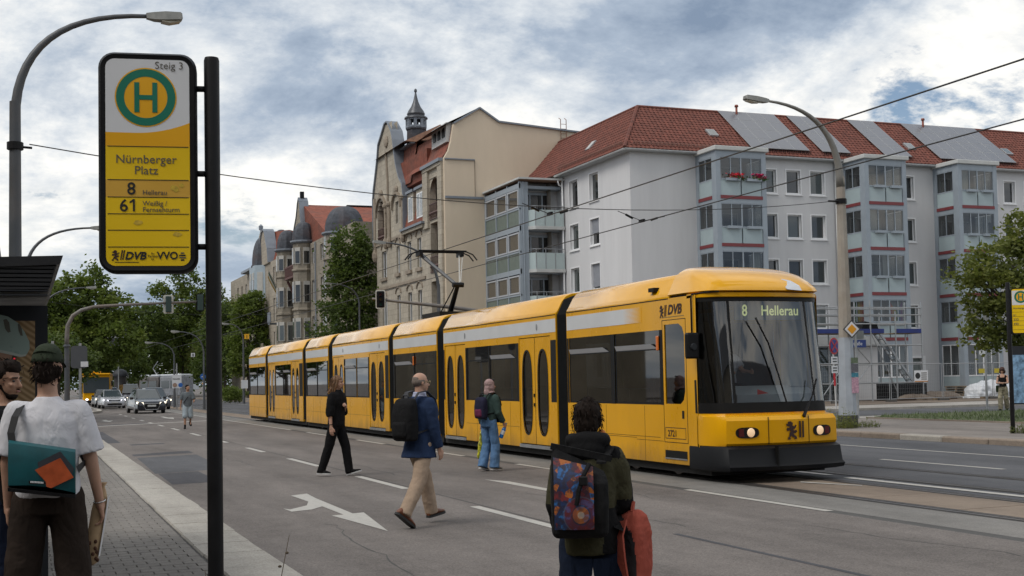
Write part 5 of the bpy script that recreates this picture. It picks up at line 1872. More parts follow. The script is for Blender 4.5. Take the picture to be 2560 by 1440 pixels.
m.tube([(-W2 - .02, 0.82, 2.1), (-W2 - .025, 0.82, 2.95), (-W2 - .02, 0.80, 3.03), (-1.05, 0.55, 3.05), (-.9, 0.42, 3.05)], 0.014, 6)
m.build('mirror_bracket', BLACK, TR, True)
m = MB()
m.bbox(-1.40, -1.16, 0.62, 0.72, 1.98, 2.40, 0.03)
mir = m.build('mirror', BLACK, TR)
m = MB()
m.lathe([(0.06, 0), (0.05, .03)], (0, 0, 0), 12)
m.v = [(-1.28 + x, 0.62 - z, 2.17 + y) for x, y, z in m.v]
m.build('mirror_hub', DARK_METAL, mir)
LAMP_ON = M('headlamp_lit', (0.9, 0.7, 0.5), 0.2, var=0, emit=(1.0, 0.62, 0.32), estr=0.4)
TAIL = M('red_lens', (0.09, 0.008, 0.008), 0.25, var=0)
def yfront(x, wf=1.035, yf=0.09, b=0.14):
 return yf - b * (1 - min(1, (x / wf)) ** 2)
for s in (-1, 1):
 cx = s * 0.70
 m = MB()
 pts_ = []
 for k in range(20):
  t = 2 * PI * k / 20
  pts_.append((cx + 0.19 * math.copysign(abs(math.cos(t)) ** .6, math.cos(t)), 0.79 + 0.085 * math.copysign(abs(math.sin(t)) ** .75, math.sin(t))))
 m.loft([[(x, yfront(x) - .012, z) for x, z in pts_], [(x, yfront(x) + .03, z) for x, z in pts_]])
 hl = m.build('headlamp_unit', BLACK, TR)
 m = MB()
 lx = cx - s * 0.055
 m.lathe([(0.073, 0), (0.06, 0.012), (0.02, 0.018)], (0, 0, 0), 16)
 m.v = [(lx + x, yfront(lx) - .014 - z, 0.79 + y) for x, y, z in m.v]
 m.build('lamp', LAMP_ON, hl)
 m = MB()
 tx_ = cx + s * 0.10
 m.box(tx_ - .045, tx_ + .045, yfront(tx_) - .018, yfront(tx_), .73, .85)
 m.build('tail_lens', TAIL, hl)
for x in (-.34, .42):
 m = MB()
 m.box(x - .004, x + .004, yfront(x) - .006, yfront(x) + .01, 0.6, 1.03)
 m.build('nose_joint', GAP, TR)
LION = [(0.1, 0.98), (0.3, 1.0), (0.46, 0.9), (0.42, 0.76), (0.55, 0.7), (0.66, 0.82), (0.72, 0.74), (0.6, 0.58), (0.48, 0.56), (0.5, 0.48), (0.68, 0.52), (0.76, 0.42), (0.64, 0.34), (0.5, 0.34), (0.52, 0.24), (0.68, 0.2), (0.74, 0.04), (0.58, 0.0), (0.56, 0.1), (0.42, 0.14), (0.34, 0.22), (0.24, 0.12), (0.3, 0.02), (0.1, 0.0), (0.06, 0.1), (0.16, 0.16), (0.2, 0.34), (0.3, 0.44), (0.22, 0.52), (0.06, 0.46), (-0.02, 0.56), (0.06, 0.66), (0.2, 0.62), (0.22, 0.72), (0.02, 0.74), (-0.04, 0.86), (0.08, 0.86)]
ARMS = M('emblem_dark_print', (0.035, 0.012, 0.008), 0.5, var=0)
def emblem(place, s, depth, parent, slant=0.0):
 m = MB()
 m.loft([[place(x * s + slant * y * s, y * s * 1.12, d) for x, y in LION] for d in (0, depth)])
 m.build('emblem_lion', ARMS, parent)
 for a in (0.9, 1.12):
  m = MB()
  q = [(a, 0.1), (a + .13, 0.1), (a + .13, 1.0), (a, 1.0)]
  m.loft([[place(x * s + slant * y * s, y * s * 1.12, d) for x, y in q] for d in (0, depth)])
  m.build('emblem_bar', ARMS, parent)
emblem(lambda x, y, d: (-0.02 + x, yfront(0.05) - .012 - d, 0.66 + y), 0.26, 0.004, TR)
emblem(lambda x, y, d: (-W2 - .002 - d, 1.95 - x, 2.70 + y), 0.19, 0.003, TR, 0.15)
text('operator_lettering', 'DVB', 0.225, ARMS, TR, (-W2 - .004, 1.66, 2.75), SIDE_L, shear=0.25, bold=0.008, squash=1.1)
m = MB()
m.box(-W2 - .004, -W2 - .002, 1.1, 1.88, 2.70, 2.712)
m.build('operator_rule', M('grey_print', (0.3, 0.2, 0.06), 0.6, var=0), TR)
text('car_number', '2721', 0.15, ARMS, TR, (-W2 - .004, 1.745, 0.695), SIDE_L, bold=0.002, squash=1.05)
m = MB()
for a, b, c, d in ((1.13, 1.83, .655, .665), (1.13, 1.83, .835, .845), (1.13, 1.14, .665, .835), (1.82, 1.83, .665, .835)):
 m.box(-W2 - .003, -W2 - .001, a, b, c, d)
m.build('number_frame', ARMS, TR)
m = MB()
for a, b, c, d in ((1.86, 1.872, 0.60, 2.66), (1.06, 1.072, 0.60, 2.66), (1.06, 1.872, 2.65, 2.66), (1.06, 1.872, 0.59, 0.60)):
 m.box(-W2 - .0025, -W2, a, b, c, d)
m.build('cab_door_seam', GAP, TR)
m = MB()
rr = [(1.80, 1.24), (1.80, 2.58), (1.30, 2.58), (1.18, 2.52), (1.12, 2.40), (1.12, 1.46), (1.17, 1.31), (1.28, 1.24)]
m.poly([(-W2 + .015, y, z) for y, z in rr])
m.build('cab_door_pane', TGL, TR)
m = MB()
for a in ([(1.12, 2.40), (1.18, 2.52), (1.30, 2.58), (1.12, 2.58)], [(1.12, 1.46), (1.12, 1.24), (1.28, 1.24), (1.17, 1.31)]):
 m.loft([[(-W2 - .001, y, z) for y, z in a], [(-W2 + .02, y, z) for y, z in a]])
m.build('cab_door_corner', YEL, TR)
m = MB()
m.box(-W2 - .003, -W2, 1.1, 1.85, 0.33, 0.46)
m.build('entry_step', GAP, TR)
m = MB()
m.box(-W2 - .012, -W2, 1.1, 1.85, 0.315, 0.335)
m.build('step_edge', GREY_METAL, TR)
m = MB()
m.bbox(-W2 - .006, -W2, 1.17, 1.24, 1.0, 1.13, .003)
m.build('door_handle', BLACK, TR)
m = MB()
for a, b, z in ((1.9, 2.9, 0.60), (2.9, 5.6, 0.63)):
 m.box(-W2 - .0022, -W2, a, b, z, z + .006)
m.build('panel_seam', GAP, TR)
m = MB()
m.box(-0.56, 0.86, 0.50, 0.55, 2.60, 2.90)
disp = m.build('destination_display', M('display_panel', (0.10, 0.12, 0.13), 0.4, var=0.03), TR)
DOT = M('display_dots_lit', (0.6, 0.65, 0.3), 0.5, var=0, emit=(0.80, 0.83, 0.35), estr=0.5)
text('display_number', '8', 0.26, DOT, disp, (-0.44, 0.492, 2.665), FRONT, bold=0.004, squash=0.8)
text('display_text', 'Hellerau', 0.23, DOT, disp, (-0.08, 0.492, 2.675), FRONT, bold=0.003, squash=0.92)
m = MB()
m.prism([(0.45, 1.08), (0.45, 1.38), (0.85, 1.52), (1.15, 1.52), (1.15, 1.08)], 'x', -0.6, 0.95)
m.build('dashboard', DASH, TR)
m = MB()
m.box(-1.1, 1.1, 1.95, 2.0, 0.4, 2.6)
m.build('cab_partition', M('cab_wall_grey', (0.15, 0.16, 0.175), 0.7, var=0.08), TR)
m = MB()
m.box(0.62, 0.95, 0.75, 1.0, 1.5, 2.6)
m.build('cab_cupboard', M('cab_cream', (0.45, 0.46, 0.45), 0.6, var=0.04), TR)
m = MB()
m.box(-1.1, 1.1, 0.5, 2.0, 1.0, 1.03)
m.build('cab_floor', INTER, TR)
m = MB()
m.box(-1.12, -0.98, 0.9, 1.7, 1.03, 1.5)
m.build('side_console', DARK_METAL, TR)
m = MB()
m.bbox(-0.55, -0.02, 1.55, 1.68, 1.1, 1.95, .04)
m.build('driver_seat', SEATM, TR)
for pts_ in ([(0.40, 0.02, 1.09), (0.62, 0.13, 1.35), (0.72, 0.15, 1.62)], [(-0.38, 0.19, 2.62), (-0.16, 0.17, 2.2), (-0.02, 0.13, 1.7), (0.1, 0.10, 1.25)]):
 m = MB()
 m.tube(pts_, 0.014, 6)
 m.build('wiper', BLACK, TR)
m = MB()
m.tube([(0.33, -.03, 1.02), (0.50, 0.07, 1.22)], 0.028, 6)
m.build('wiper_motor_arm', BLACK, TR)
m = MB()
m.prism([(-0.31, 1.47), (-0.10, 1.40), (-0.31, 1.38)], 'y', 0.30, 0.305)
m.build('red_pennant', M('pennant_red', (0.5, 0.04, 0.03), 0.6, var=0), TR)
m = MB()
m.loft([[(-W2, 43.2, .3), (W2, 43.2, .3), (W2, 43.2, 3.0), (-W2, 43.2, 3.0)], [(-.95, 43.7, .4), (.95, 43.7, .4), (.95, 43.6, 2.9), (-.95, 43.6, 2.9)]])
m.build('rear_wall', YEL, TR)
m = MB()
m.box(-.6, .6, 15.7, 17.3, 3.46, 3.62)
pan = m.build('pantograph', BLACK, TR)
P = MB()
P.tube([(0, 16.6, 3.6), (0, 15.85, 4.37)], [.085, .06], 6)
P.tube([(-.28, 16.65, 3.6), (-.1, 15.9, 4.3)], .018, 5)
P.build('lower_arm', BLACK, pan)
P = MB()
P.lathe([(.07, -.16), (.07, .16)], (0, 0, 0), 8)
P.v = [(z, 15.85 + x, 4.37 + y) for x, y, z in P.v]
P.build('knee_joint', BLACK, pan)
P = MB()
P.tube([(-.05, 15.85, 4.37), (-0.62, 17.35, 5.36)], .05, 6)
P.build('upper_arm', LAMP_GREY, pan)
P = MB()
P.tube([(.05, 15.85, 4.37), (.52, 17.2, 5.32)], .022, 6)
P.tube([(.1, 15.9, 4.45), (.62, 17.2, 5.32)], .015, 6)
P.build('upper_arm_brace', WINW, pan)
P = MB()
for dy in (-.16, .16):
 P.tube([(-1.05, 17.3 + dy, 5.20), (-.92, 17.3 + dy, 5.36), (-.72, 17.3 + dy, 5.44), (.72, 17.3 + dy, 5.44), (.92, 17.3 + dy, 5.36), (1.05, 17.3 + dy, 5.20)], .022, 6)
 P.box(-.72, .72, 17.3 + dy - .03, 17.3 + dy + .03, 5.44, 5.475)
P.build('collector_head', BLACK, pan)
P = MB()
for sx in (-.66, .58):
 P.box(sx - .05, sx + .05, 17.1, 17.5, 5.30, 5.44)
P.build('collector_spring_box', BLACK, pan)
# ================================================================== stop signs, shelter, lamps, signals, wires
SIGN_Y = M('stop_sign_yellow', (0.80, 0.53, 0.004), 0.35, var=0.04, scale=2)
SIGN_O = M('stop_sign_orange', (0.80, 0.40, 0.006), 0.35, var=0.04, scale=2)
SIGN_HL = M('stop_sign_pale_patch', (0.66, 0.38, 0.05), 0.4, var=0.05)
SIGN_W = M('sign_white', (0.66, 0.67, 0.69), 0.35, var=0.02)
SIGN_G = M('sign_green', (0.0, 0.16, 0.10), 0.4, var=0.04)
SIGN_FR = M('sign_black_frame', (0.007, 0.007, 0.008), 0.45, var=0.25, scale=8, spec=.22)
GREYTXT = M('grey_sign_print', (0.10, 0.09, 0.07), 0.5, var=0)
SMUDGE = M('sticker_residue', (0.50, 0.34, 0.03), 0.6, var=0.35, scale=40)
def rrect(x0, x1, z0, z1, r, n=6):
 P = []
 for cx, cz, a0 in ((x1 - r, z1 - r, 0), (x0 + r, z1 - r, PI / 2), (x0 + r, z0 + r, PI), (x1 - r, z0 + r, 1.5 * PI)):
  for k in range(n + 1):
   a = a0 + PI / 2 * k / n
   P.append((cx + r * math.cos(a), cz + r * math.sin(a)))
 return P
def ringm(cx, cz, r0, r1, y, mat, parent, name, n=40):
 m = MB()
 a = [(cx + r0 * math.cos(2 * PI * k / n), y, cz + r0 * math.sin(2 * PI * k / n)) for k in range(n)]
 b = [(cx + r1 * math.cos(2 * PI * k / n), y, cz + r1 * math.sin(2 * PI * k / n)) for k in range(n)]
 i, j = m.pts(a), m.pts(b)
 for k in range(n):
  k2 = (k + 1) % n
  m.face((i + k, i + k2, j + k2, j + k))
 return m.build(name, mat, parent)
# ---- near stop sign. local frame: x along the panel to the right, y away from the reader
W_, H_ = 0.455, 1.06
SP = empty('bus_stop_sign', (0.905, 6.12, 0.11), R(-10), 'tall yellow and white tram stop sign on a black pole, nearest to the viewer', 'stop sign')
m = MB()
m.lathe([(0.037, 0.0), (0.037, 3.17), (0.033, 3.185)], (-.035, 0, 0), 20)
m.build('pole', SIGN_FR, SP, True, auto=40)
zt = 3.19
x1 = -0.105
x0 = x1 - W_
zb = zt - H_
m = MB()
outer, inner = rrect(x0, x1, zb, zt, 0.075), rrect(x0 + .036, x1 - .036, zb + .036, zt - .036, 0.045)
m.loft([[(x, -.045, z) for x, z in inner], [(x, -.05, z) for x, z in rrect(x0 + .012, x1 - .012, zb + .012, zt - .012, .066)], [(x, -.03, z) for x, z in outer], [(x, .03, z) for x, z in outer], [(x, .045, z) for x, z in inner]], caps=True)
fr = m.build('frame', SIGN_FR, SP, True, auto=35)
for z in (zt - .16, zt - .575, zt - .93):
 m = MB()
 m.tube([(x1 - .02, 0, z), (-.06, 0, z)], 0.015, 10)
 m.build('bracket', SIGN_FR, SP, True)
ix0, ix1, iz0, iz1 = x0 + .034, x1 - .034, zb + .034, zt - .034
yf = -0.0462
wave = [(ix0 + (ix1 - ix0) * k / 12, zt - .388 + 0.055 * max(0, (k / 12 - .35) / .65) ** 2 - .004 * k / 12) for k in range(13)]
top_in = [p for p in rrect(ix0, ix1, iz0, iz1, .043) if p[1] > zt - .3]
m = MB()
m.poly([(x, yf, z) for x, z in wave] + [(x, yf, z) for x, z in sorted([p for p in top_in if p[0] > (ix0 + ix1) / 2], key=lambda p: p[1])] + [(x, yf, z) for x, z in sorted([p for p in top_in if p[0] <= (ix0 + ix1) / 2], key=lambda p: -p[1])])
m.build('white_field', SIGN_W, fr)
m = MB()
m.poly([(ix0, yf, zt - .455), (ix1, yf, zt - .455)] + [(x, yf, z) for x, z in reversed(wave)])
m.build('orange_field', SIGN_O, fr)
rows = [zt - .455, zt - .615, zt - .698, zt - .778, zt - .856, zt - .936]
fields = [(rows[0], rows[1], SIGN_Y), (rows[1], rows[2], SIGN_HL), (rows[2], rows[3], SIGN_Y), (rows[3], rows[4], SIGN_Y), (rows[4], rows[5], SIGN_Y)]
for a, b, mt in fields:
 m = MB()
 m.poly([(ix0, yf, b), (ix1, yf, b), (ix1, yf, a), (ix0, yf, a)])
 m.build('route_field', mt, fr)
low_in = [p for p in rrect(ix0, ix1, iz0, iz1, .043) if p[1] < zb + .15]
m = MB()
m.poly([(ix1, yf, rows[5]), (ix0, yf, rows[5])] + [(x, yf, z) for x, z in low_in])
m.build('logo_field', SIGN_Y, fr)
for z in rows:
 m = MB()
 m.box(ix0 + .008, ix1 - .006, yf - .0015, yf - .0005, z - .0016, z + .0016)
 m.build('divider_line', BLACK_INK, fr)
cx, cz = (ix0 + ix1) / 2 - .008, zt - .218
ringm(cx, cz, 0.0, 0.143, yf - .001, SIGN_O, fr, 'roundel_yellow')
ringm(cx, cz, 0.100, 0.137, yf - .002, SIGN_G, fr, 'roundel_ring')
m = MB()
for a, b, c, d in ((-.053, -.030, -.072, .072), (.030, .053, -.072, .072), (-.030, .030, -.011, .011)):
 m.box(cx + a, cx + b, yf - .003, yf - .0021, cz + c, cz + d)
m.build('roundel_letter', SIGN_G, fr)
tx = lambda n_, s_, sz, x, z, mt=BLACK_INK, **k: text(n_, s_, sz, mt, fr, (x, yf - .002, z), FRONT, extrude=0.0004, **k)
tx('platform_text', 'Steig 3', 0.05, ix1 - .025, zt - .078, GREYTXT, align='RIGHT', bold=-0.0003)
tx('stop_name', 'Nürnberger', 0.058, cx, zt - .535, GREYTXT, align='CENTER')
tx('stop_name', 'Platz', 0.058, cx, zt - .588, GREYTXT, align='CENTER')
tx('route_number', '8', 0.083, cx - .048, zt - .685, BLACK_INK, align='RIGHT', bold=.0008)
tx('route_target', 'Hellerau', 0.033, cx - .018, zt - .686, GREYTXT)
tx('route_number', '6', 0.083, cx - .083, zt - .766, BLACK_INK, align='RIGHT', bold=.0008)
m = MB()
m.box(cx - .062, cx - .053, yf - .0024, yf - .0016, zt - .766, zt - .708)
m.poly([(cx - .062, yf - .0024, zt - .708), (cx - .077, yf - .0024, zt - .72), (cx - .077, yf - .0024, zt - .728), (cx - .062, yf - .0024, zt - .72)][::-1])
m.build('route_number', BLACK_INK, fr)
tx('route_target', 'Weißig /', 0.033, cx - .018, zt - .738, GREYTXT)
tx('route_target', 'Fernsehturm', 0.033, cx - .018, zt - .768, GREYTXT)
tx('logo_text', 'DVB', 0.05, ix0 + .085, zb + .065, BLACK_INK, shear=.25, bold=.0018)
tx('logo_text', 'VVO', 0.05, cx + .048, zb + .066, BLACK_INK, bold=.0012, squash=.95)
tx('logo_small_text', 'Ihr', 0.014, cx + .02, zb + .088, BLACK_INK)
tx('logo_small_text', 'Partner', 0.016, cx + .005, zb + .075, BLACK_INK)
tx('logo_small_text', 'im', 0.014, cx + .02, zb + .062, BLACK_INK)
emblem(lambda x, y, d: (ix0 + .022 + x, yf - .001 - d, zb + .058 + y), 0.045, 0.0006, fr, .2)
m = MB()
m.box(ix0 + .04, ix0 + .15, yf - .0015, yf - .0005, zb + .05, zb + .0525)
m.build('logo_rule', BLACK_INK, fr)
for k, (a, b) in enumerate(((-.5, .5), (-.95, .9), (-1, 1), (-.5, .5))):
 m = MB()
 z = zb + .095 - .011 * k
 m.box(ix1 - .037 + .016 * a * (1 if k != 2 else .9), ix1 - .037 + .016 * b, yf - .0015, yf - .0005, z - .0032, z + .0032)
 m.build('logo_stripe', BLACK_INK if k % 2 else GREYTXT, fr)
rg = random.Random(4)
for x, z, w, h in ((ix1 - .07, zt - .655, .05, .04), (ix1 - .04, zt - .64, .03, .025), (cx - .04, zt - .82, .05, .03), (ix1 - .06, zt - .875, .05, .03)):
 m = MB()
 n_ = 9
 m.poly([(x + w * (.6 + .4 * rg.random()) * .5 * math.cos(2 * PI * k / n_), yf - .0012, z + h * (.6 + .4 * rg.random()) * .5 * math.sin(2 * PI * k / n_)) for k in range(n_)])
 m.build('sticker_residue', SMUDGE, fr)
# ---- stop sign across the street
S2 = empty('bus_stop_sign', (23.06, 24.5, 0.118), R(-35), 'yellow bus stop sign with an H roundel at the right edge of the picture', 'stop sign')
m = MB()
m.lathe([(0.055, 0.0), (0.055, 3.75), (0.045, 3.78)], (0, 0, 0), 14)
m.build('pole', SIGN_FR, S2, True, auto=40)
zt2, w2 = 3.62, .46
m = MB()
m.loft([[(x, y, z) for x, z in rrect(.06, .06 + w2, zt2 - 1.15, zt2, .06)] for y in (-.03, .03)])
f2 = m.build('frame', SIGN_FR, S2)
m = MB()
m.poly([(x, -.032, z) for x, z in rrect(.08, .04 + w2, zt2 - 1.12, zt2 - .02, .05)])
m.build('yellow_field', SIGN_Y, f2)
m = MB()
m.box(.085, .035 + w2, -.0335, -.0325, zt2 - .42, zt2 - .06)
m.build('white_field', SIGN_W, f2)
ringm(.06 + w2 / 2, zt2 - .22, 0, .155, -.0345, SIGN_O, f2, 'roundel_yellow', 24)
ringm(.06 + w2 / 2, zt2 - .22, .105, .15, -.0355, SIGN_G, f2, 'roundel_ring', 24)
m = MB()
for a, b, c, d in ((-.06, -.033, -.075, .075), (.033, .06, -.075, .075), (-.033, .033, -.012, .012)):
 m.box(.06 + w2 / 2 + a, .06 + w2 / 2 + b, -.037, -.036, zt2 - .22 + c, zt2 - .22 + d)
m.build('roundel_letter', SIGN_G, f2)
for k, t in enumerate(('61', '333', '490')):
 text('route_number', t, .085, GREYTXT, f2, (.10, -.035, zt2 - .70 - .11 * k), FRONT)
text('stop_name', 'Nürnberger', .06, GREYTXT, f2, (.10, -.035, zt2 - .52), FRONT)
for k in range(5):
 m = MB()
 m.box(.085, .035 + w2, -.0345, -.0335, zt2 - .60 - .11 * k, zt2 - .595 - .11 * k)
 m.build('divider_line', BLACK_INK, f2)
# ---- shelter with a lit poster box
SH = empty('bus_shelter', (-1.09, 9.9, 0.11), 0, 'dark bus shelter with ribbed roof and a cycle helmet poster', 'bus shelter')
m = MB()
SH.scale = (1.1, 1.0, 1.03)
m.loft([[(-1.6, -0.9, 2.13), (-1.6, -0.9, 2.20), (-1.6, 3.6, 2.20), (-1.6, 3.6, 2.13)], [(1.16, -0.9, 2.20), (1.22, -0.9, 2.42), (1.22, 3.6, 2.42), (1.16, 3.6, 2.20)]])
m.loft([[(-1.6, -0.9, 2.20), (-1.6, -0.9, 2.30), (-1.6, 3.6, 2.30), (-1.6, 3.6, 2.20)], [(1.22, -0.92, 2.36), (1.24, -0.92, 2.42), (1.24, 3.62, 2.42), (1.22, 3.62, 2.36)]])
m.build('roof', M('shelter_roof_black', (0.012, 0.012, 0.014), 0.45, var=0.2), SH)
for k in range(9):
 m = MB()
 m.bar((-1.5, -0.86 + .02, 2.155 + .028 * k), (1.15 + .006 * k, -0.86 + .02, 2.16 + .028 * k), 0.12, 0.008)
 m.build('roof_rib', DARK_METAL, SH)
m = MB()
m.box(-1.4, 1.165, -.06, .10, 0.15, 2.14)
pb = m.build('poster_box', DARK_METAL, SH)
def poster_mat():
 mt = bpy.data.materials.new('helmet_poster_print')
 mt.use_nodes = True
 t = mt.node_tree
 b = t.nodes['Principled BSDF']
 n = N(t)
 pos = n.new('ShaderNodeTexCoord').outputs['Object']
 sep = n.new('ShaderNodeSeparateXYZ', {0: pos})
 w = n.new('ShaderNodeTexWave', {'Vector': n.new('ShaderNodeMapping', {0: pos, 'Rotation': (0, R(52), 0)}).outputs[0], 'Scale': 9.0, 'Distortion': 2.0, 'Detail': 2.0}).outputs[1]
 n.link(n.mix(w, (0.20, 0.125, 0.06), (0.36, 0.25, 0.135)), b.inputs['Base Color'])
 b.inputs['Roughness'].default_value = 0.25
 return mt
m = MB()
m.box(-1.3, 1.085, -.066, -.06, 0.25, 2.03)
m.build('poster', poster_mat(), pb)
HEL = M('poster_helmet_green', (0.27, 0.36, 0.33), 0.3, var=0.05, scale=3)
HELD = M('poster_helmet_vent', (0.10, 0.10, 0.08), 0.5, var=0.1)
SKINP = M('poster_skin', (0.34, 0.20, 0.14), 0.5, var=0.08)
def printed(name, pts_, mat, lift):
 mm = MB()
 mm.poly([(x, -.066 - lift, z) for x, z in pts_])
 mm.build(name, mat, pb)
def px(x, y):   # poster print coordinates in picture-like units -> local metres
 return ((x - 118) / 347 * 1.0 + 1.17, 2.56 - .11 - (y - 675) / 347)
printed('poster_face', [px(x, y) for x, y in ((-30, 860), (45, 885), (48, 905), (40, 935), (32, 955), (20, 1010), (-30, 1010))], SKINP, .001)
printed('poster_strap', [px(x, y) for x, y in ((40, 905), (50, 903), (44, 935), (30, 965), (24, 960))], M('poster_strap_brown', (0.07, 0.04, 0.025), 0.5, var=0), .002)
printed('poster_eye', [px(x, y) for x, y in ((20, 918), (28, 912), (36, 917), (28, 922))], BLACK_INK, .003)
printed('poster_helmet', [px(x, y) for x, y in ((-40, 800), (5, 803), (30, 810), (52, 826), (66, 848), (76, 872), (77, 890), (70, 905), (58, 906), (40, 900), (0, 890), (-40, 880))], HEL, .004)
printed('poster_helmet_rim', [px(x, y) for x, y in ((-40, 880), (0, 888), (40, 899), (60, 905), (70, 903), (68, 908), (56, 910), (38, 905), (0, 895), (-40, 888))], M('poster_rim_pale', (0.42, 0.46, 0.42), 0.4, var=0), .005)
printed('poster_vent', [px(x, y) for x, y in ((20, 818), (27, 816), (33, 825), (36, 848), (30, 850), (24, 840))], HELD, .005)
printed('poster_vent', [px(x, y) for x, y in ((51, 828), (55, 828), (60, 840), (62, 858), (57, 857), (53, 845))], HELD, .005)
printed('poster_vent', [px(x, y) for x, y in ((-10, 825), (0, 822), (4, 835), (2, 845), (-8, 842))], HELD, .005)
printed('poster_light', [px(44 + 2.2 * math.cos(k), 914 + 2.2 * math.sin(k)) for k in (0, 1, 2, 3, 4, 5)], M('poster_red_light', (0.6, 0.02, 0.04), 0.4, var=0, emit=(1, .03, .06), estr=.5), .005)
for x, y in ((-1.4, 3.4), (1.0, 3.4), (-1.4, 0.0)):
 m = MB()
 m.box(x - .04, x + .04, y - .04, y + .04, 0, 2.2)
 m.build('post', DARK_METAL, SH)
# ---- lamp posts
def arc(p0, p1, p2, n=10):
 p0, p1, p2 = Vector(p0), Vector(p1), Vector(p2)
 return [p0 * (1 - t) ** 2 + p1 * 2 * t * (1 - t) + p2 * t * t for t in [k / n for k in range(n + 1)]]
def lamp(name, loc, mast_h, arm, rise, label, dirv=(1, 0, 0), r=0.095, group=None, conc=False, mat=None, head=0.55, tilt=0.1):
 L = empty(name, loc, 0, label, 'street lamp', group)
 d = Vector(dirv).normalized()
 mt = mat or LAMP_GREY
 m = MB()
 if conc:
  m.lathe([(r * 1.35, 0.6), (r * 0.72, mast_h)], (0, 0, 0), 10)
  m.build('mast', M('concrete_mast', (0.34, 0.31, 0.27), 0.85, var=0.15, scale=2, dirt=(0.22, 0.17, 0.12), damt=0.5), L)
 else:
  m.lathe([(r * 1.25, 0), (r * 1.2, 1.2), (r, 1.4), (r * .8, mast_h)], (0, 0, 0), 12)
  m.build('mast', mt, L, True, auto=40)
 top = Vector((0, 0, mast_h))
 pth = arc(top - Vector((0, 0, .3)), top + Vector((0, 0, rise * .95)), top + d * arm + Vector((0, 0, rise)), 14)
 m = MB()
 m.tube(pth, [r * .78 - (r * .78 - .035) * (k / 14) ** .8 for k in range(15)], 10)
 m.build('arm', mt, L, True)
 e = pth[-1]
 ux = (pth[-1] - pth[-2]).normalized()
 s = ux.cross(Vector((0, 0, 1))).normalized()
 u = s.cross(ux)
 m = MB()
 def ring(t, w, h0, h1):
  c = e + ux * t
  return [c - s * w + u * h0, c + s * w + u * h0, c + s * w * .8 + u * h1, c - s * w * .8 + u * h1]
 m.loft([ring(-.05, .05, -.04, .05), ring(.08, .09, -.07, .06), ring(head * .5, .12, -.08, .07), ring(head * .95, .12, -.07, .06), ring(head, .09, -.05, .04)])
 hd = m.build('lamp_head', M('lamp_head_grey', (0.24, 0.24, 0.225), 0.5, metal=.2, var=0.2, scale=6), L)
 m = MB()
 m.loft([ring(head * .35, .10, -.10, -.07), ring(head * .6, .10, -.13, -.07), ring(head * .92, .09, -.10, -.06)])
 m.build('lens', M('yellowed_lens', (0.45, 0.42, 0.33), 0.3, var=0.1), hd)
 return L
L1 = lamp('street_lamp', (-0.07, 22.0, 0.1), 6.35, 2.15, 1.62, 'tall grey street lamp curving over the stop sign at upper left', r=0.11)
m = MB()
m.lathe([(.13, 0), (.13, .12)], (0, 0, 5.55), 10)
m.tube([(.08, 0, 5.6), (.26, 0.05, 5.6)], .02, 6)
m.build('wire_clamp', BLACK, L1)
lamp('street_lamp', (0.22, 50.0, 0.1), 6.2, 2.35, 1.5, 'second grey street lamp on the left, smaller, behind the shelter roof', r=0.1)
lamp('street_lamp', (1.2, 80.0, 0.1), 6.2, 2.6, 1.5, 'street lamp arm poking out of the tree top at far left', r=0.1)
lamp('street_lamp', (17.75, 54.0, 0.1), 6.0, -2.5, 1.85, 'grey street lamp rising behind the pantograph before the beige house', r=0.1)
lamp('street_lamp', (11.5, 103.0, 0.0), 4.3, -1.7, 0.9, 'small far street lamp over the dark cars', r=0.08)
lamp('street_lamp', (12.35, 92.0, 0.0), 4.2, -1.75, 1.4, 'far street lamp against the pale house beside the stop pole', r=0.08)
lamp('street_lamp', (17.5, 106.0, 0.12), 5.4, -1.2, 1.3, 'far street lamp carrying a yellow number plate', r=0.09)
lamp('street_lamp', (26.0, 100.0, 0.12), 8.2, -2.3, 1.5, 'slender street lamp in front of the domed house', r=0.09)
RL = lamp('street_lamp', (22.45, 30.35, 0.115), 7.35, -2.45, 2.1, 'concrete lamp mast with pale blue foot and yellow priority sign', r=0.165, conc=True, mat=M('weathered_arm_grey', (0.22, 0.215, 0.20), 0.6, metal=.2, var=0.15), head=.75)
m = MB()
m.lathe([(.27, 0.34), (.235, 1.2), (.21, 2.62)], (0, 0, 0), 8)
m.build('mast_foot', M('pale_blue_mast_paint', (0.36, 0.40, 0.45), 0.6, var=0.1, scale=3, dirt=(0.25, 0.25, 0.25), damt=.3), RL)
m = MB()
m.lathe([(.29, 0.0), (.28, 0.36)], (0, 0, 0), 8)
m.build('mast_base', M('tarred_base', (0.05, 0.05, 0.05), 0.8, var=0.2), RL)
m = MB()
m.lathe([(.16, 6.55), (.16, 6.7)], (0, 0, 0), 10)
m.tube([(-.15, 0, 6.62), (-.45, 0, 6.62)], .03, 6)
m.build('wire_clamp', BLACK, RL)
for k, (z0, z1, c_) in enumerate(((1.62, 1.78, (0.12, 0.16, 0.10)), (1.36, 1.60, (0.12, 0.12, 0.14)), (1.22, 1.34, (0.05, 0.22, 0.30)), (0.55 + .2, 1.2, (0.50, 0.30, 0.38)))):
 m = MB()
 m.box(-.02, .22, -.262 + .0, -.255, z0 + .25, z1 + .25)
 m.build('bill', M('bill_colour_%d' % k, c_, 0.7, var=0.35, scale=30), RL)
def diamond(name, c, s, parent, mats, rz=0.0, y=-.01):
 for k, (sc, mt) in enumerate(zip((1.0, .82, .52), mats)):
  m = MB()
  a = s * sc
  m.loft([[(c[0], c[1] + y * (k + 1) + d, c[2] - a), (c[0] + a, c[1] + y * (k + 1) + d, c[2]), (c[0], c[1] + y * (k + 1) + d, c[2] + a), (c[0] - a, c[1] + y * (k + 1) + d, c[2])] for d in (0, .006)])
  m.build(name, mt, parent)
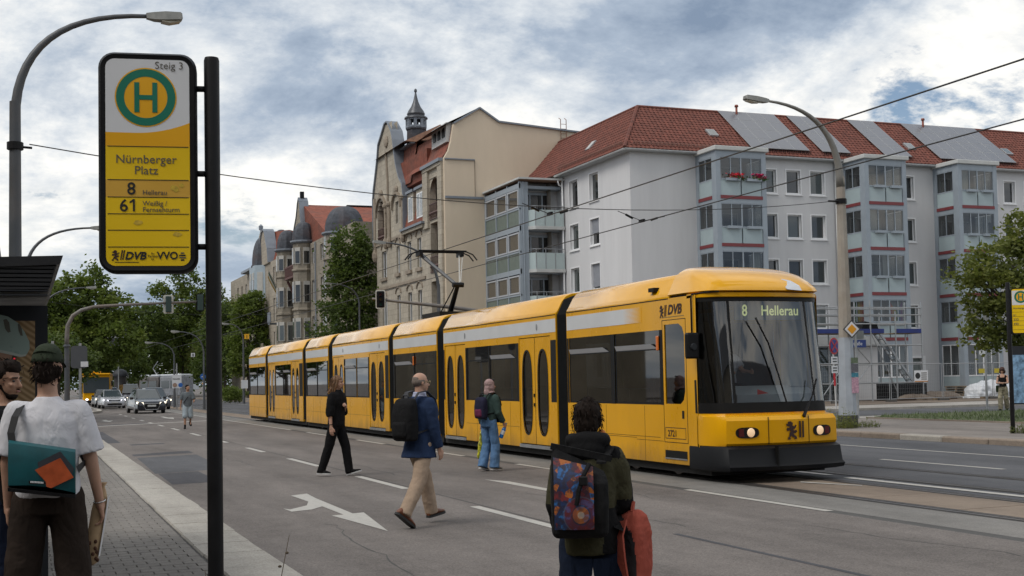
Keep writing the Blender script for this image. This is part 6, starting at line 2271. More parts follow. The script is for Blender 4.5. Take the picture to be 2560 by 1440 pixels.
PRI = [M('sign_dark_edge', (0.06, 0.06, 0.06), 0.5, var=0), SIGN_W, M('priority_yellow', (0.68, 0.30, 0.01), 0.4, var=0.03)]
ps = empty('priority_sign', (22.45, 30.05, 2.97), R(-12), 'white and yellow diamond priority road sign on the blue mast foot', 'road sign')
diamond('plate', (0, 0, 0), 0.27, ps, PRI)
ds = empty('priority_sign', (14.0, 105.0, 0.6), 0, 'tiny far priority diamond under a blue arrow sign', 'road sign')
ds.scale = (.55, 1, .62)
m = MB()
m.tube([(0, 0, 0), (0, 0, 3.2)], .04, 8)
m.build('post', GREY_METAL, ds)
diamond('plate', (0, -.05, 2.05), 0.32, ds, PRI)
m = MB()
m.lathe([(.42, 0), (.42, .02)], (0, 0, 0), 20)
m.v = [(x, -.06 - z, 2.95 + y) for x, y, z in m.v]
m.build('blue_disc', M('sign_blue', (0.02, 0.12, 0.42), 0.4, var=0.03), ds)
m = MB()
m.prism([(-.22, 2.9), (.05, 2.9), (.05, 2.78), (.28, 2.95), (.05, 3.12), (.05, 3.0), (-.22, 3.0)], 'y', -.095, -.09)
m.build('white_arrow', SIGN_W, ds)
# ---- signals on mast arms
def signal(name, loc, label, board=True, rz=0.0):
 s = empty(name, loc, rz, label, 'traffic light')
 s.scale = (.7,) * 3
 m = MB()
 k_ = 1 if board else .56
 pts_ = rrect(-.29 * k_, .29 * k_, -.55, .55, .1)
 m.loft([[(x, .06, z) for x, z in pts_], [(x, .075, z) for x, z in pts_]])
 m.build('backing_board', BLACK if not board else M('signal_white_edge', (0.55, 0.55, 0.50), 0.5, var=0.06), s)
 m = MB()
 ptb = rrect(-.235, .235, -.49, .49, .08)
 m.loft([[(x, y, z) for x, z in ptb] for y in (.05, .058)])
 m.build('black_face', BLACK, s)
 m = MB()
 m.bbox(-.16, .16, .055, .27, -.47, .47, .03)
 m.build('housing', M('signal_dark_green', (0.02, 0.045, 0.04), 0.5, var=0.1), s)
 for k in range(3):
  m = MB()
  z = .29 - .29 * k
  m.lathe([(.105, 0), (.11, .02), (.11, .2), (.10, .2), (.10, .02)], (0, 0, 0), 14, caps=False)
  m.v = [(x, (.05 - zz) , z + y) for x, y, zz in m.v]
  m.build('visor', BLACK, s)
  m = MB()
  m.lathe([(.1, 0), (.08, .02)], (0, 0, 0), 14)
  m.v = [(x, .045 - zz, z + y) for x, y, zz in m.v]
  m.build('lens', M('signal_lens_%d' % k, [(.09, .01, .01), (.12, .08, .01), (.01, .08, .06)][k], 0.2, var=0), s)
 return s
MA = empty('signal_mast', (1.75, 53.0, 0.05), 0, 'curved grey mast arm carrying traffic lights over the left lanes', 'signal mast')
m = MB()
m.lathe([(.11, 0), (.10, 3.3), (.14, 3.31), (.14, 3.36), (.09, 3.4)], (0, 0, 0), 12)
m.build('mast', LAMP_GREY, MA, True, auto=40)
m = MB()
m.tube([(0, 0, 3.3), (0.0, 0, 3.7), (0.03, 0, 4.15), (.22, 0, 4.55), (.55, 0, 4.78), (1.05, 0, 4.92), (2.2, 0, 5.0), (5.35, 0, 5.16)], [.09, .09, .085, .08, .075, .07, .06, .045], 10)
m.build('arm', M('rusty_arm_grey', (0.17, 0.16, 0.15), 0.6, metal=.2, var=.2, dirt=(.16, .10, .06), dscale=1.2, damt=.5), MA, True)
signal('traffic_light', (5.70, 53.05, 5.08), 'white-edged traffic light seen from behind, left on the mast arm', rz=PI)
signal('traffic_light', (6.98, 53.05, 5.15), 'dark narrow traffic light at the tip of the left mast arm', board=False, rz=PI)
MB_ = empty('signal_mast', (20.9, 50.0, 0.1), 0, 'straight mast arm reaching out from behind the tram roof', 'signal mast')
m = MB()
m.tube([(0, 0, 0), (0, 0, 4.4)], .13, 10)
m.build('mast', LAMP_GREY, MB_, True)
m = MB()
m.tube([(0, 0, 4.2), (-4.0, 0, 4.72), (-7.35, 0, 5.05)], [.1, .085, .05], 10)
m.build('arm', bpy.data.materials['rusty_arm_grey'], MB_, True)
signal('traffic_light', (13.86, 49.85, 5.12), 'dark traffic light with white edge before the beige house', rz=R(-16))
# ---- overhead wires
WIRE = M('overhead_wire', (0.03, 0.03, 0.032), 0.6, var=0)
rgw = random.Random(2)
def wire(name, pts_, r, label):
 m = MB()
 m.tube(pts_, r, 5)
 o = m.build(name, WIRE)
 return tag(o, label, 'wire')
def sag(a, b, s, n=24):
 a, b = Vector(a), Vector(b)
 return [a.lerp(b, k / n) - Vector((0, 0, s * 4 * (k / n) * (1 - k / n))) for k in range(n + 1)]
wire('contact_wire', [(11.35, y, 5.47) for y in (-5, 20, 60, 130)], 0.013, 'black contact wire above the yellow tram, upper of the two')
wire('contact_wire', [(14.3, y, 5.53) for y in (-5, 20, 60, 130)], 0.013, 'black contact wire above the far track, lower of the two')
wire('span_wire', sag((0.15, 22.0, 5.75), (22.3, 30.3, 6.75), 0.62), 0.010, 'thin cross wire slung from the left lamp to the concrete mast')
wire('span_wire', sag((1.0, 80, 7.0), (26, 100, 8.0), 0.8), 0.010, 'faint thin wire crossing low over the distant trees')
m = MB()
for x, y, z in ((11.35, 26.25, 5.47), (14.3, 27.35, 5.53)):
 for dx in (-.9, .9):
  m.tube([(x, y, z + .02), (x + dx * .9, y + dx * .35, z + .20)], .009, 5)
  m.tube([(x + dx * .35, y + dx * .12, z + .07), (x + dx * .6, y + dx * .22, z + .14)], .028, 6)
 m.box(x - .03, x + .03, y - .12, y + .12, z - .01, z + .06)
tag(m.build('wire_hanger', BLACK), 'small black hangers joining contact wires to the cross wire', 'wire fitting', kind='stuff')
# ================================================================== cars, buses and the far tram
CARGL = M('car_glass', (0.05, 0.065, 0.075), 0.06, var=0, spec=0.9)
TYRE = M('tyre', (0.015, 0.015, 0.015), 0.8, var=.1)
RIM = M('alloy_rim', (0.35, 0.35, 0.36), 0.35, metal=.7, var=.1)
HLITE = M('headlight_on', (0.9, 0.9, 0.85), .2, var=0, emit=(1.0, 0.88, 0.66), estr=3.0)
HLITE2 = M('headlight_white', (0.9, 0.9, 0.9), .2, var=0, emit=(0.95, 0.92, 1.0), estr=2.6)
CHROME = M('chrome', (0.5, 0.5, 0.5), .15, metal=1.0, var=0)
PLATE = M('number_plate', (0.55, 0.56, 0.55), .5, var=.1, scale=30)
def car(loc, phi, label, paint, W=1.82, H=1.48, L=4.5, grille='wide', lights=HLITE, rails=False, van=False):
 c = empty('car', loc, R(phi), label, 'car', None)
 h = W / 2
 hb = .78 if not van else .95
 def sec(y, w, zb, zt, zs):
  return [(-w * .86, y, zb), (-w, y, zb + .12), (-w * 1.0, y, zs), (-w * .93, y, zt - .04), (-w * .7, y, zt), (w * .7, y, zt), (w * .93, y, zt - .04), (w * 1.0, y, zs), (w, y, zb + .12), (w * .86, y, zb)]
 m = MB()
 m.loft([sec(0.0, h * .80, .28, .66, .5), sec(.06, h * .92, .20, .76, .52), sec(.35, h * .985, .18, .84, .6), sec(1.05, h, .18, hb + .16, .65), sec(1.5, h, .18, hb + .2, .66), sec(L - .9, h, .2, hb + .22, .68), sec(L - .1, h * .95, .25, hb + .2, .68), sec(L, h * .85, .35, .9, .65)])
 m.build('car_body', paint, c, True, auto=40)
 z0 = hb + .17
 yb = 1.15 if not van else .85
 top = [(yb, .80, z0), (yb + .85 if not van else yb + .6, .66, H), (L - 1.3, .66, H), (L - .35, .78, z0 + .02)]
 m = MB()
 m.loft([[(-h * a, y, z), (h * a, y, z)] for y, a, z in top], closed=False, caps=False)
 for s_ in (-1, 1):
  m.poly([(s_ * h * a, y, z) for y, a, z in top] + [(s_ * h * .93, L - .35, z0 - .04), (s_ * h * .93, yb, z0 - .04)])
 m.build('glasshouse', CARGL, c)
 m = MB()
 m.loft([[(-h * .67, top[1][0] - .03, H - .02), (h * .67, top[1][0] - .03, H - .02)], [(-h * .66, top[1][0] + .15, H + .025), (h * .66, top[1][0] + .15, H + .025)], [(-h * .66, L - 1.3, H + .025), (h * .66, L - 1.3, H + .025)]], closed=False, caps=False)
 for s_ in (-1, 1):
  m.bar((s_ * h * .79, yb + .02, z0 + .02), (s_ * h * .665, top[1][0], H + .005), .05, .06)
 m.build('roof', paint, c)
 if rails:
  for s_ in (-1, 1):
   m = MB()
   m.tube([(s_ * h * .64, 2.1, H + .07), (s_ * h * .64, L - 1.3, H + .07)], .025, 6)
   m.build('roof_rail', CHROME, c)
 for s_ in (-1, 1):
  m = MB()
  m.loft([[(s_ * h * .52, .015, .60), (s_ * h * .95, .20, .64), (s_ * h * .95, .20, .76), (s_ * h * .55, .02, .70)], [(s_ * h * .52, -.01, .60), (s_ * h * .97, .16, .64), (s_ * h * .97, .16, .76), (s_ * h * .55, -.01, .70)]])
  m.build('headlight', lights, c)
  m = MB()
  m.bbox(s_ * (h + .10) - .10, s_ * (h + .10) + .10, yb + .12, yb + .25, z0 - .06, z0 + .10, .02)
  m.build('wing_mirror', paint if not van else BLACK, c)
  for y in (.85, L - .95):
   m = MB()
   m.lathe([(.20, -.1), (.32, -.09), (.33, 0), (.32, .09), (.2, .1)], (0, 0, 0), 16)
   m.v = [(s_ * (h - .1) + z, y + x, .325 + yy) for x, yy, z in m.v]
   w = m.build('wheel', TYRE, c)
   m = MB()
   m.lathe([(.2, 0), (.05, .02)], (0, 0, 0), 12)
   m.v = [(s_ * (h - .0) + z * s_, y + x, .325 + yy) for x, yy, z in m.v]
   m.build('rim', RIM, w)
 m = MB()
 if grille == 'wide':
  m.box(-h * .5, h * .5, -.015, .04, .60, .68)
  m.box(-h * .62, h * .62, -.005, .05, .28, .42)
 else:
  m.prism([(-.42, .62), (-.48, .5), (-.36, .27), (.36, .27), (.48, .5), (.42, .62)], 'y', -.02, .05)
 m.build('grille', BLACK, c)
 m = MB()
 if grille != 'wide':
  m.tube([(-.42, -.02, .63), (-.5, -.02, .5), (-.37, -.02, .26), (.37, -.02, .26), (.5, -.02, .5), (.42, -.02, .63), (-.42, -.02, .63)], .014, 6)
 else:
  m.tube([(-.5 * h, -.02, .69), (0, -.03, .65), (.5 * h, -.02, .69)], .014, 6)
 m.build('chrome_trim', CHROME, c)
 m = MB()
 m.box(-.26, .26, -.03, -.022, .44, .55)
 m.build('number_plate', PLATE, c)
 return c
cp_ = lambda n_, col_: M('car_paint_' + n_, col_, .25, metal=.3, var=.05, coat=.8)
car((7.75, 81.9, 0.0), 4, 'dark grey estate car with round-cornered grille leading the oncoming traffic', cp_('anthracite', (0.018, 0.022, 0.032)), W=1.88, H=1.52, L=4.9, grille='hex', rails=True)
car((7.05, 104.8, 0.0), 3, 'white hatchback with bright headlights behind the dark estate car', cp_('white', (0.55, 0.57, 0.62)), W=1.8, H=1.46, lights=HLITE2)
car((9.55, 95.0, 0.0), 6, 'grey car half hidden to the right of the dark estate car', cp_('grey', (0.09, 0.095, 0.11)), W=1.82, H=1.6)
car((10.2, 126.0, 0.0), 6, 'dark van with a pale bonnet further back in the queue', cp_('pewter', (0.10, 0.10, 0.115)), W=1.95, H=1.95, L=5, van=True)
car((6.95, 113.2, 0.0), 2, 'black car peeping out left of the white hatchback', cp_('black', (0.012, 0.012, 0.016)), W=1.85, H=1.5)
car((9.0, 135.0, 0.0), 5, 'pale blue-grey car behind the white hatchback', cp_('pale_blue', (0.30, 0.35, 0.40)), W=1.82, H=1.66)
YB = empty('bus', (6.85, 127.0, -.05), R(-5), 'yellow city bus with a big dark windscreen waiting at far left', 'bus')
m = MB()
m.bbox(-1.25, 1.25, 0.05, 12, .3, 3.05, .12)
m.build('bus_body', YEL, YB)
m = MB()
m.bbox(-1.2, 1.2, -.02, .2, 1.25, 2.75, .05)
m.build('windscreen', CARGL, YB)
m = MB()
m.bbox(-1.32, 1.3, -.15, 12, 2.98, 3.14, .05)
m.bbox(-.4, .4, .3, 2, 3.14, 3.35, .05)
m.build('roof_pod', YEL, YB)
m = MB()
m.bbox(-1.25, 1.25, -.03, .1, .25, .55, .04)
m.build('bumper', BLACK, YB)
for s_ in (-1, 1):
 m = MB()
 m.ell((s_ * .85, -.03, .62), .13, .05, .09, 10, 6)
 m.build('headlight', HLITE2, YB)
 m = MB()
 m.bbox(s_ * 1.45 - .08, s_ * 1.45 + .08, -.1, .02, 1.9, 2.4, .02)
 m.build('mirror', BLACK, YB)
 for y in (2.5, 9):
  m = MB()
  m.lathe([(.3, -.15), (.48, -.14), (.48, .14), (.3, .15)], (0, 0, 0), 14)
  m.v = [(s_ * 1.1 + z, y + x, .48 + yy) for x, yy, z in m.v]
  m.build('wheel', TYRE, YB)
FT = empty('tram', (14.9, 198.5, 0.0), R(-151), 'far white-roofed tram with dark advertising crossing behind the cars', 'tram')
ADV = M('dark_advert_wrap', (0.10, 0.09, 0.085), .4, var=.7, scale=.9)
FW = M('tram_roof_white', (0.50, 0.53, 0.56), .4, var=.06)
for a, b in ((0.3, 5.0), (5.3, 10.2), (10.5, 15.5)):
 m = MB()
 m.bbox(-1.15, 1.15, a, b, .35, 3.1, .1)
 o = m.build('car_body', ADV if a < 9 else M('far_tram_grey', (.22, .23, .25), .5, var=.3), FT)
 m = MB()
 m.bbox(-1.1, 1.1, a, b, 3.1, 3.45, .12)
 m.build('roof', FW, FT)
 for k in range(2):
  m = MB()
  y0 = a + .4 + (b - a - .6) / 2 * k
  for s_ in (-1, 1):
   m.box(s_ * 1.15, s_ * 1.17, y0, y0 + (b - a) / 2 - .6, 1.4, 2.5)
  m.build('side_window', CARGL, FT)
m = MB()
m.loft([[(-1.1, .3, .4), (1.1, .3, .4), (1.1, .3, 3.3), (-1.1, .3, 3.3)], [(-.8, -.4, .5), (.8, -.4, .5), (.8, 0.1, 3.0), (-.8, 0.1, 3.0)]])
m.build('nose', CARGL, FT)
m = MB()
m.tube([(0, 8.2, 3.4), (0, 7.2, 4.4), (0, 8.4, 5.4)], .06, 6)
m.build('pantograph', GREY_METAL, FT)
# ================================================================== people
def skin_mat(name, c):
 m = M(name, c, 0.55, var=0.08, scale=14)
 m.node_tree.nodes['Principled BSDF'].inputs['Subsurface Weight'].default_value = 0.06
 return m
SKIN = skin_mat('skin_fair', (0.46, 0.27, 0.19))
SKIN_T = skin_mat('skin_tanned', (0.36, 0.20, 0.13))
def cloth(name, c, var=0.18, rough=0.9, fine=220.0, fold=9.0, amt=0.5):
 if name in MATS:
  return MATS[name]
 m = M(name, c, rough, var=var, scale=5.0, spec=0.12)
 t = m.node_tree
 n = N(t)
 b = t.nodes['Principled BSDF']
 pos = n.new('ShaderNodeTexCoord').outputs['Object']
 fo = n.new('ShaderNodeTexNoise', {'Vector': n.new('ShaderNodeVectorMath', {0: pos, 1: (1.3, 1.3, 0.75)}, operation='MULTIPLY').outputs[0], 'Scale': fold, 'Detail': 3.0, 'Roughness': 0.5, 'Distortion': 1.2}).outputs[0]
 bn = n.new('ShaderNodeBump', {'Height': fo, 'Strength': amt, 'Distance': 0.03})
 n.link(bn.outputs[0], b.inputs['Normal'])
 return m
TEX = {}
def remesh(mb, name, mat, parent, voxel=0.01, smooth=4, wr=0.0, wscale=0.18, matfn=None, solid=True):
 me = bpy.data.meshes.new(name)
 me.from_pydata(mb.v, [], mb.f)
 bmm = bmesh.new()
 bmm.from_mesh(me)
 bmesh.ops.recalc_face_normals(bmm, faces=bmm.faces)
 bmm.to_mesh(me)
 bmm.free()
 o = bpy.data.objects.new(name, me)
 COL.objects.link(o)
 md = o.modifiers.new('r', 'REMESH')
 md.mode = 'VOXEL'
 md.voxel_size = voxel
 md.adaptivity = 0.0
 if smooth:
  md = o.modifiers.new('s', 'SMOOTH')
  md.factor = 0.5
  md.iterations = smooth
 if wr:
  key = ('t', round(wscale, 3))
  if key not in TEX:
   tx_ = bpy.data.textures.new('fold', 'CLOUDS')
   tx_.noise_scale = wscale
   tx_.noise_depth = 2
   TEX[key] = tx_
  md = o.modifiers.new('d', 'DISPLACE')
  md.texture = TEX[key]
  md.strength = wr
  md.mid_level = 0.5
  md.texture_coords = 'LOCAL'
 dg = bpy.context.evaluated_depsgraph_get()
 nm = bpy.data.meshes.new_from_object(o.evaluated_get(dg))
 bpy.data.objects.remove(o)
 bpy.data.meshes.remove(me)
 nm.name = name
 nm.materials.clear()
 mats = mat if isinstance(mat, (list, tuple)) else [mat]
 for x in mats:
  nm.materials.append(x)
 if matfn:
  nm.polygons.foreach_set('material_index', [matfn(p.center) for p in nm.polygons])
 nm.polygons.foreach_set('use_smooth', [True] * len(nm.polygons))
 nm.update()
 o = bpy.data.objects.new(name, nm)
 COL.objects.link(o)
 o.parent = parent
 return o
def rotv(v, axis, deg):
 return Matrix.Rotation(R(deg), 3, axis) @ Vector(v)
class Fig:
 def __init__(s, H=1.78, legs=None, arms=None, lean=0, head_yaw=0, head_pitch=0, twist=0, build=1.0, ground=True):
  s.H = H
  k = s.k = H / 1.78
  s.b = build
  legs = legs or {}
  arms = arms or {}
  L1, L2 = 0.43 * k, 0.43 * k
  s.J = {}
  low = 9
  for sd, sg in (('R', 1), ('L', -1)):
   a, b, sp, fp = legs.get(sd, (0, 2, 2, 0))
   hip = Vector((sg * 0.095 * k, 0, 0))
   th = Vector((sg * math.sin(R(sp)), math.sin(R(a)), -math.cos(R(a))))
   kn = hip + th.normalized() * L1
   c = a - b
   an = kn + Vector((sg * math.sin(R(sp)) * .5, math.sin(R(c)), -math.cos(R(c)))).normalized() * L2
   fd = Vector((sg * .12, math.cos(R(fp)), math.sin(R(fp)))).normalized()
   s.J[sd] = dict(hip=hip, knee=kn, ankle=an, foot=fd)
   heel = an - fd * 0.055 * k - Vector((0, 0, 0.085 * k))
   toe = an + fd * 0.19 * k - Vector((0, 0, 0.085 * k))
   low = min(low, heel.z, toe.z)
  hz = -low if ground else 0.0
  s.pel = Vector((0, 0, hz))
  for sd in 'RL':
   for q in ('hip', 'knee', 'ankle'):
    s.J[sd][q] = s.J[sd][q] + s.pel
  sp = Vector((0, math.sin(R(lean)), math.cos(R(lean))))
  s.sp = sp
  s.fw = Vector((0, math.cos(R(lean)), -math.sin(R(lean))))
  s.neck = s.pel + sp * 0.60 * k
  s.headc = s.neck + sp * 0.03 * k + Vector((0, 0.02, 0.118 * k)) 
  s.hr = Matrix.Rotation(R(-head_yaw), 3, 'Z') @ Matrix.Rotation(R(head_pitch), 3, 'X')
  tw = Matrix.Rotation(R(-twist), 3, 'Z')
  s.tw = tw
  for sd, sg in (('R', 1), ('L', -1)):
   p, ab, el, inw = arms.get(sd, (0, 6, 8, 0))
   sh = s.pel + sp * 0.525 * k + tw @ Vector((sg * 0.178 * k * build, -.005, -.02 * k))
   u = tw @ Vector((sg * math.sin(R(ab)), math.sin(R(p)) * math.cos(R(ab)), -math.cos(R(p)) * math.cos(R(ab))))
   e = sh + u * 0.30 * k
   q = p + el
   fdir = tw @ Vector((-sg * math.sin(R(inw)) + sg * math.sin(R(ab)) * .5 * math.cos(R(inw)), math.sin(R(q)) * math.cos(R(inw)), -math.cos(R(q)) * math.cos(R(inw)))).normalized()
   w = e + fdir * 0.255 * k
   s.J[sd].update(sh=sh, elbow=e, wrist=w, fdir=fdir, sg=sg)
 def hand(s, mb, sd, curl=35, n=None, spread=1.0):
  j = s.J[sd]
  k = s.k
  d, w, sg = j['fdir'], j['wrist'], j['sg']
  n = Vector(n) if n is not None else Vector((-sg, 0, 0))
  n = (n - d * n.dot(d)).normalized()
  ac = d.cross(n).normalized() * 1.0
  fwd = ac if ac.y > 0 else -ac
  if abs(ac.y) < 1e-3:
   fwd = ac
  mb.caps(w - d * .02, w + d * .03 * k, .027 * k, .026 * k)
  for t in (-.026, -.009, .009, .026):
   mb.caps(w + d * .02 * k + fwd * t * k * .8, w + d * .088 * k + fwd * t * k, .0155 * k, .0135 * k, 8)
  for i, (t, L) in enumerate(((.029, .068), (.010, .078), (-.010, .073), (-.028, .058))):
   b0 = w + d * .092 * k + fwd * t * k * spread
   d1 = (d * math.cos(R(curl * .6)) + n * math.sin(R(curl * .6)))
   d2 = (d * math.cos(R(curl * 1.5)) + n * math.sin(R(curl * 1.5)))
   m1 = b0 + d1 * L * .52 * k
   mb.caps(b0, m1, .0098 * k, .0092 * k, 8)
   mb.caps(m1, m1 + d2 * L * .5 * k, .0092 * k, .0075 * k, 8)
  t0 = w + d * .03 * k + fwd * .03 * k
  t1 = t0 + (d * .75 + fwd * .55 + n * .25).normalized() * .045 * k
  mb.caps(w + d * .015 * k + fwd * .012 * k, t0, .016 * k, .015 * k, 8)
  mb.caps(t0, t1, .013 * k, .0115 * k, 8)
  mb.caps(t1, t1 + (d * .95 + n * .3).normalized() * .035 * k, .0115 * k, .009 * k, 8)
  return w + d * .10 * k + n * .02
 def head(s, mb, jaw=1.0, nose=1.0):
  k = s.k
  c = s.headc
  P = lambda x, y, z: c + s.hr @ Vector((x * k, y * k, z * k))
  Q = s.hr
  mb.ell(P(0, -.012, .030), .076 * k, .095 * k, .088 * k, 16, 10, Q)
  mb.ell(P(0, .022, -.035), .062 * k * jaw, .072 * k, .080 * k, 16, 10, Q)
  mb.ell(P(0, .050, -.088), .040 * k * jaw, .036 * k, .028 * k, 12, 8, Q)
  mb.ell(P(0, .068, .022), .055 * k, .020 * k, .014 * k, 12, 6, Q)
  mb.caps(P(0, .084, .012), P(0, .108 * (1 + .04 * (nose - 1)), -.030), .011 * k, .0155 * k, 8)
  mb.ell(P(0, .094, -.034), .019 * k, .014 * k, .010 * k, 8, 6, Q)
  mb.ell(P(.033, .070, -.022), .022 * k, .018 * k, .017 * k, 8, 6, Q)
  mb.ell(P(-.033, .070, -.022), .022 * k, .018 * k, .017 * k, 8, 6, Q)
  mb.ell(P(0, .084, -.062), .024 * k, .014 * k, .011 * k, 8, 6, Q)
  for sx in (1, -1):
   mb.ell(P(.076 * sx, -.008, -.006), .009 * k, .017 * k, .028 * k, 8, 6, Q)
  mb.caps(s.neck - s.sp * .03 * k, c + s.hr @ Vector((0, -.02 * k, -.06 * k)), .058 * k, .054 * k, 12)
 def face(s, parent, lips=(0.30, 0.12, 0.10), brow=(0.05, 0.03, 0.02)):
  k = s.k
  c = s.headc
  P = lambda x, y, z: c + s.hr @ Vector((x * k, y * k, z * k))
  for sx in (1, -1):
   m = MB()
   m.ell(P(.031 * sx, .0785, .004), .0125 * k, .008 * k, .0075 * k, 10, 6, s.hr)
   m.build('eye', M('eye_dark', (0.04, 0.03, 0.025), 0.2, var=0), parent, True)
   m = MB()
   m.caps(P(.016 * sx, .092, .026), P(.050 * sx, .080, .025), .006 * k, .004 * k, 6)
   m.build('eyebrow', M('brow_%d' % int(brow[0] * 1000), brow, 0.9, var=0), parent, True)
  m = MB()
  m.ell(P(0, .0965, -.062), .021 * k, .006 * k, .006 * k, 10, 6, s.hr)
  m.build('lips', M('lips_%d' % int(lips[0] * 1000), lips, 0.5, var=0), parent, True)
 def body(s, parent, mat, voxel=.008, hands=('R', 'L'), curl=None, n=None, jaw=1.0, legs=True):
  mb = MB()
  s.head(mb, jaw)
  k = s.k
  s.rings(mb, [(-.06, .10, .075), (.05, .115, .085), (.2, .105, .08), (.36, .125, .085), (.47, .135, .085), (.55, .10, .07), (.60, .055, .055)])
  tips = {}
  for sd in 'RL':
   j = s.J[sd]
   mb.caps(j['sh'], j['elbow'], .047 * k, .040 * k, 12)
   mb.caps(j['elbow'], j['wrist'], .040 * k, .026 * k, 12)
   mb.caps(j['sh'] - Vector((j['sg'] * .1 * k, 0, 0)), j['sh'], .05 * k, .05 * k, 10)
   if sd in hands:
    tips[sd] = s.hand(mb, sd, (curl or {}).get(sd, 35), (n or {}).get(sd))
   if legs:
    mb.caps(j['hip'], j['knee'], .068 * k, .048 * k, 12)
    mb.caps(j['knee'], j['knee'].lerp(j['ankle'], .35), .048 * k, .050 * k, 12)
    mb.caps(j['knee'].lerp(j['ankle'], .35), j['ankle'], .050 * k, .036 * k, 12)
    mb.caps(j['ankle'] - Vector((0, 0, .03 * k)), j['ankle'] + j['foot'] * .13 * k - Vector((0, 0, .05 * k)), .036 * k, .026 * k, 10)
  o = remesh(mb, 'body', mat, parent, voxel, 3)
  s.tips = tips
  return o
 def rings(s, mb, lst, add=0.0, seg=20, flat=2.4, off=0.0):
  k = s.k
  rr = []
  for t, rx, ry in lst:
   c = s.pel + s.sp * t * k + s.fw * off * k
   f = min(1, max(0, t / .5))
   ring = []
   for q in range(seg):
    a = 2 * PI * q / seg
    ca, sa = math.cos(a), math.sin(a)
    x = math.copysign(abs(ca) ** (2 / flat), ca) * (rx + add) * k * (s.b if t > .1 else 1)
    y = math.copysign(abs(sa) ** (2 / flat), sa) * (ry + add) * k
    v = Vector((x, 0, 0))
    v = s.tw @ v if f > .4 else v
    ring.append(c + v + s.fw * y + Vector((0, 0, 0)))
   rr.append(ring)
  mb.loft(rr)
 def trousers(s, parent, mat, wide=(.088, .068, .060), cuff=.0, voxel=.010, top=.12, wr=.012, length=1.0, hipw=.165, hipd=.118, name='trousers', smooth=4, matfn=None):
  mb = MB()
  k = s.k
  s.rings(mb, [(-.08, hipw * .93, hipd * .95), (-.03, hipw, hipd), (.05, hipw * .98, hipd * .98), (top, hipw * .92, hipd * .9)])
  for sd in 'RL':
   j = s.J[sd]
   end = j['knee'].lerp(j['ankle'] - Vector((0, 0, .045 * k)), length) if length <= 1 else j['ankle'] - Vector((0, 0, .06 * k))
   if length < .2:
    end = j['knee'] + (j['hip'] - j['knee']) * .02
    mb.caps(j['hip'] - Vector((0, 0, .0)), end, wide[0] * k * 1.05, wide[1] * k, 14)
   else:
    mb.caps(j['hip'], j['knee'], wide[0] * k, wide[1] * k, 14)
    d = (end - j['knee']).normalized()
    u = d.orthogonal().normalized()
    v = d.cross(u)
    rr = []
    for t, r in ((-.05, wide[1] * .9), (0, wide[1]), (.5, (wide[1] + wide[2]) / 2), (1, wide[2])):
     c = j['knee'].lerp(end, t)
     rr.append([c + (u * math.cos(2 * PI * q / 14) + v * math.sin(2 * PI * q / 14)) * r * k for q in range(14)])
    mb.loft(rr)
  return remesh(mb, name, mat, parent, voxel, smooth, wr, .11, matfn)
 def top(s, parent, mat, lst, sleeve=(.075, .062), fore=None, voxel=.010, wr=.012, name='shirt', slen=.7, matfn=None, smooth=4, extra=None, off=0.0):
  mb = MB()
  k = s.k
  s.rings(mb, lst, off=off)
  for sd in 'RL':
   j = s.J[sd]
   inn = j['sh'] + (s.pel + s.sp * .47 * k - j['sh']) * .35
   mb.caps(inn, j['sh'], .068 * k, sleeve[0] * k * .86, 14)
   e = j['sh'].lerp(j['elbow'], slen)
   d = (j['elbow'] - j['sh']).normalized()
   u = d.orthogonal().normalized()
   v = d.cross(u)
   rr = [[j['sh'] + d * t + (u * math.cos(2 * PI * q / 14) + v * math.sin(2 * PI * q / 14)) * r * k for q in range(14)] for t, r in ((-.035, sleeve[0] * .68), (.0, sleeve[0] * .88), (.06, sleeve[0]), ((e - j['sh']).length, sleeve[1]))]
   mb.loft(rr)
   if fore:
    mb.caps(j['elbow'], j['elbow'], sleeve[1] * k, sleeve[1] * k, 12)
    w = j['elbow'].lerp(j['wrist'], fore[1])
    d = (w - j['elbow']).normalized()
    u = d.orthogonal().normalized()
    v = d.cross(u)
    mb.loft([[c + (u * math.cos(2 * PI * q / 14) + v * math.sin(2 * PI * q / 14)) * r * k for q in range(14)] for c, r in ((j['elbow'] - d * .02, sleeve[1]), (j['elbow'].lerp(w, .5), (sleeve[1] + fore[0]) / 2), (w, fore[0]))])
  if extra:
   extra(mb)
  return remesh(mb, name, mat, parent, voxel, smooth, wr, .10, matfn)
 def shoes(s, parent, mat, sole, big=1.0, voxel=.007, boot=0.0):
  k = s.k * big
  for sd in 'RL':
   j = s.J[sd]
   f = j['foot']
   a = j['ankle']
   up = Vector((0, 0, 1))
   up = (up - f * up.dot(f)).normalized()
   sidev = f.cross(up)
   base = a - up * .085 * s.k
   mb = MB()
   rr = []
   for t, w, h in ((-.075, .022, .045), (-.06, .036, .075), (-.02, .040, .085), (.05, .043, .078), (.11, .047, .055), (.16, .044, .042), (.195, .030, .033), (.21, .012, .024)):
    c = base + f * t * k
    rr.append([c + sidev * (w * k * math.cos(q)) + up * (.012 * k + max(0, h * k * (.5 + .5 * math.sin(q)))) for q in [2 * PI * i / 12 for i in range(12)]])
   mb.loft(rr)
   mb.caps(a - up * .03, a + up * (.015 + boot), .044 * s.k, .043 * s.k, 10)
   sh = remesh(mb, 'shoe', mat, parent, voxel, 3)
   mb = MB()
   ol = [(-.08, .022), (-.06, .038), (0, .043), (.06, .045), (.12, .050), (.17, .046), (.205, .030), (.22, .008)]
   q = [base + f * t * k + sidev * w * k for t, w in ol] + [base + f * t * k - sidev * w * k for t, w in reversed(ol)]
   mb.loft([[p - up * .002 for p in q], [p + up * .022 * k for p in q]])
   mb.build('sole', sole, sh)
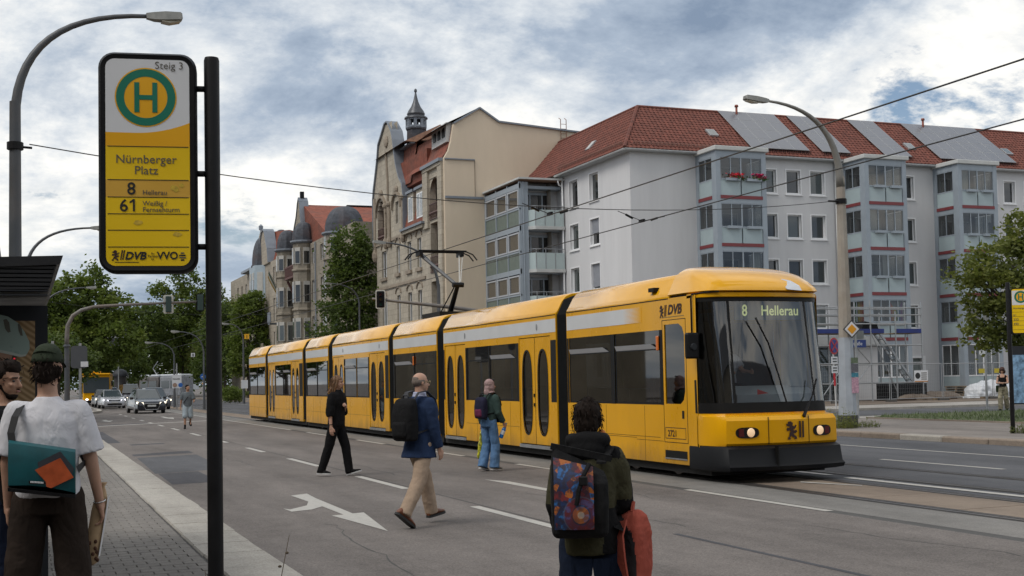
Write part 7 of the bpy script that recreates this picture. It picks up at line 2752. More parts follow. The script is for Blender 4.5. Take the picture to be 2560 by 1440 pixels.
 def hair(s, parent, mat, pieces, voxel=.007, wr=.012, name='hair', wscale=.035):
  mb = MB()
  c = s.headc
  k = s.k
  for p in pieces:
   if len(p) == 2:
    (x, y, z), (rx, ry, rz) = p
    mb.ell(c + s.hr @ Vector((x * k, y * k, z * k)), rx * k, ry * k, rz * k, 14, 10, s.hr)
   else:
    a, b, r0, r1 = p
    mb.caps(c + s.hr @ Vector(a) * k, c + s.hr @ Vector(b) * k, r0 * k, r1 * k, 8)
  return remesh(mb, name, mat, parent, voxel, 2, wr, wscale)
 def strands(s, parent, mat, pieces, n, L=.03, w=.0035, seed=1, droop=.6):
  rg_ = random.Random(seed)
  mb = MB()
  pcs = [p for p in pieces if len(p) == 2]
  for _ in range(n):
   (x, y, z), (rx, ry, rz) = pcs[min(len(pcs) - 1, int(rg_.random() ** 1.6 * len(pcs)))]
   v = Vector((rg_.gauss(0, 1), rg_.gauss(0, 1), rg_.gauss(.3, 1))).normalized()
   q = Vector((x + rx * v.x, y + ry * v.y, z + rz * v.z))
   if q.y > .045 and q.z < .075:
    continue
   d_ = (Vector((v.x * .5, v.y * .5 - .25, v.z * .3 - droop)) + Vector((rg_.gauss(0, .35), rg_.gauss(0, .35), rg_.gauss(0, .35)))).normalized() * L * rg_.uniform(.6, 1.5)
   sd_ = d_.cross(v).normalized() * w
   q2 = q + v * .004
   P_ = [s.headc + s.hr @ (u_ * s.k) for u_ in (q2 - sd_, q2 + sd_, q2 + d_ * .55 + sd_ * .8 + v * .005, q2 + d_ + v * .003, q2 + d_ * .55 - sd_ * .8 + v * .005)]
   mb.poly(P_)
  tag(mb.build('hair_tufts', mat, parent), kind='stuff')
def person(loc, phi, label):
 return empty('person', loc, R(phi), label, 'person')
SHORT_HAIR = [((0, -.022, .048), (.080, .096, .086)), ((0, -.055, .0), (.072, .062, .075)), ((.066, -.01, .03), (.016, .035, .03)), ((-.066, -.01, .03), (.016, .035, .03)), ((0, .05, .085), (.06, .04, .035))]
DENIM = cloth('dark_denim', (0.012, 0.018, 0.036))
BLUEJ = cloth('light_blue_denim', (0.10, 0.19, 0.34), var=.3)
BLACKC = cloth('black_cotton', (0.010, 0.010, 0.011))
BROWNC = cloth('dark_brown_cord', (0.030, 0.022, 0.018), var=.25)
WHITET = cloth('white_cotton', (0.62, 0.62, 0.66), var=.03, amt=.55, fold=7)
BEIGEC = cloth('beige_chino', (0.36, 0.27, 0.20), var=.1)
NAVY = cloth('navy_wool', (0.022, 0.038, 0.085), var=.2)
OLIVE = cloth('olive_softshell', (0.055, 0.052, 0.030), var=.15, amt=.8)
HAIR_DK = M('dark_brown_hair', (0.014, 0.009, 0.007), 0.8, var=0.4, scale=60, spec=.15)
HAIR_BL = M('long_fair_brown_hair', (0.17, 0.085, 0.035), 0.5, var=0.45, scale=45)
HAIR_GR = M('cropped_grey_hair', (0.15, 0.12, 0.10), 0.8, var=0.3, scale=80)
RUBBER = M('black_rubber_sole', (0.02, 0.02, 0.02), 0.7, var=.1)
WSOLE = M('white_sole', (0.5, 0.5, 0.5), 0.6, var=.05)
# ---- man in white T-shirt and cap, seen from behind
f = Fig(1.79, legs={'R': (-3, 2, 6, 0), 'L': (2, 3, 6, 0)}, arms={'R': (3, 13, 8, -4), 'L': (4, 10, 10, 5)}, head_yaw=14, head_pitch=-3, build=.93)
p1 = person((0.15, 7.70, 0.118), -4, 'person in white T-shirt, brown trousers and green cap seen from behind')
f.body(p1, SKIN, .0075, curl={'R': 55, 'L': 30})
f.trousers(p1, BROWNC, (.108, .100, .105), top=.10, wr=.014, hipw=.175, hipd=.13)
f.top(p1, WHITET, [(.015, .175, .13), (.05, .180, .135), (.2, .178, .132), (.35, .19, .135), (.45, .188, .125), (.52, .15, .1), (.565, .085, .082), (.588, .068, .07)], sleeve=(.078, .090), slen=.84, wr=.010, voxel=.009)
f.shoes(p1, BLACKC, WSOLE)
H1 = [((0, -.045, -.02), (.071, .065, .07)), ((0, -.02, .03), (.074, .09, .07)), ((0, -.07, -.065), (.05, .03, .03)), ((.06, -.02, -.02), (.02, .04, .04)), ((-.06, -.02, -.02), (.02, .04, .04))]
f.hair(p1, HAIR_DK, H1)
f.strands(p1, HAIR_DK, H1, 260, .03, seed=1, droop=1)
cap = MB()
cm = f.headc + f.hr @ Vector((0, -.012, .052))
rr = []
for i in range(9):
 th = PI / 2 * i / 8
 rr.append([cm + f.hr @ Vector((.088 * math.cos(th) ** .8 * math.cos(2 * PI * q / 24), .104 * math.cos(th) ** .8 * math.sin(2 * PI * q / 24), -.02 + .112 * math.sin(th))) for q in range(24)])
cap.loft(rr)
CAPM = cloth('olive_cap_cotton', (0.035, 0.045, 0.030), var=.2)
cp = empty('baseball_cap', (0, 0, 0), 0)
bpy.data.objects.remove(cp)
cap_o = cap.build('cap', CAPM, p1, True)
bm_ = MB()
pr = []
for q in range(13):
 a = PI * (.14 + .72 * q / 12)
 pr.append((math.cos(a), math.sin(a)))
bm_.loft([[cm + f.hr @ Vector((.088 * x, .098 * y, -.015 + .0)) for x, y in pr], [cm + f.hr @ Vector((.094 * x, .10 * y + .075 * max(0, y), -.035)) for x, y in pr], [cm + f.hr @ Vector((.094 * x, .10 * y + .075 * max(0, y), -.042)) for x, y in pr], [cm + f.hr @ Vector((.088 * x, .098 * y, -.022)) for x, y in pr]], closed=False, caps=False)
bm_.build('cap_peak', CAPM, cap_o, True)
st = MB()
for q in range(10):
 pass
st.tube([cm + f.hr @ Vector((.075 * math.cos(a), -.1 * math.sin(a) * .98, .012 + .03 * math.sin(a))) for a in [PI * (.12 + .76 * i / 10) for i in range(11)]], .006, 6)
st.build('cap_strap', CAPM, cap_o)
bt = MB()
bt.ell(cm + f.hr @ Vector((0, 0, .092)), .008, .008, .006, 8, 5)
bt.build('cap_button', CAPM, cap_o)
br = MB()
w = f.J['R']['wrist']
d = f.J['R']['fdir']
u = d.orthogonal().normalized()
v = d.cross(u)
br.tube([w - d * .005 + (u * math.cos(2 * PI * i / 16) + v * math.sin(2 * PI * i / 16)) * .034 for i in range(17)], .0035, 6)
br.build('bracelet', M('silver_chain', (0.6, 0.6, 0.6), 0.25, metal=.9, var=.1), p1, True)
grip1 = f.tips['R'].copy()
W1 = p1.location.copy()
RZ1 = Matrix.Rotation(R(-4), 3, 'Z')
TARP = M('teal_truck_tarpaulin', (0.006, 0.085, 0.10), 0.38, var=.25, scale=7, spec=.45, dirt=(0.01, 0.05, 0.06), dscale=6, damt=.5, world_space=False)
bag = empty('messenger_bag', p1.location, R(-4), 'teal tarpaulin messenger bag with an orange patch slung on the white T-shirt', 'bag')
B = MB()
bx0, bx1 = -.195, .155
def bagp(u, t, y):      # u 0..1 left-right, t 0..1 bottom-top
 x = bx0 + (bx1 - bx0) * u
 top_ = 1.30 - .065 * u
 bot = 1.035 - .055 * u + .02 * math.sin(u * PI)
 return (x, y, bot + (top_ - bot) * t)
rings_b = []
for t, y0, y1 in ((0, -.19, -.16), (.06, -.245, -.15), (.5, -.262, -.14), (.95, -.235, -.14), (1, -.20, -.15)):
 ring = [bagp(u, t, y0 - .012 * math.sin(PI * u)) for u in (0, .05, .3, .6, .95, 1)] + [bagp(u, t, y1) for u in (1, .95, .6, .3, .05, 0)]
 rings_b.append(ring)
B.loft(rings_b)
bb = B.build('flap', TARP, bag, True, auto=50)
def patch(name, pts_, mat, y):
 m = MB()
 m.loft([[(bagp(u, t, 0)[0], y, bagp(u, t, 0)[2]) for u, t in pts_], [(bagp(u, t, 0)[0], y - .0015, bagp(u, t, 0)[2]) for u, t in pts_]])
 m.build(name, mat, bag)
patch('grey_patch', [(.44, .60), (.78, .93), (.99, .60), (.92, .36), (.80, .70), (.46, .44)], M('patch_dark_grey', (0.03, 0.032, 0.04), .5, var=.2), -.2745)
patch('orange_patch', [(.40, .42), (.78, .78), (.98, .40), (.64, .05), (.57, .07), (.56, .18)], M('patch_orange', (0.42, 0.075, 0.018), .45, var=.2, scale=20), -.2765)
patch('name_tag', [(.31, .10), (.56, .12), (.56, .17), (.31, .17)], BLACK, -.2775)
m = MB()
for k in range(9):
 x = bagp(.335 + .022 * k, .14, 0)
 m.box(x[0], x[0] + .006, -.2805, -.2795, x[2] - .004, x[2] + .006)
m.build('tag_print', SIGN_W, bag)
m = MB()
m.loft([[bagp(u, t, -.27) for u, t in ((0, .02), (1, .02), (1, -.05), (0, -.05))], [bagp(u, t, -.15) for u, t in ((0, .02), (1, .02), (1, -.05), (0, -.05))]])
m.build('bag_bottom', BLACKC, bag)
st = MB()
pth = [Vector((bx0 + .02, -.19, 1.27)), Vector((-.185, -.175, 1.34)), Vector((-.165, -.14, 1.43)), Vector((-.14, -.05, 1.485)), Vector((-.05, .08, 1.48)), Vector((.02, .15, 1.40)), Vector((.15, .16, 1.25)), Vector((.20, .02, 1.15)), Vector((.165, -.17, 1.12))]
rr = []
for i, q in enumerate(pth):
 d = (pth[min(i + 1, len(pth) - 1)] - pth[max(0, i - 1)]).normalized()
 nrm_ = Vector((q.x * .3, q.y, .5 if q.z > 1.45 else 0)).normalized()
 sd_ = d.cross(nrm_).normalized() * .02
 rr.append([q - sd_, q + sd_, q + sd_ + nrm_ * .006, q - sd_ + nrm_ * .006])
st.loft(rr)
st.build('strap', M('black_webbing', (0.012, 0.012, 0.014), .8, var=.2), bag)
gw = W1 + RZ1 @ grip1
bgt = empty('baguette_bag', gw, 0, 'long paper bag with brown print holding a baguette in the hand', 'paper bag')
m = MB()
m.loft([[(-.02 + r * math.cos(q), .02 + r * .8 * math.sin(q), z) for q in [2 * PI * i / 12 for i in range(12)]] for r, z in ((.02, -.27), (.04, -.255), (.043, -.1), (.042, .05), (.036, .12), (.022, .165), (.012, .185), (.024, .21))])
m.v = [(x + z * .16 + .01, y, z) for x, y, z in m.v]
pm_ = M('kraft_paper', (0.42, 0.29, 0.17), .8, var=.12, scale=14, world_space=False)
m.build('paper_sleeve', pm_, bgt, True)
rg = random.Random(9)
for k in range(10):
 a = rg.uniform(-2.4, -.4)
 z = rg.uniform(-.25, -.12)
 c = Vector((-.02 + .0445 * math.cos(a) + z * .16 + .01, .02 + .0445 * .8 * math.sin(a), z))
 m = MB()
 m.ell(c, .010, .006, .012, 8, 5)
 m.build('brown_print', M('brown_print_ink', (0.07, 0.025, 0.01), .7, var=.2), bgt)
m = MB()
m.loft([[(.018 + z * .16 + .01, -.01, z) for z in (-.22, .13)], [(.03 + z * .16 + .01, .03, z) for z in (-.22, .13)]], closed=False, caps=False)
m.build('white_side', SIGN_W, bgt)
# ---- dark-haired waiting person at the left edge, looking right
f = Fig(1.72, legs={'R': (2, 3, 3, 0), 'L': (-2, 3, 3, 0)}, arms={'R': (4, 6, 15, 0), 'L': (10, 6, 30, 10)}, head_yaw=26, head_pitch=-4)
p2 = person((-0.10, 8.42, 0.118), -100, 'dark-haired bearded person in black jacket at the left edge, looking right')
f.body(p2, SKIN_T, .0075)
f.face(p2)
f.trousers(p2, DENIM, (.09, .072, .066))
f.top(p2, BLACKC, [(.0, .185, .145), (.2, .18, .14), (.36, .20, .15), (.46, .205, .145), (.54, .165, .115), (.59, .085, .085)], sleeve=(.085, .075), slen=1.0, fore=(.055, .95), name='jacket')
f.shoes(p2, BLACKC, RUBBER)
f.hair(p2, HAIR_DK, SHORT_HAIR + [((0, .035, .105), (.06, .05, .035))])
f.strands(p2, HAIR_DK, SHORT_HAIR, 300, .035, seed=2, droop=.1)
m = MB()
P = lambda x, y, z: f.headc + f.hr @ Vector((x * f.k, y * f.k, z * f.k))
m.ell(P(0, .047, -.092), .043, .041, .028, 12, 8, f.hr)
for sx in (-1, 1):
 m.caps(P(.062 * sx, .0, -.03), P(.035 * sx, .045, -.09), .012, .014, 8)
m.ell(P(0, .096, -.047), .026, .007, .006, 8, 5, f.hr)
remesh(m, 'beard', HAIR_DK, p2, .007, 2, .006, .03)
# ---- companion behind, arm raised, striped top
f = Fig(1.44, legs={'R': (2, 3, 3, 0), 'L': (-2, 3, 3, 0)}, arms={'R': (38, 22, 118, 25), 'L': (2, 6, 12, 5)}, head_yaw=0)
p3 = person((0.02, 9.15, 0.118), 120, 'half-hidden person with raised black sleeve and red and white striped top')
STRIPE = M('red_white_stripe_print', (0.5, 0.5, 0.5), .9, var=0)
n_ = N(STRIPE.node_tree)
sp_ = n_.new('ShaderNodeSeparateXYZ', {0: n_.new('ShaderNodeTexCoord').outputs['Object']})
n_.link(n_.mix(n_.math('GREATER_THAN', n_.math('FRACT', n_.math('MULTIPLY', sp_.outputs[0], 14.0)), .55), (0.35, 0.02, 0.05), (0.6, 0.58, 0.58)), STRIPE.node_tree.nodes['Principled BSDF'].inputs['Base Color'])
f.body(p3, SKIN, .009)
f.trousers(p3, BLACKC, (.088, .07, .06), voxel=.013)
f.top(p3, [BLACKC, STRIPE], [(.0, .17, .125), (.2, .165, .12), (.36, .18, .13), (.46, .185, .125), (.54, .15, .1), (.59, .08, .08)], sleeve=(.078, .07), slen=1.0, fore=(.05, .95), name='jacket', voxel=.012, matfn=lambda c: 1 if abs(c.x) < .13 and c.y > .03 and c.z < 1.42 else 0)
f.shoes(p3, BLACKC, RUBBER, voxel=.012)
f.hair(p3, HAIR_DK, SHORT_HAIR, voxel=.011)
# ---- long-haired man in black, walking right
f = Fig(1.80, legs={'R': (-14, 8, 2, 0), 'L': (17, 8, 2, 16)}, arms={'R': (-3, 10, 10, 0), 'L': (2, 10, 128, 52)}, lean=2, head_yaw=-8, build=1.12)
p4 = person((5.40, 22.55, 0.004), -130, 'long-haired man in black jacket and trousers walking in front of the tram')
f.body(p4, SKIN, .0075, curl={'R': 30, 'L': 75})
f.face(p4, brow=(0.10, 0.05, 0.02))
f.trousers(p4, BLACKC, (.104, .086, .074), wr=.018)
f.top(p4, BLACKC, [(-.04, .178, .135), (.0, .186, .14), (.12, .172, .13), (.25, .168, .126), (.37, .19, .138), (.46, .198, .132), (.545, .155, .105), (.585, .09, .088), (.625, .072, .074)], sleeve=(.085, .078), slen=1.0, fore=(.064, .28), name='jacket', wr=.02)
f.shoes(p4, BLACKC, WSOLE)
strands = [((0, -.02, .045), (.084, .102, .088)), ((0, -.075, -.03), (.078, .055, .10)), ((0, -.10, -.12), (.095, .055, .075))]
rg = random.Random(6)
for i in range(16):
 x = rg.uniform(-.09, .09)
 y0_ = rg.uniform(-.11, -.03)
 strands.append(((x * .9, y0_, -.02), (x * 1.15 + rg.uniform(-.02, .02), y0_ - rg.uniform(.02, .10), -.13 - rg.uniform(.02, .09)), .024, .012))
for sx in (-1, 1):
 strands += [((.070 * sx, .01, .05), (.086 * sx, -.01, -.06), .022, .022), ((.086 * sx, -.01, -.06), (.09 * sx, -.04, -.16), .022, .014)]
f.hair(p4, HAIR_BL, strands, wr=.016)
f.strands(p4, HAIR_BL, strands, 400, .09, .004, seed=4, droop=1.2)
m = MB()
m.ell(f.headc + f.hr @ Vector((0, .078, -.086)) * f.k, .036, .022, .022, 10, 6)
m.ell(f.headc + f.hr @ Vector((0, .097, -.049)) * f.k, .024, .007, .006, 8, 5)
remesh(m, 'beard', HAIR_BL, p4, .006, 2)
m = MB()
w = f.J['R']['wrist']
d = f.J['R']['fdir']
u = d.orthogonal().normalized()
v = d.cross(u)
m.tube([w - d * .04 + (u * math.cos(2 * PI * i / 12) + v * math.sin(2 * PI * i / 12)) * .033 for i in range(13)], .006, 6)
m.build('wristband', BLACK, p4)
# ---- rucksacks
def rucksack(name, owner, phi, label, w, h, d, z0, yb, mats, straps=True, roll=False, flap=None, handle=True, x=0.0, tilt=0.0):
 o = empty(name, owner.location, R(phi), label, 'backpack')
 m = MB()
 rr = []
 for t, a, b in ((0, .80, .65), (.04, .95, .88), (.25, 1.0, 1.0), (.6, 1.0, .96), (.85, .94, .82), (.96, .82, .6), (1, .6, .38)):
  ring = []
  for q in range(20):
   an = 2 * PI * q / 20
   ca, sa = math.cos(an), math.sin(an)
   yy = math.copysign(abs(sa) ** .6, sa) * d / 2 * b
   ring.append((x + math.copysign(abs(ca) ** .55, ca) * w / 2 * a, yb - d / 2 + yy + (d * .25 * (1 - b) if True else 0) - tilt * (t - .5) * h, z0 + h * t))
  rr.append(ring)
 m.loft(rr)
 bd = remesh(m, 'pack_body', mats[0], o, .011, 3, .010, .12)
 m = MB()
 m.bbox(x - w * .36, x + w * .36, yb - d * 1.08, yb - d * .7, z0 + h * .08, z0 + h * .46, .03)
 remesh(m, 'front_pocket', mats[1], o, .011, 4, .006, .1)
 if handle:
  m = MB()
  m.tube([(x - .04, yb - d * .4, z0 + h * .98), (x - .035, yb - d * .4, z0 + h + .035), (x + .035, yb - d * .4, z0 + h + .035), (x + .04, yb - d * .4, z0 + h * .98)], .011, 6)
  m.build('carry_handle', mats[2], o, True)
 if straps:
  for sx in (-1, 1):
   m = MB()
   pth = [Vector((x + sx * .07, yb - .03, z0 + h * .93)), Vector((x + sx * .10, yb + .03, z0 + h + .06)), Vector((sx * .12, yb + .14, z0 + h + .075)), Vector((sx * .135, yb + .255, z0 + h - .02)), Vector((sx * .15, yb + .285, z0 + h * .6)), Vector((sx * .185, yb + .2, z0 + h * .3)), Vector((x + sx * w * .42, yb - .04, z0 + h * .18))]
   rr = []
   for i, q in enumerate(pth):
    dd = (pth[min(i + 1, 6)] - pth[max(0, i - 1)]).normalized()
    nn = Vector((sx * .25 if i > 3 else 0, 1 if 2 < i < 6 else 0, 1 if i in (1, 2) else .15)).normalized()
    ss = dd.cross(nn).normalized() * (.026 if i < 5 else .013)
    rr.append([q - ss, q + ss, q + ss + nn * .012, q - ss + nn * .012])
   m.loft(rr)
   m.build('shoulder_strap', mats[2], o, True, auto=40)
 return o
BAGK = cloth('black_nylon', (0.013, 0.013, 0.014), var=.2)
# ---- man in navy blazer, stride to the right
f = Fig(1.76, legs={'R': (-16, 22, 2, -38), 'L': (26, 10, 1, 6)}, arms={'R': (4, 7, 14, 0), 'L': (10, 8, 16, 0)}, lean=2, head_yaw=20, build=.95)
p5 = person((4.40, 14.22, 0.004), -62, 'balding man in navy blazer and beige chinos striding right')
f.body(p5, SKIN, .0075, curl={'R': 35, 'L': 35}, jaw=1.05)
f.face(p5)
f.trousers(p5, BEIGEC, (.096, .091, .080), wr=.016, hipw=.160, hipd=.128, top=.1)
f.top(p5, NAVY, [(-.15, .212, .195), (-.10, .206, .183), (.03, .182, .145), (.2, .17, .13), (.36, .195, .142), (.46, .20, .135), (.545, .165, .115), (.585, .095, .09)], sleeve=(.086, .076), slen=1.0, fore=(.056, .98), name='blazer', wr=.016)
f.shoes(p5, M('tan_leather', (0.14, 0.045, 0.018), .4, var=.25, scale=12), RUBBER, big=1.12)
f.hair(p5, HAIR_GR, [((0, -.040, .008), (.079, .072, .062)), ((.06, -.01, .012), (.020, .045, .036)), ((-.06, -.01, .012), (.020, .045, .036)), ((0, -.055, .045), (.065, .05, .04))], wr=.004)
m = MB()
f.rings(m, [(.555, .098, .092), (.60, .078, .08), (.635, .073, .077)])
remesh(m, 'shirt_collar', cloth('pale_blue_shirt', (0.42, 0.45, 0.60), var=.05), p5, .008, 2)
m = MB()
P = lambda x, y, z: f.headc + f.hr @ Vector((x * f.k, y * f.k, z * f.k))
for sx in (-1, 1):
 m.tube([P(.078 * sx, -.01, .008), P(.068 * sx, .09, .008)], .0025, 5)
 m.tube([P(.034 * sx + .024 * math.cos(t), .103, .002 + .019 * math.sin(t)) for t in [2 * PI * i / 12 for i in range(13)]], .0022, 5)
m.build('glasses', M('thin_gold_frame', (0.35, 0.28, 0.16), .3, metal=.8, var=0), p5)
rucksack('backpack', p5, -62, 'black rucksack on the back of the man in the navy blazer', .33, .50, .21, 1.00, -.125, (BAGK, BAGK, M('grey_webbing', (0.04, 0.042, 0.05), .8, var=.2)))
# ---- woman in headscarf
f = Fig(1.66, legs={'R': (10, 16, 1, -4), 'L': (4, 22, 1, -12)}, arms={'R': (6, 8, 26, 2), 'L': (-4, 8, 8, 0)}, lean=3, head_yaw=22)
p6 = person((8.16, 21.95, 0.004), -66, 'woman in pink headscarf, green jacket and wide blue jeans walking right')
f.body(p6, SKIN, .0085, curl={'R': 70, 'L': 70})
f.face(p6)
f.trousers(p6, BLUEJ, (.098, .092, .104), wr=.024, hipw=.172, hipd=.14)
f.top(p6, cloth('sage_green_jacket', (0.045, 0.075, 0.068), var=.15), [(.03, .165, .13), (.08, .172, .134), (.2, .165, .13), (.36, .175, .135), (.46, .178, .125), (.54, .145, .10), (.585, .09, .085)], sleeve=(.080, .072), slen=1.0, fore=(.058, .9), name='jacket', wr=.016)
f.shoes(p6, M('grey_suede', (0.12, 0.11, 0.10), .8, var=.2), WSOLE)
SCARF = cloth('dusty_pink_scarf', (0.37, 0.255, 0.25), var=.15, amt=.9, fold=16)
f.hair(p6, SCARF, [((0, -.018, .035), (.092, .108, .10)), ((0, -.05, -.06), (.085, .075, .09)), ((0, .0, -.125), (.08, .085, .05)), ((.07, .02, -.04), (.025, .05, .07)), ((-.07, .02, -.04), (.025, .05, .07)), ((0, .055, -.14), (.055, .04, .045)), ((0, -.01, -.16), (.115, .11, .06)), ((0, -.07, -.13), (.09, .06, .09))], name='headscarf', wr=.008, voxel=.009)
m = MB()
for sx in (-1, 1):
 m.ell(f.headc + f.hr @ Vector((.035 * sx, .062, .112)) * f.k, .028, .012, .016, 10, 6)
m.build('sunglasses', BLACK, p6, True)
rucksack('backpack', p6, -66, 'small maroon and navy rucksack on the woman in the headscarf', .27, .40, .17, .98, -.115, (cloth('navy_canvas', (0.022, 0.022, 0.045), var=.2), cloth('maroon_canvas', (0.14, 0.03, 0.07), var=.2), BAGK))
sb = empty('shoulder_bag', p6.location, R(-66), 'small black shoulder bag hanging in front of the green jacket', 'bag')
m = MB()
m.bbox(-.06, .14, .15, .24, .90, 1.07, .02)
remesh(m, 'bag_body', BAGK, sb, .01, 3, .01, .08)
m = MB()
m.tube([(.13, .18, 1.05), (.10, .15, 1.2), (.02, .12, 1.38), (-.08, .02, 1.43), (-.12, -.12, 1.2), (-.1, -.13, 1.05), (-.06, .16, 1.04)], .010, 6)
m.build('strap', BAGK, sb)
hp = p6.location + Matrix.Rotation(R(-66), 3, 'Z') @ f.tips['R']
bo = empty('water_bottle', hp, R(-66), 'bright blue water bottle held by the woman in the headscarf', 'bottle')
m = MB()
m.lathe([(.036, -.22), (.04, -.20), (.04, -.05), (.032, -.02), (.015, .03), (.015, .06)], (0, 0, 0), 14)
ax = Matrix.Rotation(R(-20), 3, 'X') @ Matrix.Rotation(R(12), 3, 'Y')
m.v = [tuple(ax @ Vector(v_)) for v_ in m.v]
m.build('bottle_body', M('blue_bottle', (0.01, 0.16, 0.50), .25, var=.1), bo, True)
m = MB()
m.lathe([(.0405, -.15), (.0405, -.07)], (0, 0, 0), 14, caps=False)
m.v = [tuple(ax @ Vector(v_)) for v_ in m.v]
m.build('bottle_label', SIGN_W, bo, True)
m = MB()
m.lathe([(.02, .05), (.02, .08), (.008, .085)], (0, 0, 0), 10)
m.v = [tuple(ax @ Vector(v_)) for v_ in m.v]
m.build('bottle_cap', M('grey_cap', (.3, .33, .36), .4, var=0), bo)
hp = p6.location + Matrix.Rotation(R(-66), 3, 'Z') @ f.tips['L']
yb_ = empty('carrier_bag', hp, R(-66), 'yellow patterned carrier bag dangling beside the blue jeans', 'bag')
m = MB()
m.loft([[(.05 * a * math.cos(q), -.02 + .11 * b * math.sin(q), z) for q in [2 * PI * i / 14 for i in range(14)]] for a, b, z in ((.3, .15, .02), (.5, .4, -.12), (.9, .8, -.28), (1.1, 1.0, -.42), (1.0, 1.0, -.52), (.6, .8, -.54))])
remesh(m, 'bag_body', M('yellow_print_plastic', (0.40, 0.38, 0.02), .4, var=.75, scale=28, world_space=False), yb_, .012, 2, .03, .07)
# ---- teenager from behind with printed roll-top rucksack
f = Fig(1.54, legs={'R': (3, 4, 4, 0), 'L': (-4, 4, 4, 0)}, arms={'R': (16, 9, 62, 0), 'L': (6, 8, 36, 12)}, lean=2, head_yaw=16, build=.88)
p7 = person((2.93, 6.30, 0.004), -22, 'dark-haired youth in olive and black jacket and dark jeans seen from behind')
f.body(p7, SKIN, .0085, curl={'R': 75, 'L': 40})
f.trousers(p7, DENIM, (.108, .086, .076), wr=.016, hipw=.182, hipd=.14)
m = MB()
for sx in (-1, 1):
 m.loft([[(sx * .045 - .05, -.137, .72), (sx * .045 + .05, -.137, .72), (sx * .045 + .04, -.137, .63), (sx * .045, -.137, .61), (sx * .045 - .04, -.137, .63)], [(sx * .045 - .05, -.1395, .72), (sx * .045 + .05, -.1395, .72), (sx * .045 + .04, -.1395, .63), (sx * .045, -.1395, .61), (sx * .045 - .04, -.1395, .63)]])
m.build('back_pocket', DENIM, p7)
def jac(c):
 if c.x > .235 or (c.x > .15 and c.z < 1.02) or (c.x > .06 and c.z < .99 and c.x < .2):
  return 1
 if c.z > 1.25 and abs(c.x) < .17 and c.y < .12:
  return 1
 if c.x < -.2 and c.z < 1.0:
  return 1
 return 0
def hood(mb):
 k = f.k
 c = f.neck
 mb.ell(c + Vector((-.01, -.085, .02)) * k, .145 * k, .075 * k, .065 * k, 14, 8)
 mb.ell(c + Vector((-.02, -.11, -.03)) * k, .12 * k, .06 * k, .075 * k, 14, 8)
 mb.ell(c + Vector((.08, -.03, .02)) * k, .06 * k, .07 * k, .05 * k, 12, 8)
 mb.ell(c + Vector((-.09, -.03, .02)) * k, .06 * k, .07 * k, .05 * k, 12, 8)
f.top(p7, [OLIVE, BLACKC], [(-.10, .180, .150), (-.05, .186, .155), (.06, .184, .152), (.2, .18, .15), (.36, .19, .155), (.46, .195, .15), (.54, .165, .12), (.59, .10, .1)], sleeve=(.092, .086), slen=1.0, fore=(.072, .92), name='jacket', wr=.018, matfn=jac, extra=hood)
f.shoes(p7, BLACKC, RUBBER)
H7 = [((0, -.022, .045), (.090, .105, .092)), ((0, -.055, -.02), (.084, .068, .09)), ((.07, .0, .0), (.022, .045, .055)), ((-.07, .0, .0), (.022, .045, .055)), ((0, .05, .085), (.07, .05, .04)), ((.01, -.03, .12), (.04, .04, .03))]
f.hair(p7, HAIR_DK, H7, wr=.007, wscale=.03)
f.strands(p7, HAIR_DK, H7, 700, .026, .003, seed=3, droop=1.3)
m = MB()
m.ell(f.neck + Vector((.075, .03, .03)), .03, .05, .045, 10, 6)
m.build('orange_collar', M('orange_lining', (.45, .14, .02), .8, var=.2), p7, True)
def print_mat():
 mt = bpy.data.materials.new('colourful_print')
 mt.use_nodes = True
 t = mt.node_tree
 b = t.nodes['Principled BSDF']
 n = N(t)
 pos = n.new('ShaderNodeTexCoord').outputs['Object']
 vo = n.new('ShaderNodeTexVoronoi', {'Vector': pos, 'Scale': 30.0, 'Randomness': 1.0})
 sepc = n.new('ShaderNodeSeparateColor', {0: vo.outputs['Color']})
 base = n.ramp(sepc.outputs[0], [(0.0, (0.012, 0.03, 0.10)), (0.3, (0.16, 0.02, 0.025)), (0.52, (0.02, 0.12, 0.34)), (0.68, (0.42, 0.12, 0.02)), (0.82, (0.07, 0.015, 0.03)), (1.0, (0.45, 0.40, 0.34))], 'CONSTANT')
 fine = n.new('ShaderNodeTexNoise', {'Vector': pos, 'Scale': 46.0, 'Detail': 4.0}).outputs[0]
 base = n.mix(n.ramp(fine, [(0.44, 0.0), (0.6, 0.8)]), base, (0.02, 0.015, 0.03))
 sp2 = n.new('ShaderNodeSeparateXYZ', {0: pos})
 dx = n.math('SUBTRACT', sp2.outputs[0], -0.075)
 dz = n.math('SUBTRACT', sp2.outputs[2], 1.065)
 rad = n.math('SQRT', n.math('ADD', n.math('MULTIPLY', dx, dx), n.math('MULTIPLY', dz, dz)))
 ringc = n.ramp(rad, [(0.0, (0.5, 0.40, 0.30)), (0.018, (0.30, 0.10, 0.03)), (0.045, (0.02, 0.02, 0.04)), (0.052, (0.14, 0.015, 0.02)), (0.088, (0.12, 0.02, 0.03)), (0.092, (0.10, 0.10, 0.14))], 'CONSTANT')
 inside = n.math('LESS_THAN', rad, 0.1)
 col_ = n.mix(n.math('MULTIPLY', inside, 0.55), base, ringc)
 n.link(col_, b.inputs['Base Color'])
 b.inputs['Roughness'].default_value = 0.5
 return mt
rb = empty('backpack', p7.location + Vector((0, 0, -.05)), R(-22), 'black roll-top rucksack with a colourful printed front on the youth', 'backpack')
rb.scale = (.92, .92, .97)
m = MB()
rr = []
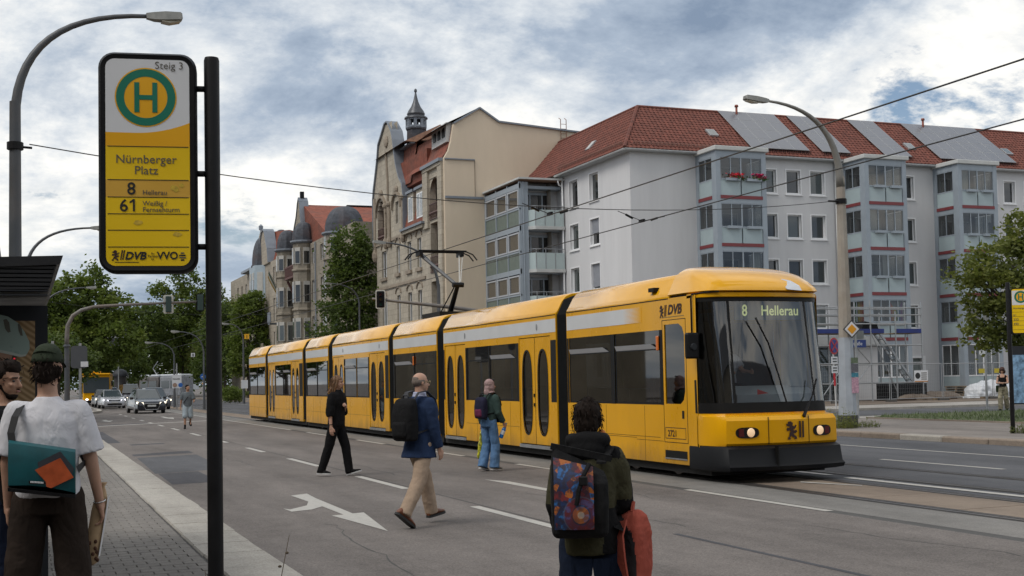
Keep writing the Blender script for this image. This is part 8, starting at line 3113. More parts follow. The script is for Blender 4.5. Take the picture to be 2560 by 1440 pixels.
for t, a, y0, y1 in ((0, .17, -.33, -.17), (.06, .19, -.38, -.15), (.35, .195, -.405, -.14), (.7, .195, -.40, -.145), (.88, .185, -.36, -.16), (.96, .178, -.31, -.20), (1, .175, -.285, -.245)):
 z = .93 + .43 * t
 rr.append([(-.075 + a * .84 * x, y0 + (y1 - y0) * y + .0, z + (.075 * (-x) * max(0, t - .7) / .3)) for x, y in ((-1, .12), (-.85, 0), (.85, 0), (1, .12), (1, .88), (.85, 1), (-.85, 1), (-1, .88))])
m.loft(rr)
remesh(m, 'pack_body', BAGK, rb, .010, 4, .012, .1)
m = MB()
gr = []
for i in range(9):
 t = i / 8
 row_ = []
 for q in range(7):
  u = q / 6
  x = -.075 - .150 + .225 * u
  z = .985 + .335 * t + .055 * (1 - u) * max(0, t - .7) / .3
  yy = -.432 + .02 * abs(u - .5) * 2 * (1 if u < .5 else .3) + (.045 * max(0, (t - .75) / .25)) + .02 * max(0, (.15 - t) / .15)
  row_.append((x, yy, z))
 gr.append(row_)
m.loft(gr, closed=False, caps=False)
m.build('printed_panel', print_mat(), rb, True)
m = MB()
m.tube([(-.10, -.44, 1.12), (-.085, -.448, 1.2), (-.055, -.44, 1.28), (-.02, -.39, 1.335)], .013, 6)
m.build('buckle_strap', BAGK, rb)
m = MB()
m.bbox(-.085, -.035, -.462, -.445, 1.225, 1.275, .006)
m.build('buckle', BLACK, rb)
m = MB()
m.bar((-.235, -.27, 1.43), (.115, -.265, 1.355), .05, .035)
m.build('rolled_top', BAGK, rb)
for sx in (-1, 1):
 m = MB()
 pth = [Vector((-.03 + sx * .09, -.16, 1.32)), Vector((sx * .12, -.05, 1.40)), Vector((sx * .13, .1, 1.385)), Vector((sx * .15, .17, 1.25)), Vector((sx * .18, .1, 1.02)), Vector((sx * .16, -.12, .95))]
 rr = []
 for i, q in enumerate(pth):
  dd = (pth[min(i + 1, 5)] - pth[max(0, i - 1)]).normalized()
  nn = Vector((0, 1 if i > 2 else 0, 1 if i in (1, 2) else .1)).normalized()
  ss = dd.cross(nn).normalized() * .03
  rr.append([q - ss, q + ss, q + ss + nn * .012, q - ss + nn * .012])
 m.loft(rr)
 m.build('shoulder_strap', BAGK, rb, True, auto=40)
CORAL = cloth('coral_nylon', (0.36, 0.085, 0.06), var=.15)
cb = empty('backpack', p7.location + Matrix.Rotation(R(-22), 3, 'Z') @ Vector((.215, .05, -.02)), R(-75), 'coral red rucksack held at the side by the youth', 'backpack')
m = MB()
rr = []
for t, a, b in ((0, .7, .7), (.05, .95, .95), (.4, 1, 1), (.75, .95, .9), (.93, .75, .65), (1, .45, .35)):
 rr.append([(math.copysign(abs(math.cos(q)) ** .6, math.cos(q)) * .12 * a, math.copysign(abs(math.sin(q)) ** .6, math.sin(q)) * .085 * b + .03 * t, .50 + .48 * t) for q in [2 * PI * i / 18 for i in range(18)]])
m.loft(rr)
remesh(m, 'pack_body', [CORAL, cloth('charcoal_mesh', (0.03, 0.028, 0.03), var=.2)], cb, .010, 3, .022, .07, matfn=lambda c: 1 if (c.y < -.045 and abs(c.x) < .11) or (c.x < -.09 and c.z < .8) else 0)
for sx in (-1, 1):
 m = MB()
 pth = [Vector((sx * .04, -.07, .93)), Vector((sx * .06, -.12, .85)), Vector((sx * .075, -.12, .72)), Vector((sx * .09, -.10, .62)), Vector((sx * .1, -.085, .54))]
 rr = []
 for i, q in enumerate(pth):
  dd = (pth[min(i + 1, 4)] - pth[max(0, i - 1)]).normalized()
  ss = dd.cross(Vector((0, -1, 0))).normalized() * (.032 if i < 3 else .014)
  rr.append([q - ss, q + ss, q + ss + Vector((0, -.012, 0)), q - ss + Vector((0, -.012, 0))])
 m.loft(rr)
 m.build('shoulder_strap', CORAL, cb, True, auto=40)
m = MB()
m.tube([(-.03, .0, .97), (-.02, .02, 1.02), (.02, .02, 1.02), (.03, .0, .97)], .012, 6)
m.build('carry_handle', CORAL, cb)
m = MB()
m.tube([(.0, -.1, .55), (.08, -.13, .42), (.16, -.1, .36)], .008, 6)
m.build('loose_webbing', BAGK, cb)
# ---- far runner in grey T-shirt
f = Fig(1.72, legs={'R': (14, 12, 2, 0), 'L': (4, 62, 2, -30)}, arms={'R': (-14, 14, 12, 0), 'L': (12, 14, 70, 10)}, lean=4, head_yaw=-42)
p8 = person((6.2, 51.0, 0.004), 176, 'distant man in grey T-shirt and pale shorts with a cross-body strap')
f.body(p8, SKIN_T, .014)
f.trousers(p8, cloth('pale_blue_shorts', (0.32, 0.38, 0.42), var=.1), (.105, .115, .1), voxel=.016, length=.1, name='shorts')
f.top(p8, cloth('grey_tshirt', (0.13, 0.15, 0.165), var=.12), [(-.02, .18, .13), (.2, .175, .13), (.36, .195, .14), (.46, .20, .13), (.54, .155, .105), (.59, .075, .075)], sleeve=(.088, .09), slen=.8, voxel=.015)
f.shoes(p8, BLACKC, RUBBER, voxel=.014, boot=.06)
f.hair(p8, HAIR_DK, SHORT_HAIR[:2], voxel=.014, wr=0)
m = MB()
m.tube([(-.16, .03, 1.46), (0, .16, 1.25), (.17, .1, 1.02)], .014, 6)
m.build('cross_strap', BLACK, p8)
# ---- woman beyond the far verge
f = Fig(1.66, legs={'R': (12, 14, 1, 0), 'L': (-6, 22, 1, -10)}, arms={'R': (18, 8, 72, 30), 'L': (18, 8, 72, 30)}, lean=4, head_pitch=-24, head_yaw=0)
p9 = person((36.0, 38.7, 0.115), 128, 'curly-haired woman in black top and patterned trousers beyond the grass')
f.body(p9, SKIN, .013, curl={'R': 60, 'L': 60})
f.trousers(p9, M('camouflage_cloth', (0.22, 0.20, 0.14), .9, var=.6, scale=12, world_space=False), (.10, .10, .10), voxel=.015)
f.top(p9, BLACKC, [(.05, .155, .12), (.2, .15, .115), (.36, .165, .125), (.46, .14, .11)], sleeve=(.05, .05), slen=.05, voxel=.014, name='vest')
f.shoes(p9, BLACKC, RUBBER, voxel=.014)
f.hair(p9, M('auburn_curls', (0.05, 0.02, 0.014), .7, var=.4, scale=30), [((0, -.02, .05), (.11, .12, .10)), ((.06, -.03, -.06), (.07, .09, .1)), ((-.06, -.03, -.06), (.07, .09, .1))], voxel=.013, wr=.03)
hb = empty('handbag', p9.location, R(128), 'dark green shoulder bag on the woman beyond the grass', 'bag')
m = MB()
m.bbox(.16, .26, -.2, .12, .72, .98, .03)
remesh(m, 'bag_body', cloth('dark_green_leather', (.02, .03, .015)), hb, .014, 3, .01, .08)
m = MB()
m.tube([(.2, .1, .97), (.16, .06, 1.2), (.12, 0, 1.42), (.16, -.1, 1.2), (.2, -.18, .97)], .012, 6)
m.build('strap', BLACK, hb)
# ---- tram driver
f = Fig(1.76, legs={'R': (85, 85, 4, 0), 'L': (85, 85, 4, 0)}, arms={'R': (40, 8, 45, 6), 'L': (40, 8, 45, 6)}, lean=-3, ground=False)
pd = person((11.37 - .22, 17.0 + 1.38, 1.50), 180, 'tram driver in white shirt behind the windscreen')
f.body(pd, SKIN, .012, legs=True)
f.trousers(pd, BLACKC, (.09, .07, .06), voxel=.016)
f.top(pd, WHITET, [(-.02, .17, .125), (.2, .17, .125), (.36, .19, .135), (.46, .195, .13), (.54, .15, .105), (.59, .08, .08)], sleeve=(.08, .08), slen=.75, voxel=.013)
f.hair(pd, HAIR_GR, [((0, -.03, .03), (.079, .09, .07))], voxel=.012, wr=.004)
m = MB()
f_ = f
for sx in (-1, 1):
 m.ell(f.headc + f.hr @ Vector((.033 * sx, .085, .004)), .02, .01, .014, 8, 5)
m.build('glasses', BLACK, pd)
# ================================================================== trees and plants
def leaf_mat(name, c):
 m = bpy.data.materials.new(name)
 m.use_nodes = True
 t = m.node_tree
 b = t.nodes['Principled BSDF']
 n = N(t)
 pos = n.new('ShaderNodeNewGeometry').outputs['Position']
 a = n.new('ShaderNodeTexNoise', {'Vector': pos, 'Scale': 0.55, 'Detail': 3.0}).outputs[0]
 d = n.new('ShaderNodeTexNoise', {'Vector': pos, 'Scale': 9.0, 'Detail': 1.0}).outputs[0]
 f = n.math('ADD', n.math('MULTIPLY', a, 0.65), n.math('MULTIPLY', d, 0.35))
 n.link(n.ramp(f, [(0.32, [x * .55 for x in c]), (0.5, c), (0.66, (c[0] * 1.75, c[1] * 1.5, c[2] * 1.0))]), b.inputs['Base Color'])
 b.inputs['Roughness'].default_value = 0.6
 b.inputs['Specular IOR Level'].default_value = 0.25
 tl = n.new('ShaderNodeBsdfTranslucent', {'Color': (c[0] * 1.6, c[1] * 1.7, c[2], 1)})
 mx = n.new('ShaderNodeMixShader', {0: 0.33, 1: b.outputs[0], 2: tl.outputs[0]})
 n.link(mx.outputs[0], t.nodes['Material Output'].inputs[0])
 MATS[name] = m
 return m
LEAF_A = leaf_mat('leaf_dark', (0.070, 0.102, 0.027))
LEAF_B = leaf_mat('leaf_mid', (0.100, 0.138, 0.032))
LEAF_C = leaf_mat('leaf_olive', (0.110, 0.130, 0.037))
BARK = M('bark', (0.06, 0.048, 0.038), .9, var=.3, scale=4, bump=.5, bscale=12)
def tree(label, loc, height, trunk_h, lobes, leaf, nleaf=9000, size=.22, seed=1, cat='tree', name='tree', trunk_r=.22, group=None):
 rg = random.Random(seed)
 T = empty(name, loc, 0, label, cat, group)
 m = MB()
 m.tube([(0, 0, -.05), (.05, 0, trunk_h * .5), (0, .05, trunk_h), (.1, 0, height * .7)], [trunk_r, trunk_r * .8, trunk_r * .65, trunk_r * .2], 9)
 for dx, dy, z, rx, ry, rz in lobes:
  m.tube([(0, 0, trunk_h * rg.uniform(.75, 1)), (dx * .4, dy * .4, (trunk_h + z) / 2), (dx, dy, z)], [trunk_r * .45, trunk_r * .28, trunk_r * .08], 6)
  for _ in range(3):
   a = rg.uniform(0, 2 * PI)
   m.tube([(dx * .7, dy * .7, (trunk_h + z * 2) / 3), (dx + rx * .7 * math.cos(a), dy + ry * .7 * math.sin(a), z + rz * rg.uniform(-.3, .6))], [trunk_r * .16, trunk_r * .04], 5)
 m.build('trunk', BARK, T)
 vol = [l[3] * l[4] + l[4] * l[5] for l in lobes]
 tot = sum(vol)
 V, F = [], []
 for l, vv in zip(lobes, vol):
  dx, dy, z, rx, ry, rz = l
  n_ = int(nleaf * vv / tot)
  ncl = max(6, n_ // 26)
  for _ in range(ncl):
   while True:
    p = Vector((rg.gauss(0, 1), rg.gauss(0, 1), rg.gauss(0, 1)))
    if p.length > .1:
     break
   p.normalize()
   p *= rg.uniform(.45, 1.08) ** .6
   c = Vector((dx + p.x * rx, dy + p.y * ry, z + p.z * rz))
   cr = size * rg.uniform(1.2, 2.6)
   for _ in range(26):
    q = c + Vector((rg.gauss(0, .5), rg.gauss(0, .5), rg.gauss(0, .4))) * cr
    a = Vector((rg.uniform(-1, 1), rg.uniform(-1, 1), rg.uniform(-.6, .6))).normalized()
    b = a.orthogonal().normalized()
    b = Matrix.Rotation(rg.uniform(0, 6.28), 3, a) @ b
    s1, s2 = size * rg.uniform(.35, .75), size * rg.uniform(.22, .45)
    k = len(V)
    V.extend([q - a * s1, q + b * s2, q + a * s1, q - b * s2])
    F.append((k, k + 1, k + 2, k + 3))
 me = bpy.data.meshes.new('crown')
 me.from_pydata([tuple(v) for v in V], [], F)
 me.materials.append(leaf)
 o = bpy.data.objects.new('crown', me)
 COL.objects.link(o)
 o.parent = T
 return T
tree('leafy young tree at the right edge behind the stop sign', (31.1, 31.5, .12), 6.8, 2.4, [(-2.0, 0, 4.2, 1.2, 1.2, .8), (-1.0, .3, 5.1, 1.4, 1.3, .75), (-2.9, .0, 4.7, .6, .7, .4), (-1.7, 0, 3.2, 1.1, 1.1, .8), (-2.3, .2, 2.7, .7, .7, .55), (-.9, -.2, 2.5, .7, .8, .6), (.2, .3, 5.9, 1.3, 1.4, 1.0), (.3, 0, 3.6, 1.4, 1.4, 1.3)], LEAF_C, 13000, .15, 3)
tree('dense dark lime tree standing between the domed house and the beige house', (26.6, 104.5, .12), 16, 3, [(0, 0, 13.0, 1.9, 1.9, 2.2), (.3, 0, 9.5, 2.6, 2.4, 2.6), (-.6, 0, 6.3, 2.9, 2.6, 2.6), (.9, .5, 11.8, 2.0, 2.0, 2.2), (-.8, 0, 11.2, 1.5, 1.5, 1.3), (.2, 0, 4.5, 2.7, 2.5, 1.8)], LEAF_A, 15000, .3, 5)
tree('big spreading tree at far left above the turned-away road signs', (2.2, 112, .1), 13, 4, [(1.6, 0, 9.4, 2.2, 2.2, 1.6), (4.4, 0, 8.2, 2.3, 2.2, 1.8), (3.4, 0, 10.9, 1.2, 1.2, 1.2), (2.0, 0, 6.6, 3.0, 2.6, 1.8), (5.2, -1, 5.6, 2.4, 2.4, 1.7), (-1.5, 0, 7.0, 2.6, 2.6, 2.2)], LEAF_B, 16000, .34, 8)
tree('lower bushy tree beneath the big one at far left', (0.5, 100, .1), 7, 2.5, [(2, 0, 4.2, 2.3, 2.2, 1.7), (3.6, 0, 3.5, 1.6, 1.6, 1.2), (-1, 0, 4, 2.4, 2, 1.8)], LEAF_A, 7000, .3, 9)
tree('dark tree behind the yellow bus at far left', (4.5, 168, .1), 15, 4, [(-1, 0, 6, 4.2, 3, 3.2), (4, 0, 6.5, 4, 3, 3.4), (2, 0, 10, 3.0, 2.5, 2.5), (-6, 0, 5, 4, 3, 3.5), (8, 0, 4.5, 3, 3, 2.8)], LEAF_A, 15000, .42, 10)
tree('tall bright green tree rising behind the stop sign panel', (25.0, 212, .1), 26, 6, [(.5, 0, 19.5, 1.9, 1.9, 2.6), (1, 0, 15.2, 3.4, 3, 2.6), (-3.6, 0, 17.0, 1.5, 1.5, 1.7), (4.4, 0, 17.2, 2.2, 2, 2.0), (-2, 0, 11.6, 4.6, 4, 2.8), (4, 0, 11, 4.4, 4, 2.8), (0, 0, 7.5, 6.0, 4, 3.2)], LEAF_B, 17000, .48, 12)
tree('broad dark tree in the park left of the tall bright tree', (16.5, 205, .1), 17, 5, [(-2.5, 0, 11, 4.2, 3.5, 2.6), (2.5, 0, 12, 4, 3.5, 2.6), (0, 0, 7.5, 6, 4, 3.2), (-5.5, 0, 7.5, 3.5, 3, 3)], LEAF_A, 14000, .46, 13)
tree('round tree in the park right of the tall bright tree', (30.8, 205, .1), 17, 5, [(0, 0, 11.5, 3.4, 3, 3.0), (1.2, 0, 7.5, 3.8, 3, 3.2), (-2.5, 0, 6, 3.5, 3, 3), (1.5, 0, 13.5, 2, 2, 1.6)], LEAF_C, 11000, .44, 14)
tree('dark tree filling the park behind the far tram', (22, 228, .1), 14, 4, [(-9, 0, 8, 6, 4, 5), (0, 0, 8, 7, 4, 5), (9, 0, 8, 6, 4, 5.5)], LEAF_A, 13000, .6, 15)
tree('low dark hedge closing the far end of the park', (18, 262, .05), 6, 1.5, [(-34 + 6.5 * k, 0, 2.6 + (k % 3) * .5, 5, 2.5, 3.2) for k in range(12)], LEAF_A, 9000, .7, 44, 'hedge', 'hedge')
tree('leafy street tree right of the stop pole in front of the far house', (25.6, 152, .12), 14, 3, [(0, 0, 10.0, 2.0, 2.0, 2.3), (.2, 0, 7, 2.6, 2.2, 2.5), (0, 0, 4.4, 2.4, 2, 1.8), (.8, 0, 11.6, 1.3, 1.3, 1.2)], LEAF_B, 11000, .34, 16)
tree('dark street tree behind the numbered lamp right of the stop pole', (25.6, 175, .12), 14, 3, [(-.5, 0, 8.0, 3.0, 2.5, 3.3), (-1, 0, 4.4, 3.0, 2.5, 2.2), (.5, 0, 11, 2, 2, 2)], LEAF_A, 9000, .38, 17)
for k, (x, y, r) in enumerate(((19.6, 128, 1.1), (18.2, 118, .8), (21.2, 136, 1.2))):
 tree(('low clipped hedge shrub by the numbered lamp', 'small shrub by the far tram sign', 'rounded shrub behind the numbered lamp')[k], (x, y, .1), 1.4, .4, [(0, 0, .75, r, r, .65), (r * .6, 0, .6, r * .7, r * .7, .5)], LEAF_B, 1800, .16, 30 + k, 'shrub', 'shrub', .05)
for k, (x, y, z, r, n_, lb) in enumerate(((22.0, 29.9, .12, .38, 700, 'tall weeds grown around the foot of the blue mast'), (22.9, 30.0, .12, .33, 420, 'low weeds right of the blue mast foot'), (23.15, 24.4, .12, .22, 260, 'weed tuft at the foot of the far stop sign'), (21.85, 30.6, .12, .4, 600, 'flowering weeds by the no-stopping sign post'))):
 rg = random.Random(50 + k)
 W = empty('weeds', (x, y, z), 0, lb, 'weeds')
 m = MB()
 hh = (.75, .35, .4, .9)[k]
 for _ in range(n_):
  a, q = rg.uniform(0, 6.28), r * math.sqrt(rg.random())
  px_, py_ = q * math.cos(a), q * math.sin(a)
  h = hh * rg.uniform(.2, 1) * (1 - .6 * q / r)
  zz = h * rg.uniform(.2, 1)
  s_ = rg.uniform(.02, .05)
  u = Vector((rg.uniform(-1, 1), rg.uniform(-1, 1), rg.uniform(0, 1.2))).normalized() * s_
  v = u.orthogonal().normalized() * s_ * .35
  p = Vector((px_ * (1 + .3 * zz), py_ * (1 + .3 * zz), zz))
  m.poly([p, p + u * .6 + v, p + u * 1.5, p + u * .6 - v])
  if rg.random() < .2:
   m.tube([(px_, py_, 0), tuple(p)], .004, 3)
 m.build('foliage', LEAF_C, W)
STALK = M('dry_stalk', (.10, .075, .05), .9, var=.2)
for k, (a, b) in enumerate((((1.06, 6.35, .11), (1.28, 6.4, .93)), ((.80, 6.25, .11), (.71, 6.3, .78)), ((.86, 6.2, .11), (.84, 6.28, .80)))):
 T = empty('weed_stalk', a, 0, ('thin dry weed stalk leaning right of the near stop pole', 'leftmost thin weed stalk beside the near stop pole', 'thin upright weed stalk just left of the near stop pole')[k], 'weed')
 d = Vector(b) - Vector(a)
 m = MB()
 m.tube([(0, 0, 0), tuple(d * .5 + Vector((.02, 0, 0))), tuple(d)], [.004, .003, .0015], 5)
 m.build('stem', STALK, T)
 m = MB()
 rg = random.Random(70 + k)
 for i in range(9):
  p = d * (.25 + .08 * i) + Vector((.01 * (-1) ** i, 0, 0))
  m.ell(p, .010, .006, .007, 6, 4)
 m.build('buds', STALK, T)
# ================================================================== building site and small street things
PLY = M('scaffold_plank', (.22, .17, .11), .9, var=.3)
BLUEB = M('blue_scaffold_board', (.015, .03, .16), .6, var=.2)
sx0, sx1, sy0, sy1 = 40.4, 47.5, 57.2, 58.6
SC = empty('scaffold', (sx0, sy0, .11), 0, 'steel tube scaffold with blue toe boards and a leaning stair at the block', 'scaffold')
W_, D_ = sx1 - sx0, sy1 - sy0
for x in (0, 1.8, 3.6, 5.3, W_):
 for y in (0, D_):
  m = MB()
  m.tube([(x, y, 0), (x, y, 5.6 if x in (0, 3.6, W_) else 5.0)], .045, 6)
  m.build('standard', GREY_METAL, SC)
for z in (1.0, 2.1, 3.1, 4.3, 4.8, 5.2):
 for y in (0, D_):
  m = MB()
  m.tube([(0, y, z), (W_, y, z)], .038, 6)
  m.build('ledger', GREY_METAL, SC)
for x, z0, x2, z1 in ((0, 0, 1.8, 2.1), (3.6, 3.8, 5.3, .4), (1.8, .2, 3.6, 2.2), (3.6, 2.0, 1.8, 3.8)):
 m = MB()
 m.tube([(x, -.04, z0), (x2, -.04, z1)], .028, 6)
 m.build('brace', GREY_METAL, SC)
for x0_, x1_ in ((0, 2.4), (2.45, 4.5), (5.35, W_)):
 m = MB()
 m.box(x0_, x1_, .02, D_ - .02, 3.75, 3.8)
 m.build('deck_plank', PLY, SC)
 m = MB()
 m.box(x0_, x1_, -.03, .01, 3.78, 4.02)
 m.build('toe_board', BLUEB, SC)
m = MB()
for s_ in (-.25, .25):
 m.bar((4.4, .5 + s_, 3.8), (7.4, .5 + s_, .05), .06, .12)
for k in range(13):
 t = k / 13
 m.box(4.4 + 3.0 * t, 4.62 + 3.0 * t, .28, .72, 3.72 - 3.75 * t, 3.76 - 3.75 * t)
m.build('stair', GREY_METAL, SC)
m = MB()
m.prism([(3.0, 3.8), (4.4, 3.8), (4.2, 4.3), (3.4, 4.45)], 'y', .2, 1.0)
m.build('black_sheet', BLACK, SC)
SHP = empty('corner_shop', (37.4, 60.6, .1), 0, 'low glazed shop front with white canopy behind the scaffold', 'shop')
m = MB()
m.box(0, 10.2, 0, 4.15, 3.25, 3.75)
m.build('canopy', M('canopy_pale', (.42, .43, .43), .7, var=.08), SHP)
m = MB()
m.box(8.3, 9.9, .3, 4.1, 0, 3.25)
m.build('pier', RENDER_W, SHP)
for k in range(5):
 m = MB()
 m.box(.2 + 1.6 * k, 1.7 + 1.6 * k, .42, .46, .35, 3.2)
 m.build('shop_pane', PANE[k % 2], SHP)
 m = MB()
 m.box(.08 + 1.6 * k, .2 + 1.6 * k, .38, .5, 0, 3.25)
 m.build('mullion', BAY_BLUE, SHP)
sg = empty('street_name_sign', (43.1, 57.0, 3.12), 0, 'blue street name sign with white letters under the scaffold', 'street sign')
m = MB()
m.box(-1.0, .42, 0, .04, -.02, .40)
m.build('plate', M('street_sign_blue', (.012, .035, .16), .5, var=.05), sg)
text('lettering', 'gerstraße', .28, SIGN_W, sg, (-.9, -.004, .10), FRONT)
FE = empty('site_fence', (36.5, 55.0, .11), 0, 'see-through wire mesh site fence in front of the block', 'fence')
MESH = glass('wire_mesh_veil', tint=(.86, .87, .88), refl=0.0, opaque=.10, base=(.3, .31, .32))
for k in range(8):
 x = 3.5 * k
 m = MB()
 for a in (.03, 3.42):
  m.tube([(x + a, 0, .05), (x + a, 0, 2.0)], .022, 6)
 m.tube([(x + .03, 0, 2.0), (x + 3.42, 0, 2.0)], .022, 6)
 m.tube([(x + .03, 0, .15), (x + 3.42, 0, .15)], .02, 6)
 pn = m.build('fence_panel', GREY_METAL, FE)
 m = MB()
 for i in range(28):
  m.bar((x + .03 + .12 * i, 0, .15), (x + .03 + .12 * i, 0, 2.0), .004, .004)
 for i in range(9):
  m.bar((x + .03, .006, .3 + .2 * i), (x + 3.42, .006, .3 + .2 * i), .004, .004)
 m.build('mesh', GREY_METAL, pn)
 m = MB()
 m.bbox(x - .3, x + .32, -.12, .12, -.01, .12, .02)
 m.build('foot_block', M('rubber_foot_grey', (.09, .085, .08), .9, var=.2), FE)
for k, (x, y) in enumerate(((45.0, 54.9), (53.6, 54.9))):
 s_ = empty('warning_placard', (x, y, 1.15), 0, ('white warning placard on the site fence left of the door', 'white warning placard on the site fence before the third bay')[k], 'placard')
 m = MB()
 m.box(0, .9, -.02, 0, 0, .62)
 m.build('board', SIGN_W, s_)
 ringm(.22, .33, 0, .17, -.022, BLACK_INK, s_, 'symbol', 16)
 for j in range(4):
  m = MB()
  m.box(.45, .83, -.023, -.021, .12 + .11 * j, .17 + .11 * j)
  m.build('print_line', GREYTXT, s_)
 m = MB()
 m.box(0, .9, -.023, -.021, .0, .05)
 m.build('orange_edge', M('placard_orange', (.5, .2, .03), .6, var=0), s_)
YT = M('yellow_clip', (.5, .4, .03), .6, var=.1)
for k, x in enumerate((49.4, 50.5, 57.7, 58.7)):
 m = MB()
 m.box(x, x + .5, 54.86, 54.9, 1.55, 1.8)
 tag(m.build('fence_tag', YT), ('yellow tag on the fence, leftmost of four', 'yellow tag on the fence, second from the left', 'yellow tag on the fence, third from the left', 'yellow tag on the fence, rightmost of four')[k], 'tag')
rg = random.Random(77)
PAL = M('pallet_wood', (.20, .15, .10), .9, var=.3, scale=5)
for k in range(4):
 o = empty('pallet', (55.6 + .1 * k, 63.2, .12 + .16 * k), R(rg.uniform(-4, 4)), ('lowest', 'second', 'third', 'topmost')[k] + ' wooden pallet of the stack left of the white tarpaulin', 'pallet')
 for j in range(3):
  m = MB()
  m.box(0, 3.2, .9 * j, .9 * j + .14, 0, .10)
  m.build('block', PAL, o)
 for j in range(5):
  m = MB()
  m.box(0.65 * j, .65 * j + .5, -.05, 2.0, .10, .13)
  m.build('board', PAL, o)
T = MB()
for a, b, c, d in ((0, 0, 1.5, .75), (1.1, .2, 1.2, .6), (-.9, -.1, .8, .6)):
 T.ell((a, b, .25), c, .8, d, 14, 8)
T.box(-2.2, 2.6, -.8, .8, .0, .06)
tp = empty('tarpaulin_heap', (52.6, 57.6, .11), 0, 'crumpled white tarpaulin over a heap behind the site fence', 'tarpaulin')
remesh(T, 'sheet', M('white_plastic_sheet', (.55, .57, .60), .5, var=.08), tp, .06, 2, .35, .45)
for k, (x, y, w, h) in enumerate(((59.5, 60.5, 2.6, .9), (63, 61, 2.2, .8), (49.5, 58.2, 1.6, .45), (46.8, 57.0, 1.3, .35))):
 m = MB()
 m.ell((0, 0, 0), w, w * .6, h, 14, 8)
 e = empty('earth_heap', (x, y, .1), 0, ('dark earth heap right of the white tarpaulin', 'far right earth heap behind the fence', 'low rubble heap at the stair foot', 'small rubble heap under the scaffold')[k], 'heap')
 remesh(m, 'heap_surface', EARTH, e, .12, 1, .3, .5)
for k in range(10):
 m = MB()
 m.bbox(-.6, .6, -.12, .12, 0, .14, .02)
 o = m.build('timber', PAL if k % 2 else M('dark_timber', (.06, .04, .03), .9, var=.2))
 o.location = (46 + 1.5 * k + rg.uniform(-.4, .4), 56.2 + rg.uniform(-.6, 1.2), .115)
 o.rotation_euler = (0, 0, rg.uniform(-.5, .5))
 tag(o, ('pale' if k % 2 else 'dark') + ' timber offcut, ' + ('first', 'second', 'third', 'fourth', 'fifth', 'sixth', 'seventh', 'eighth', 'ninth', 'last')[k] + ' from the left behind the site fence', 'timber', 'timber offcuts on the building site')
m = MB()
m.box(45.2, 47.9, 57.4, 58.4, .1, 1.05)
tag(m.build('rubble_container', BLACK), 'black box skip under the scaffold stair', 'skip')
NS = empty('no_stopping_sign', (33.42, 46.0, .1), R(22), 'round red and blue no-stopping sign with two plates beside the mast', 'road sign')
m = MB()
m.tube([(0, 0, 0), (-.12, 0, 3.0)], .035, 8)
m.build('post', M('post_grey_white', (.45, .45, .45), .5, var=.1), NS)
m = MB()
m.tube([(-.04, 0, 1.05), (-.065, 0, 1.7)], .046, 8)
m.build('red_band', M('sign_red', (.42, .02, .03), .5, var=.05), NS)
def disc(r, y, mat, nm, par, z, x=-.12):
 m = MB()
 m.lathe([(r, 0), (r, .015)], (0, 0, 0), 24)
 m.v = [(x + a, y - c, z + b) for a, b, c in m.v]
 m.build(nm, mat, par)
disc(.37, -.05, bpy.data.materials['sign_red'], 'red_disc', NS, 2.8)
disc(.29, -.067, M('sign_navy', (.02, .04, .22), .5, var=.05), 'blue_disc', NS, 2.8)
for a in (R(45), R(-45)):
 m = MB()
 d = Vector((math.cos(a), 0, math.sin(a))) * .29
 c = Vector((-.12, -.09, 2.8))
 m.bar(c - d, c + d, .07, .008, up=(0, 1, 0))
 m.build('red_cross_bar', bpy.data.materials['sign_red'], NS)
for z in (1.78, 2.18):
 m = MB()
 m.box(-.35, .12, -.07, -.05, z - .17, z + .15)
 m.build('plate', SIGN_W, NS)
 for j in range(2):
  m = MB()
  m.box(-.28, .05, -.075, -.071, z - .09 + .12 * j, z - .04 + .12 * j)
  m.build('plate_print', BLACK_INK, NS)
for k, (x, y, h, lb) in enumerate(((26.9, 35.8, 3.0, 'slim grey post right of the blue mast with small plates'), (36.0, 39.6, 3.1, 'grey sign post seen from behind at the grass, left of the right tree'))):
 P_ = empty('sign_post', (x, y, .11), 0, lb, 'sign post')
 m = MB()
 m.tube([(0, 0, 0), (0, 0, h)], .045, 8)
 m.build('post', GREY_METAL, P_)
 m = MB()
 if k == 0:
  m.box(-.3, .32, -.03, .0, 2.75, 3.05)
 else:
  m.loft([[(a, y_, z) for a, z in rrect(-.3, .02, 2.2, 3.05, .05)] for y_ in (-.03, .0)])
 m.build('plate', SIGN_W if k else GREY_METAL, P_)
AC = empty('advertising_column', (11.2, 157, .1), 0, 'dark advertising pillar with domed cap behind the cars', 'advertising column')
m = MB()
m.lathe([(.72, 0), (.72, 2.9)], (0, 0, 0), 20)
m.build('drum', M('dark_poster_drum', (.03, .028, .028), .6, var=.8, scale=1.4), AC, True, auto=40)
m = MB()
m.lathe([(.95, 2.9), (.95, 3.05), (.9, 3.25), (.7, 3.55), (.35, 3.75), (.05, 3.8)], (0, 0, 0), 20)
m.build('domed_cap', DARK_METAL, AC, True, auto=40)
BACK = M('sign_back_grey', (.075, .08, .088), .6, var=.1)
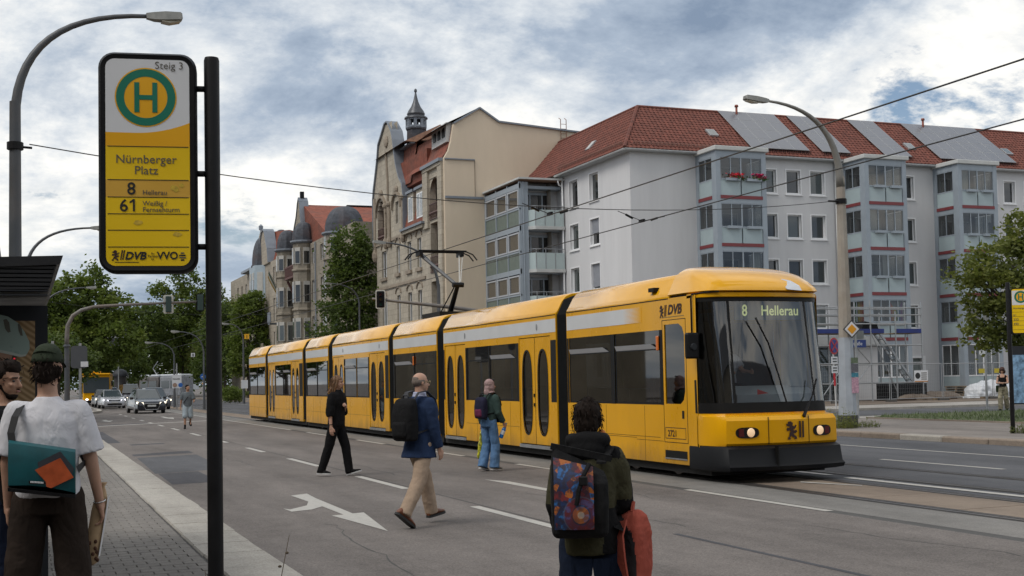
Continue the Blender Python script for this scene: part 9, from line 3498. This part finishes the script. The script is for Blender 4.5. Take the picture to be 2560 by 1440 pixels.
for k, (x, y, z0, z1, w, ph, lb) in enumerate(((2.08, 50.0, 2.4, 3.25, .3, 4.4, 'dark back of a large sign on a pale post beside the cap'), (8.3, 120, 5.1, 7.4, .85, 5.0, 'grey direction board among the trees on a tall post'), (1.1, 49.0, 2.9, 3.3, .16, 4.2, 'small dark sign back beside the shelter'))):
 e = empty('sign_board', (x, y, .05), 0, lb, 'road sign')
 m = MB()
 m.tube([(w * .15, .05, 0), (w * .15, .05, z1 + .1)], .05, 8)
 m.build('post', GREY_METAL, e)
 m = MB()
 m.loft([[(a, yy, z) for a, z in rrect(-w, w, z0, z1, .12)] for yy in (0, .03)])
 m.build('panel', BACK, e)
 if k == 0:
  m = MB()
  m.box(.06, .33, -.02, -.01, 2.45, 2.65)
  m.build('white_plate', SIGN_W, e)
 if k == 1:
  m = MB()
  m.box(-w, w, -.02, -.01, 6.2, 6.45)
  m.build('white_strip', SIGN_W, e)
hs = empty('stop_board', (10.9, 96.0, .0), 0, 'white board with black lettering above two round signs', 'road sign')
m = MB()
m.tube([(0, .05, 0), (0, .05, 3.4)], .05, 8)
m.build('post', GREY_METAL, hs)
m = MB()
m.box(-.34, .34, 0, .03, 1.55, 2.55)
m.build('board', SIGN_W, hs)
text('lettering', 'Haltestelle', .125, BLACK_INK, hs, (-.31, -.005, 2.2), FRONT, bold=.004)
for s_, mt in ((-.2, M('disc_tan', (.3, .2, .15), .6, var=.1)), (.35, bpy.data.materials['sign_blue'])):
 disc(.16, -.01, mt, 'round_sign', hs, 1.78, s_ * .75)
for lb, loc, sz, mt, tx_ in (('yellow plate with number 1 on the far lamp', (17.75, 105.8, 5.75), .2, SIGN_O, '1'), ('small white plate with letter E hanging before the trees', (13.6, 108, 4.3), .16, SIGN_W, 'E')):
 e = empty('number_plate_sign', loc, 0, lb, 'sign')
 m = MB()
 m.box(-sz, sz, -.03, 0, -sz, sz * 1.1)
 m.build('plate', mt, e)
 text('lettering', tx_, sz * 1.7, BLACK_INK, e, (-sz * .4, -.04, -sz * .6), FRONT, bold=.01)
 if tx_ == 'E':
  m = MB()
  m.tube([(0, 0, .3), (0, 0, 1.6), (4, 0, 1.75)], .02, 5)
  m.build('hanger', WIRE, e)
e = empty('notice_board', (17.2, 105.7, 1.2), 0, 'white notice plate on the far numbered lamp', 'sign')
m = MB()
m.box(.05, .6, 0, .03, .2, .9)
m.build('plate', SIGN_W, e)
tb = empty('timetable_case', (26.4, 27.6, .12), R(-40), 'blue and white information panel cut by the right edge', 'information panel')
m = MB()
m.box(-.3, .5, 0, .08, .6, 2.25)
m.build('case', DARK_METAL, tb)
m = MB()
m.box(-.26, .46, -.01, 0, .64, 2.0)
m.build('sheet', M('blue_map_print', (.16, .28, .42), .4, var=.6, scale=9), tb)
pk = empty('plastic_bag', (.02, 7.95, .118), 0, 'pink and white plastic bag on the paving between the legs', 'bag')
m = MB()
m.lathe([(.06, 0), (.11, .05), (.1, .2), (.05, .3), (.09, .4), (.02, .42)], (0, 0, 0), 14)
remesh(m, 'bag_body', [M('pink_plastic', (.5, .03, .16), .4, var=.2), SIGN_W], pk, .012, 2, .04, .06, matfn=lambda c: 1 if c.z < .17 else 0)
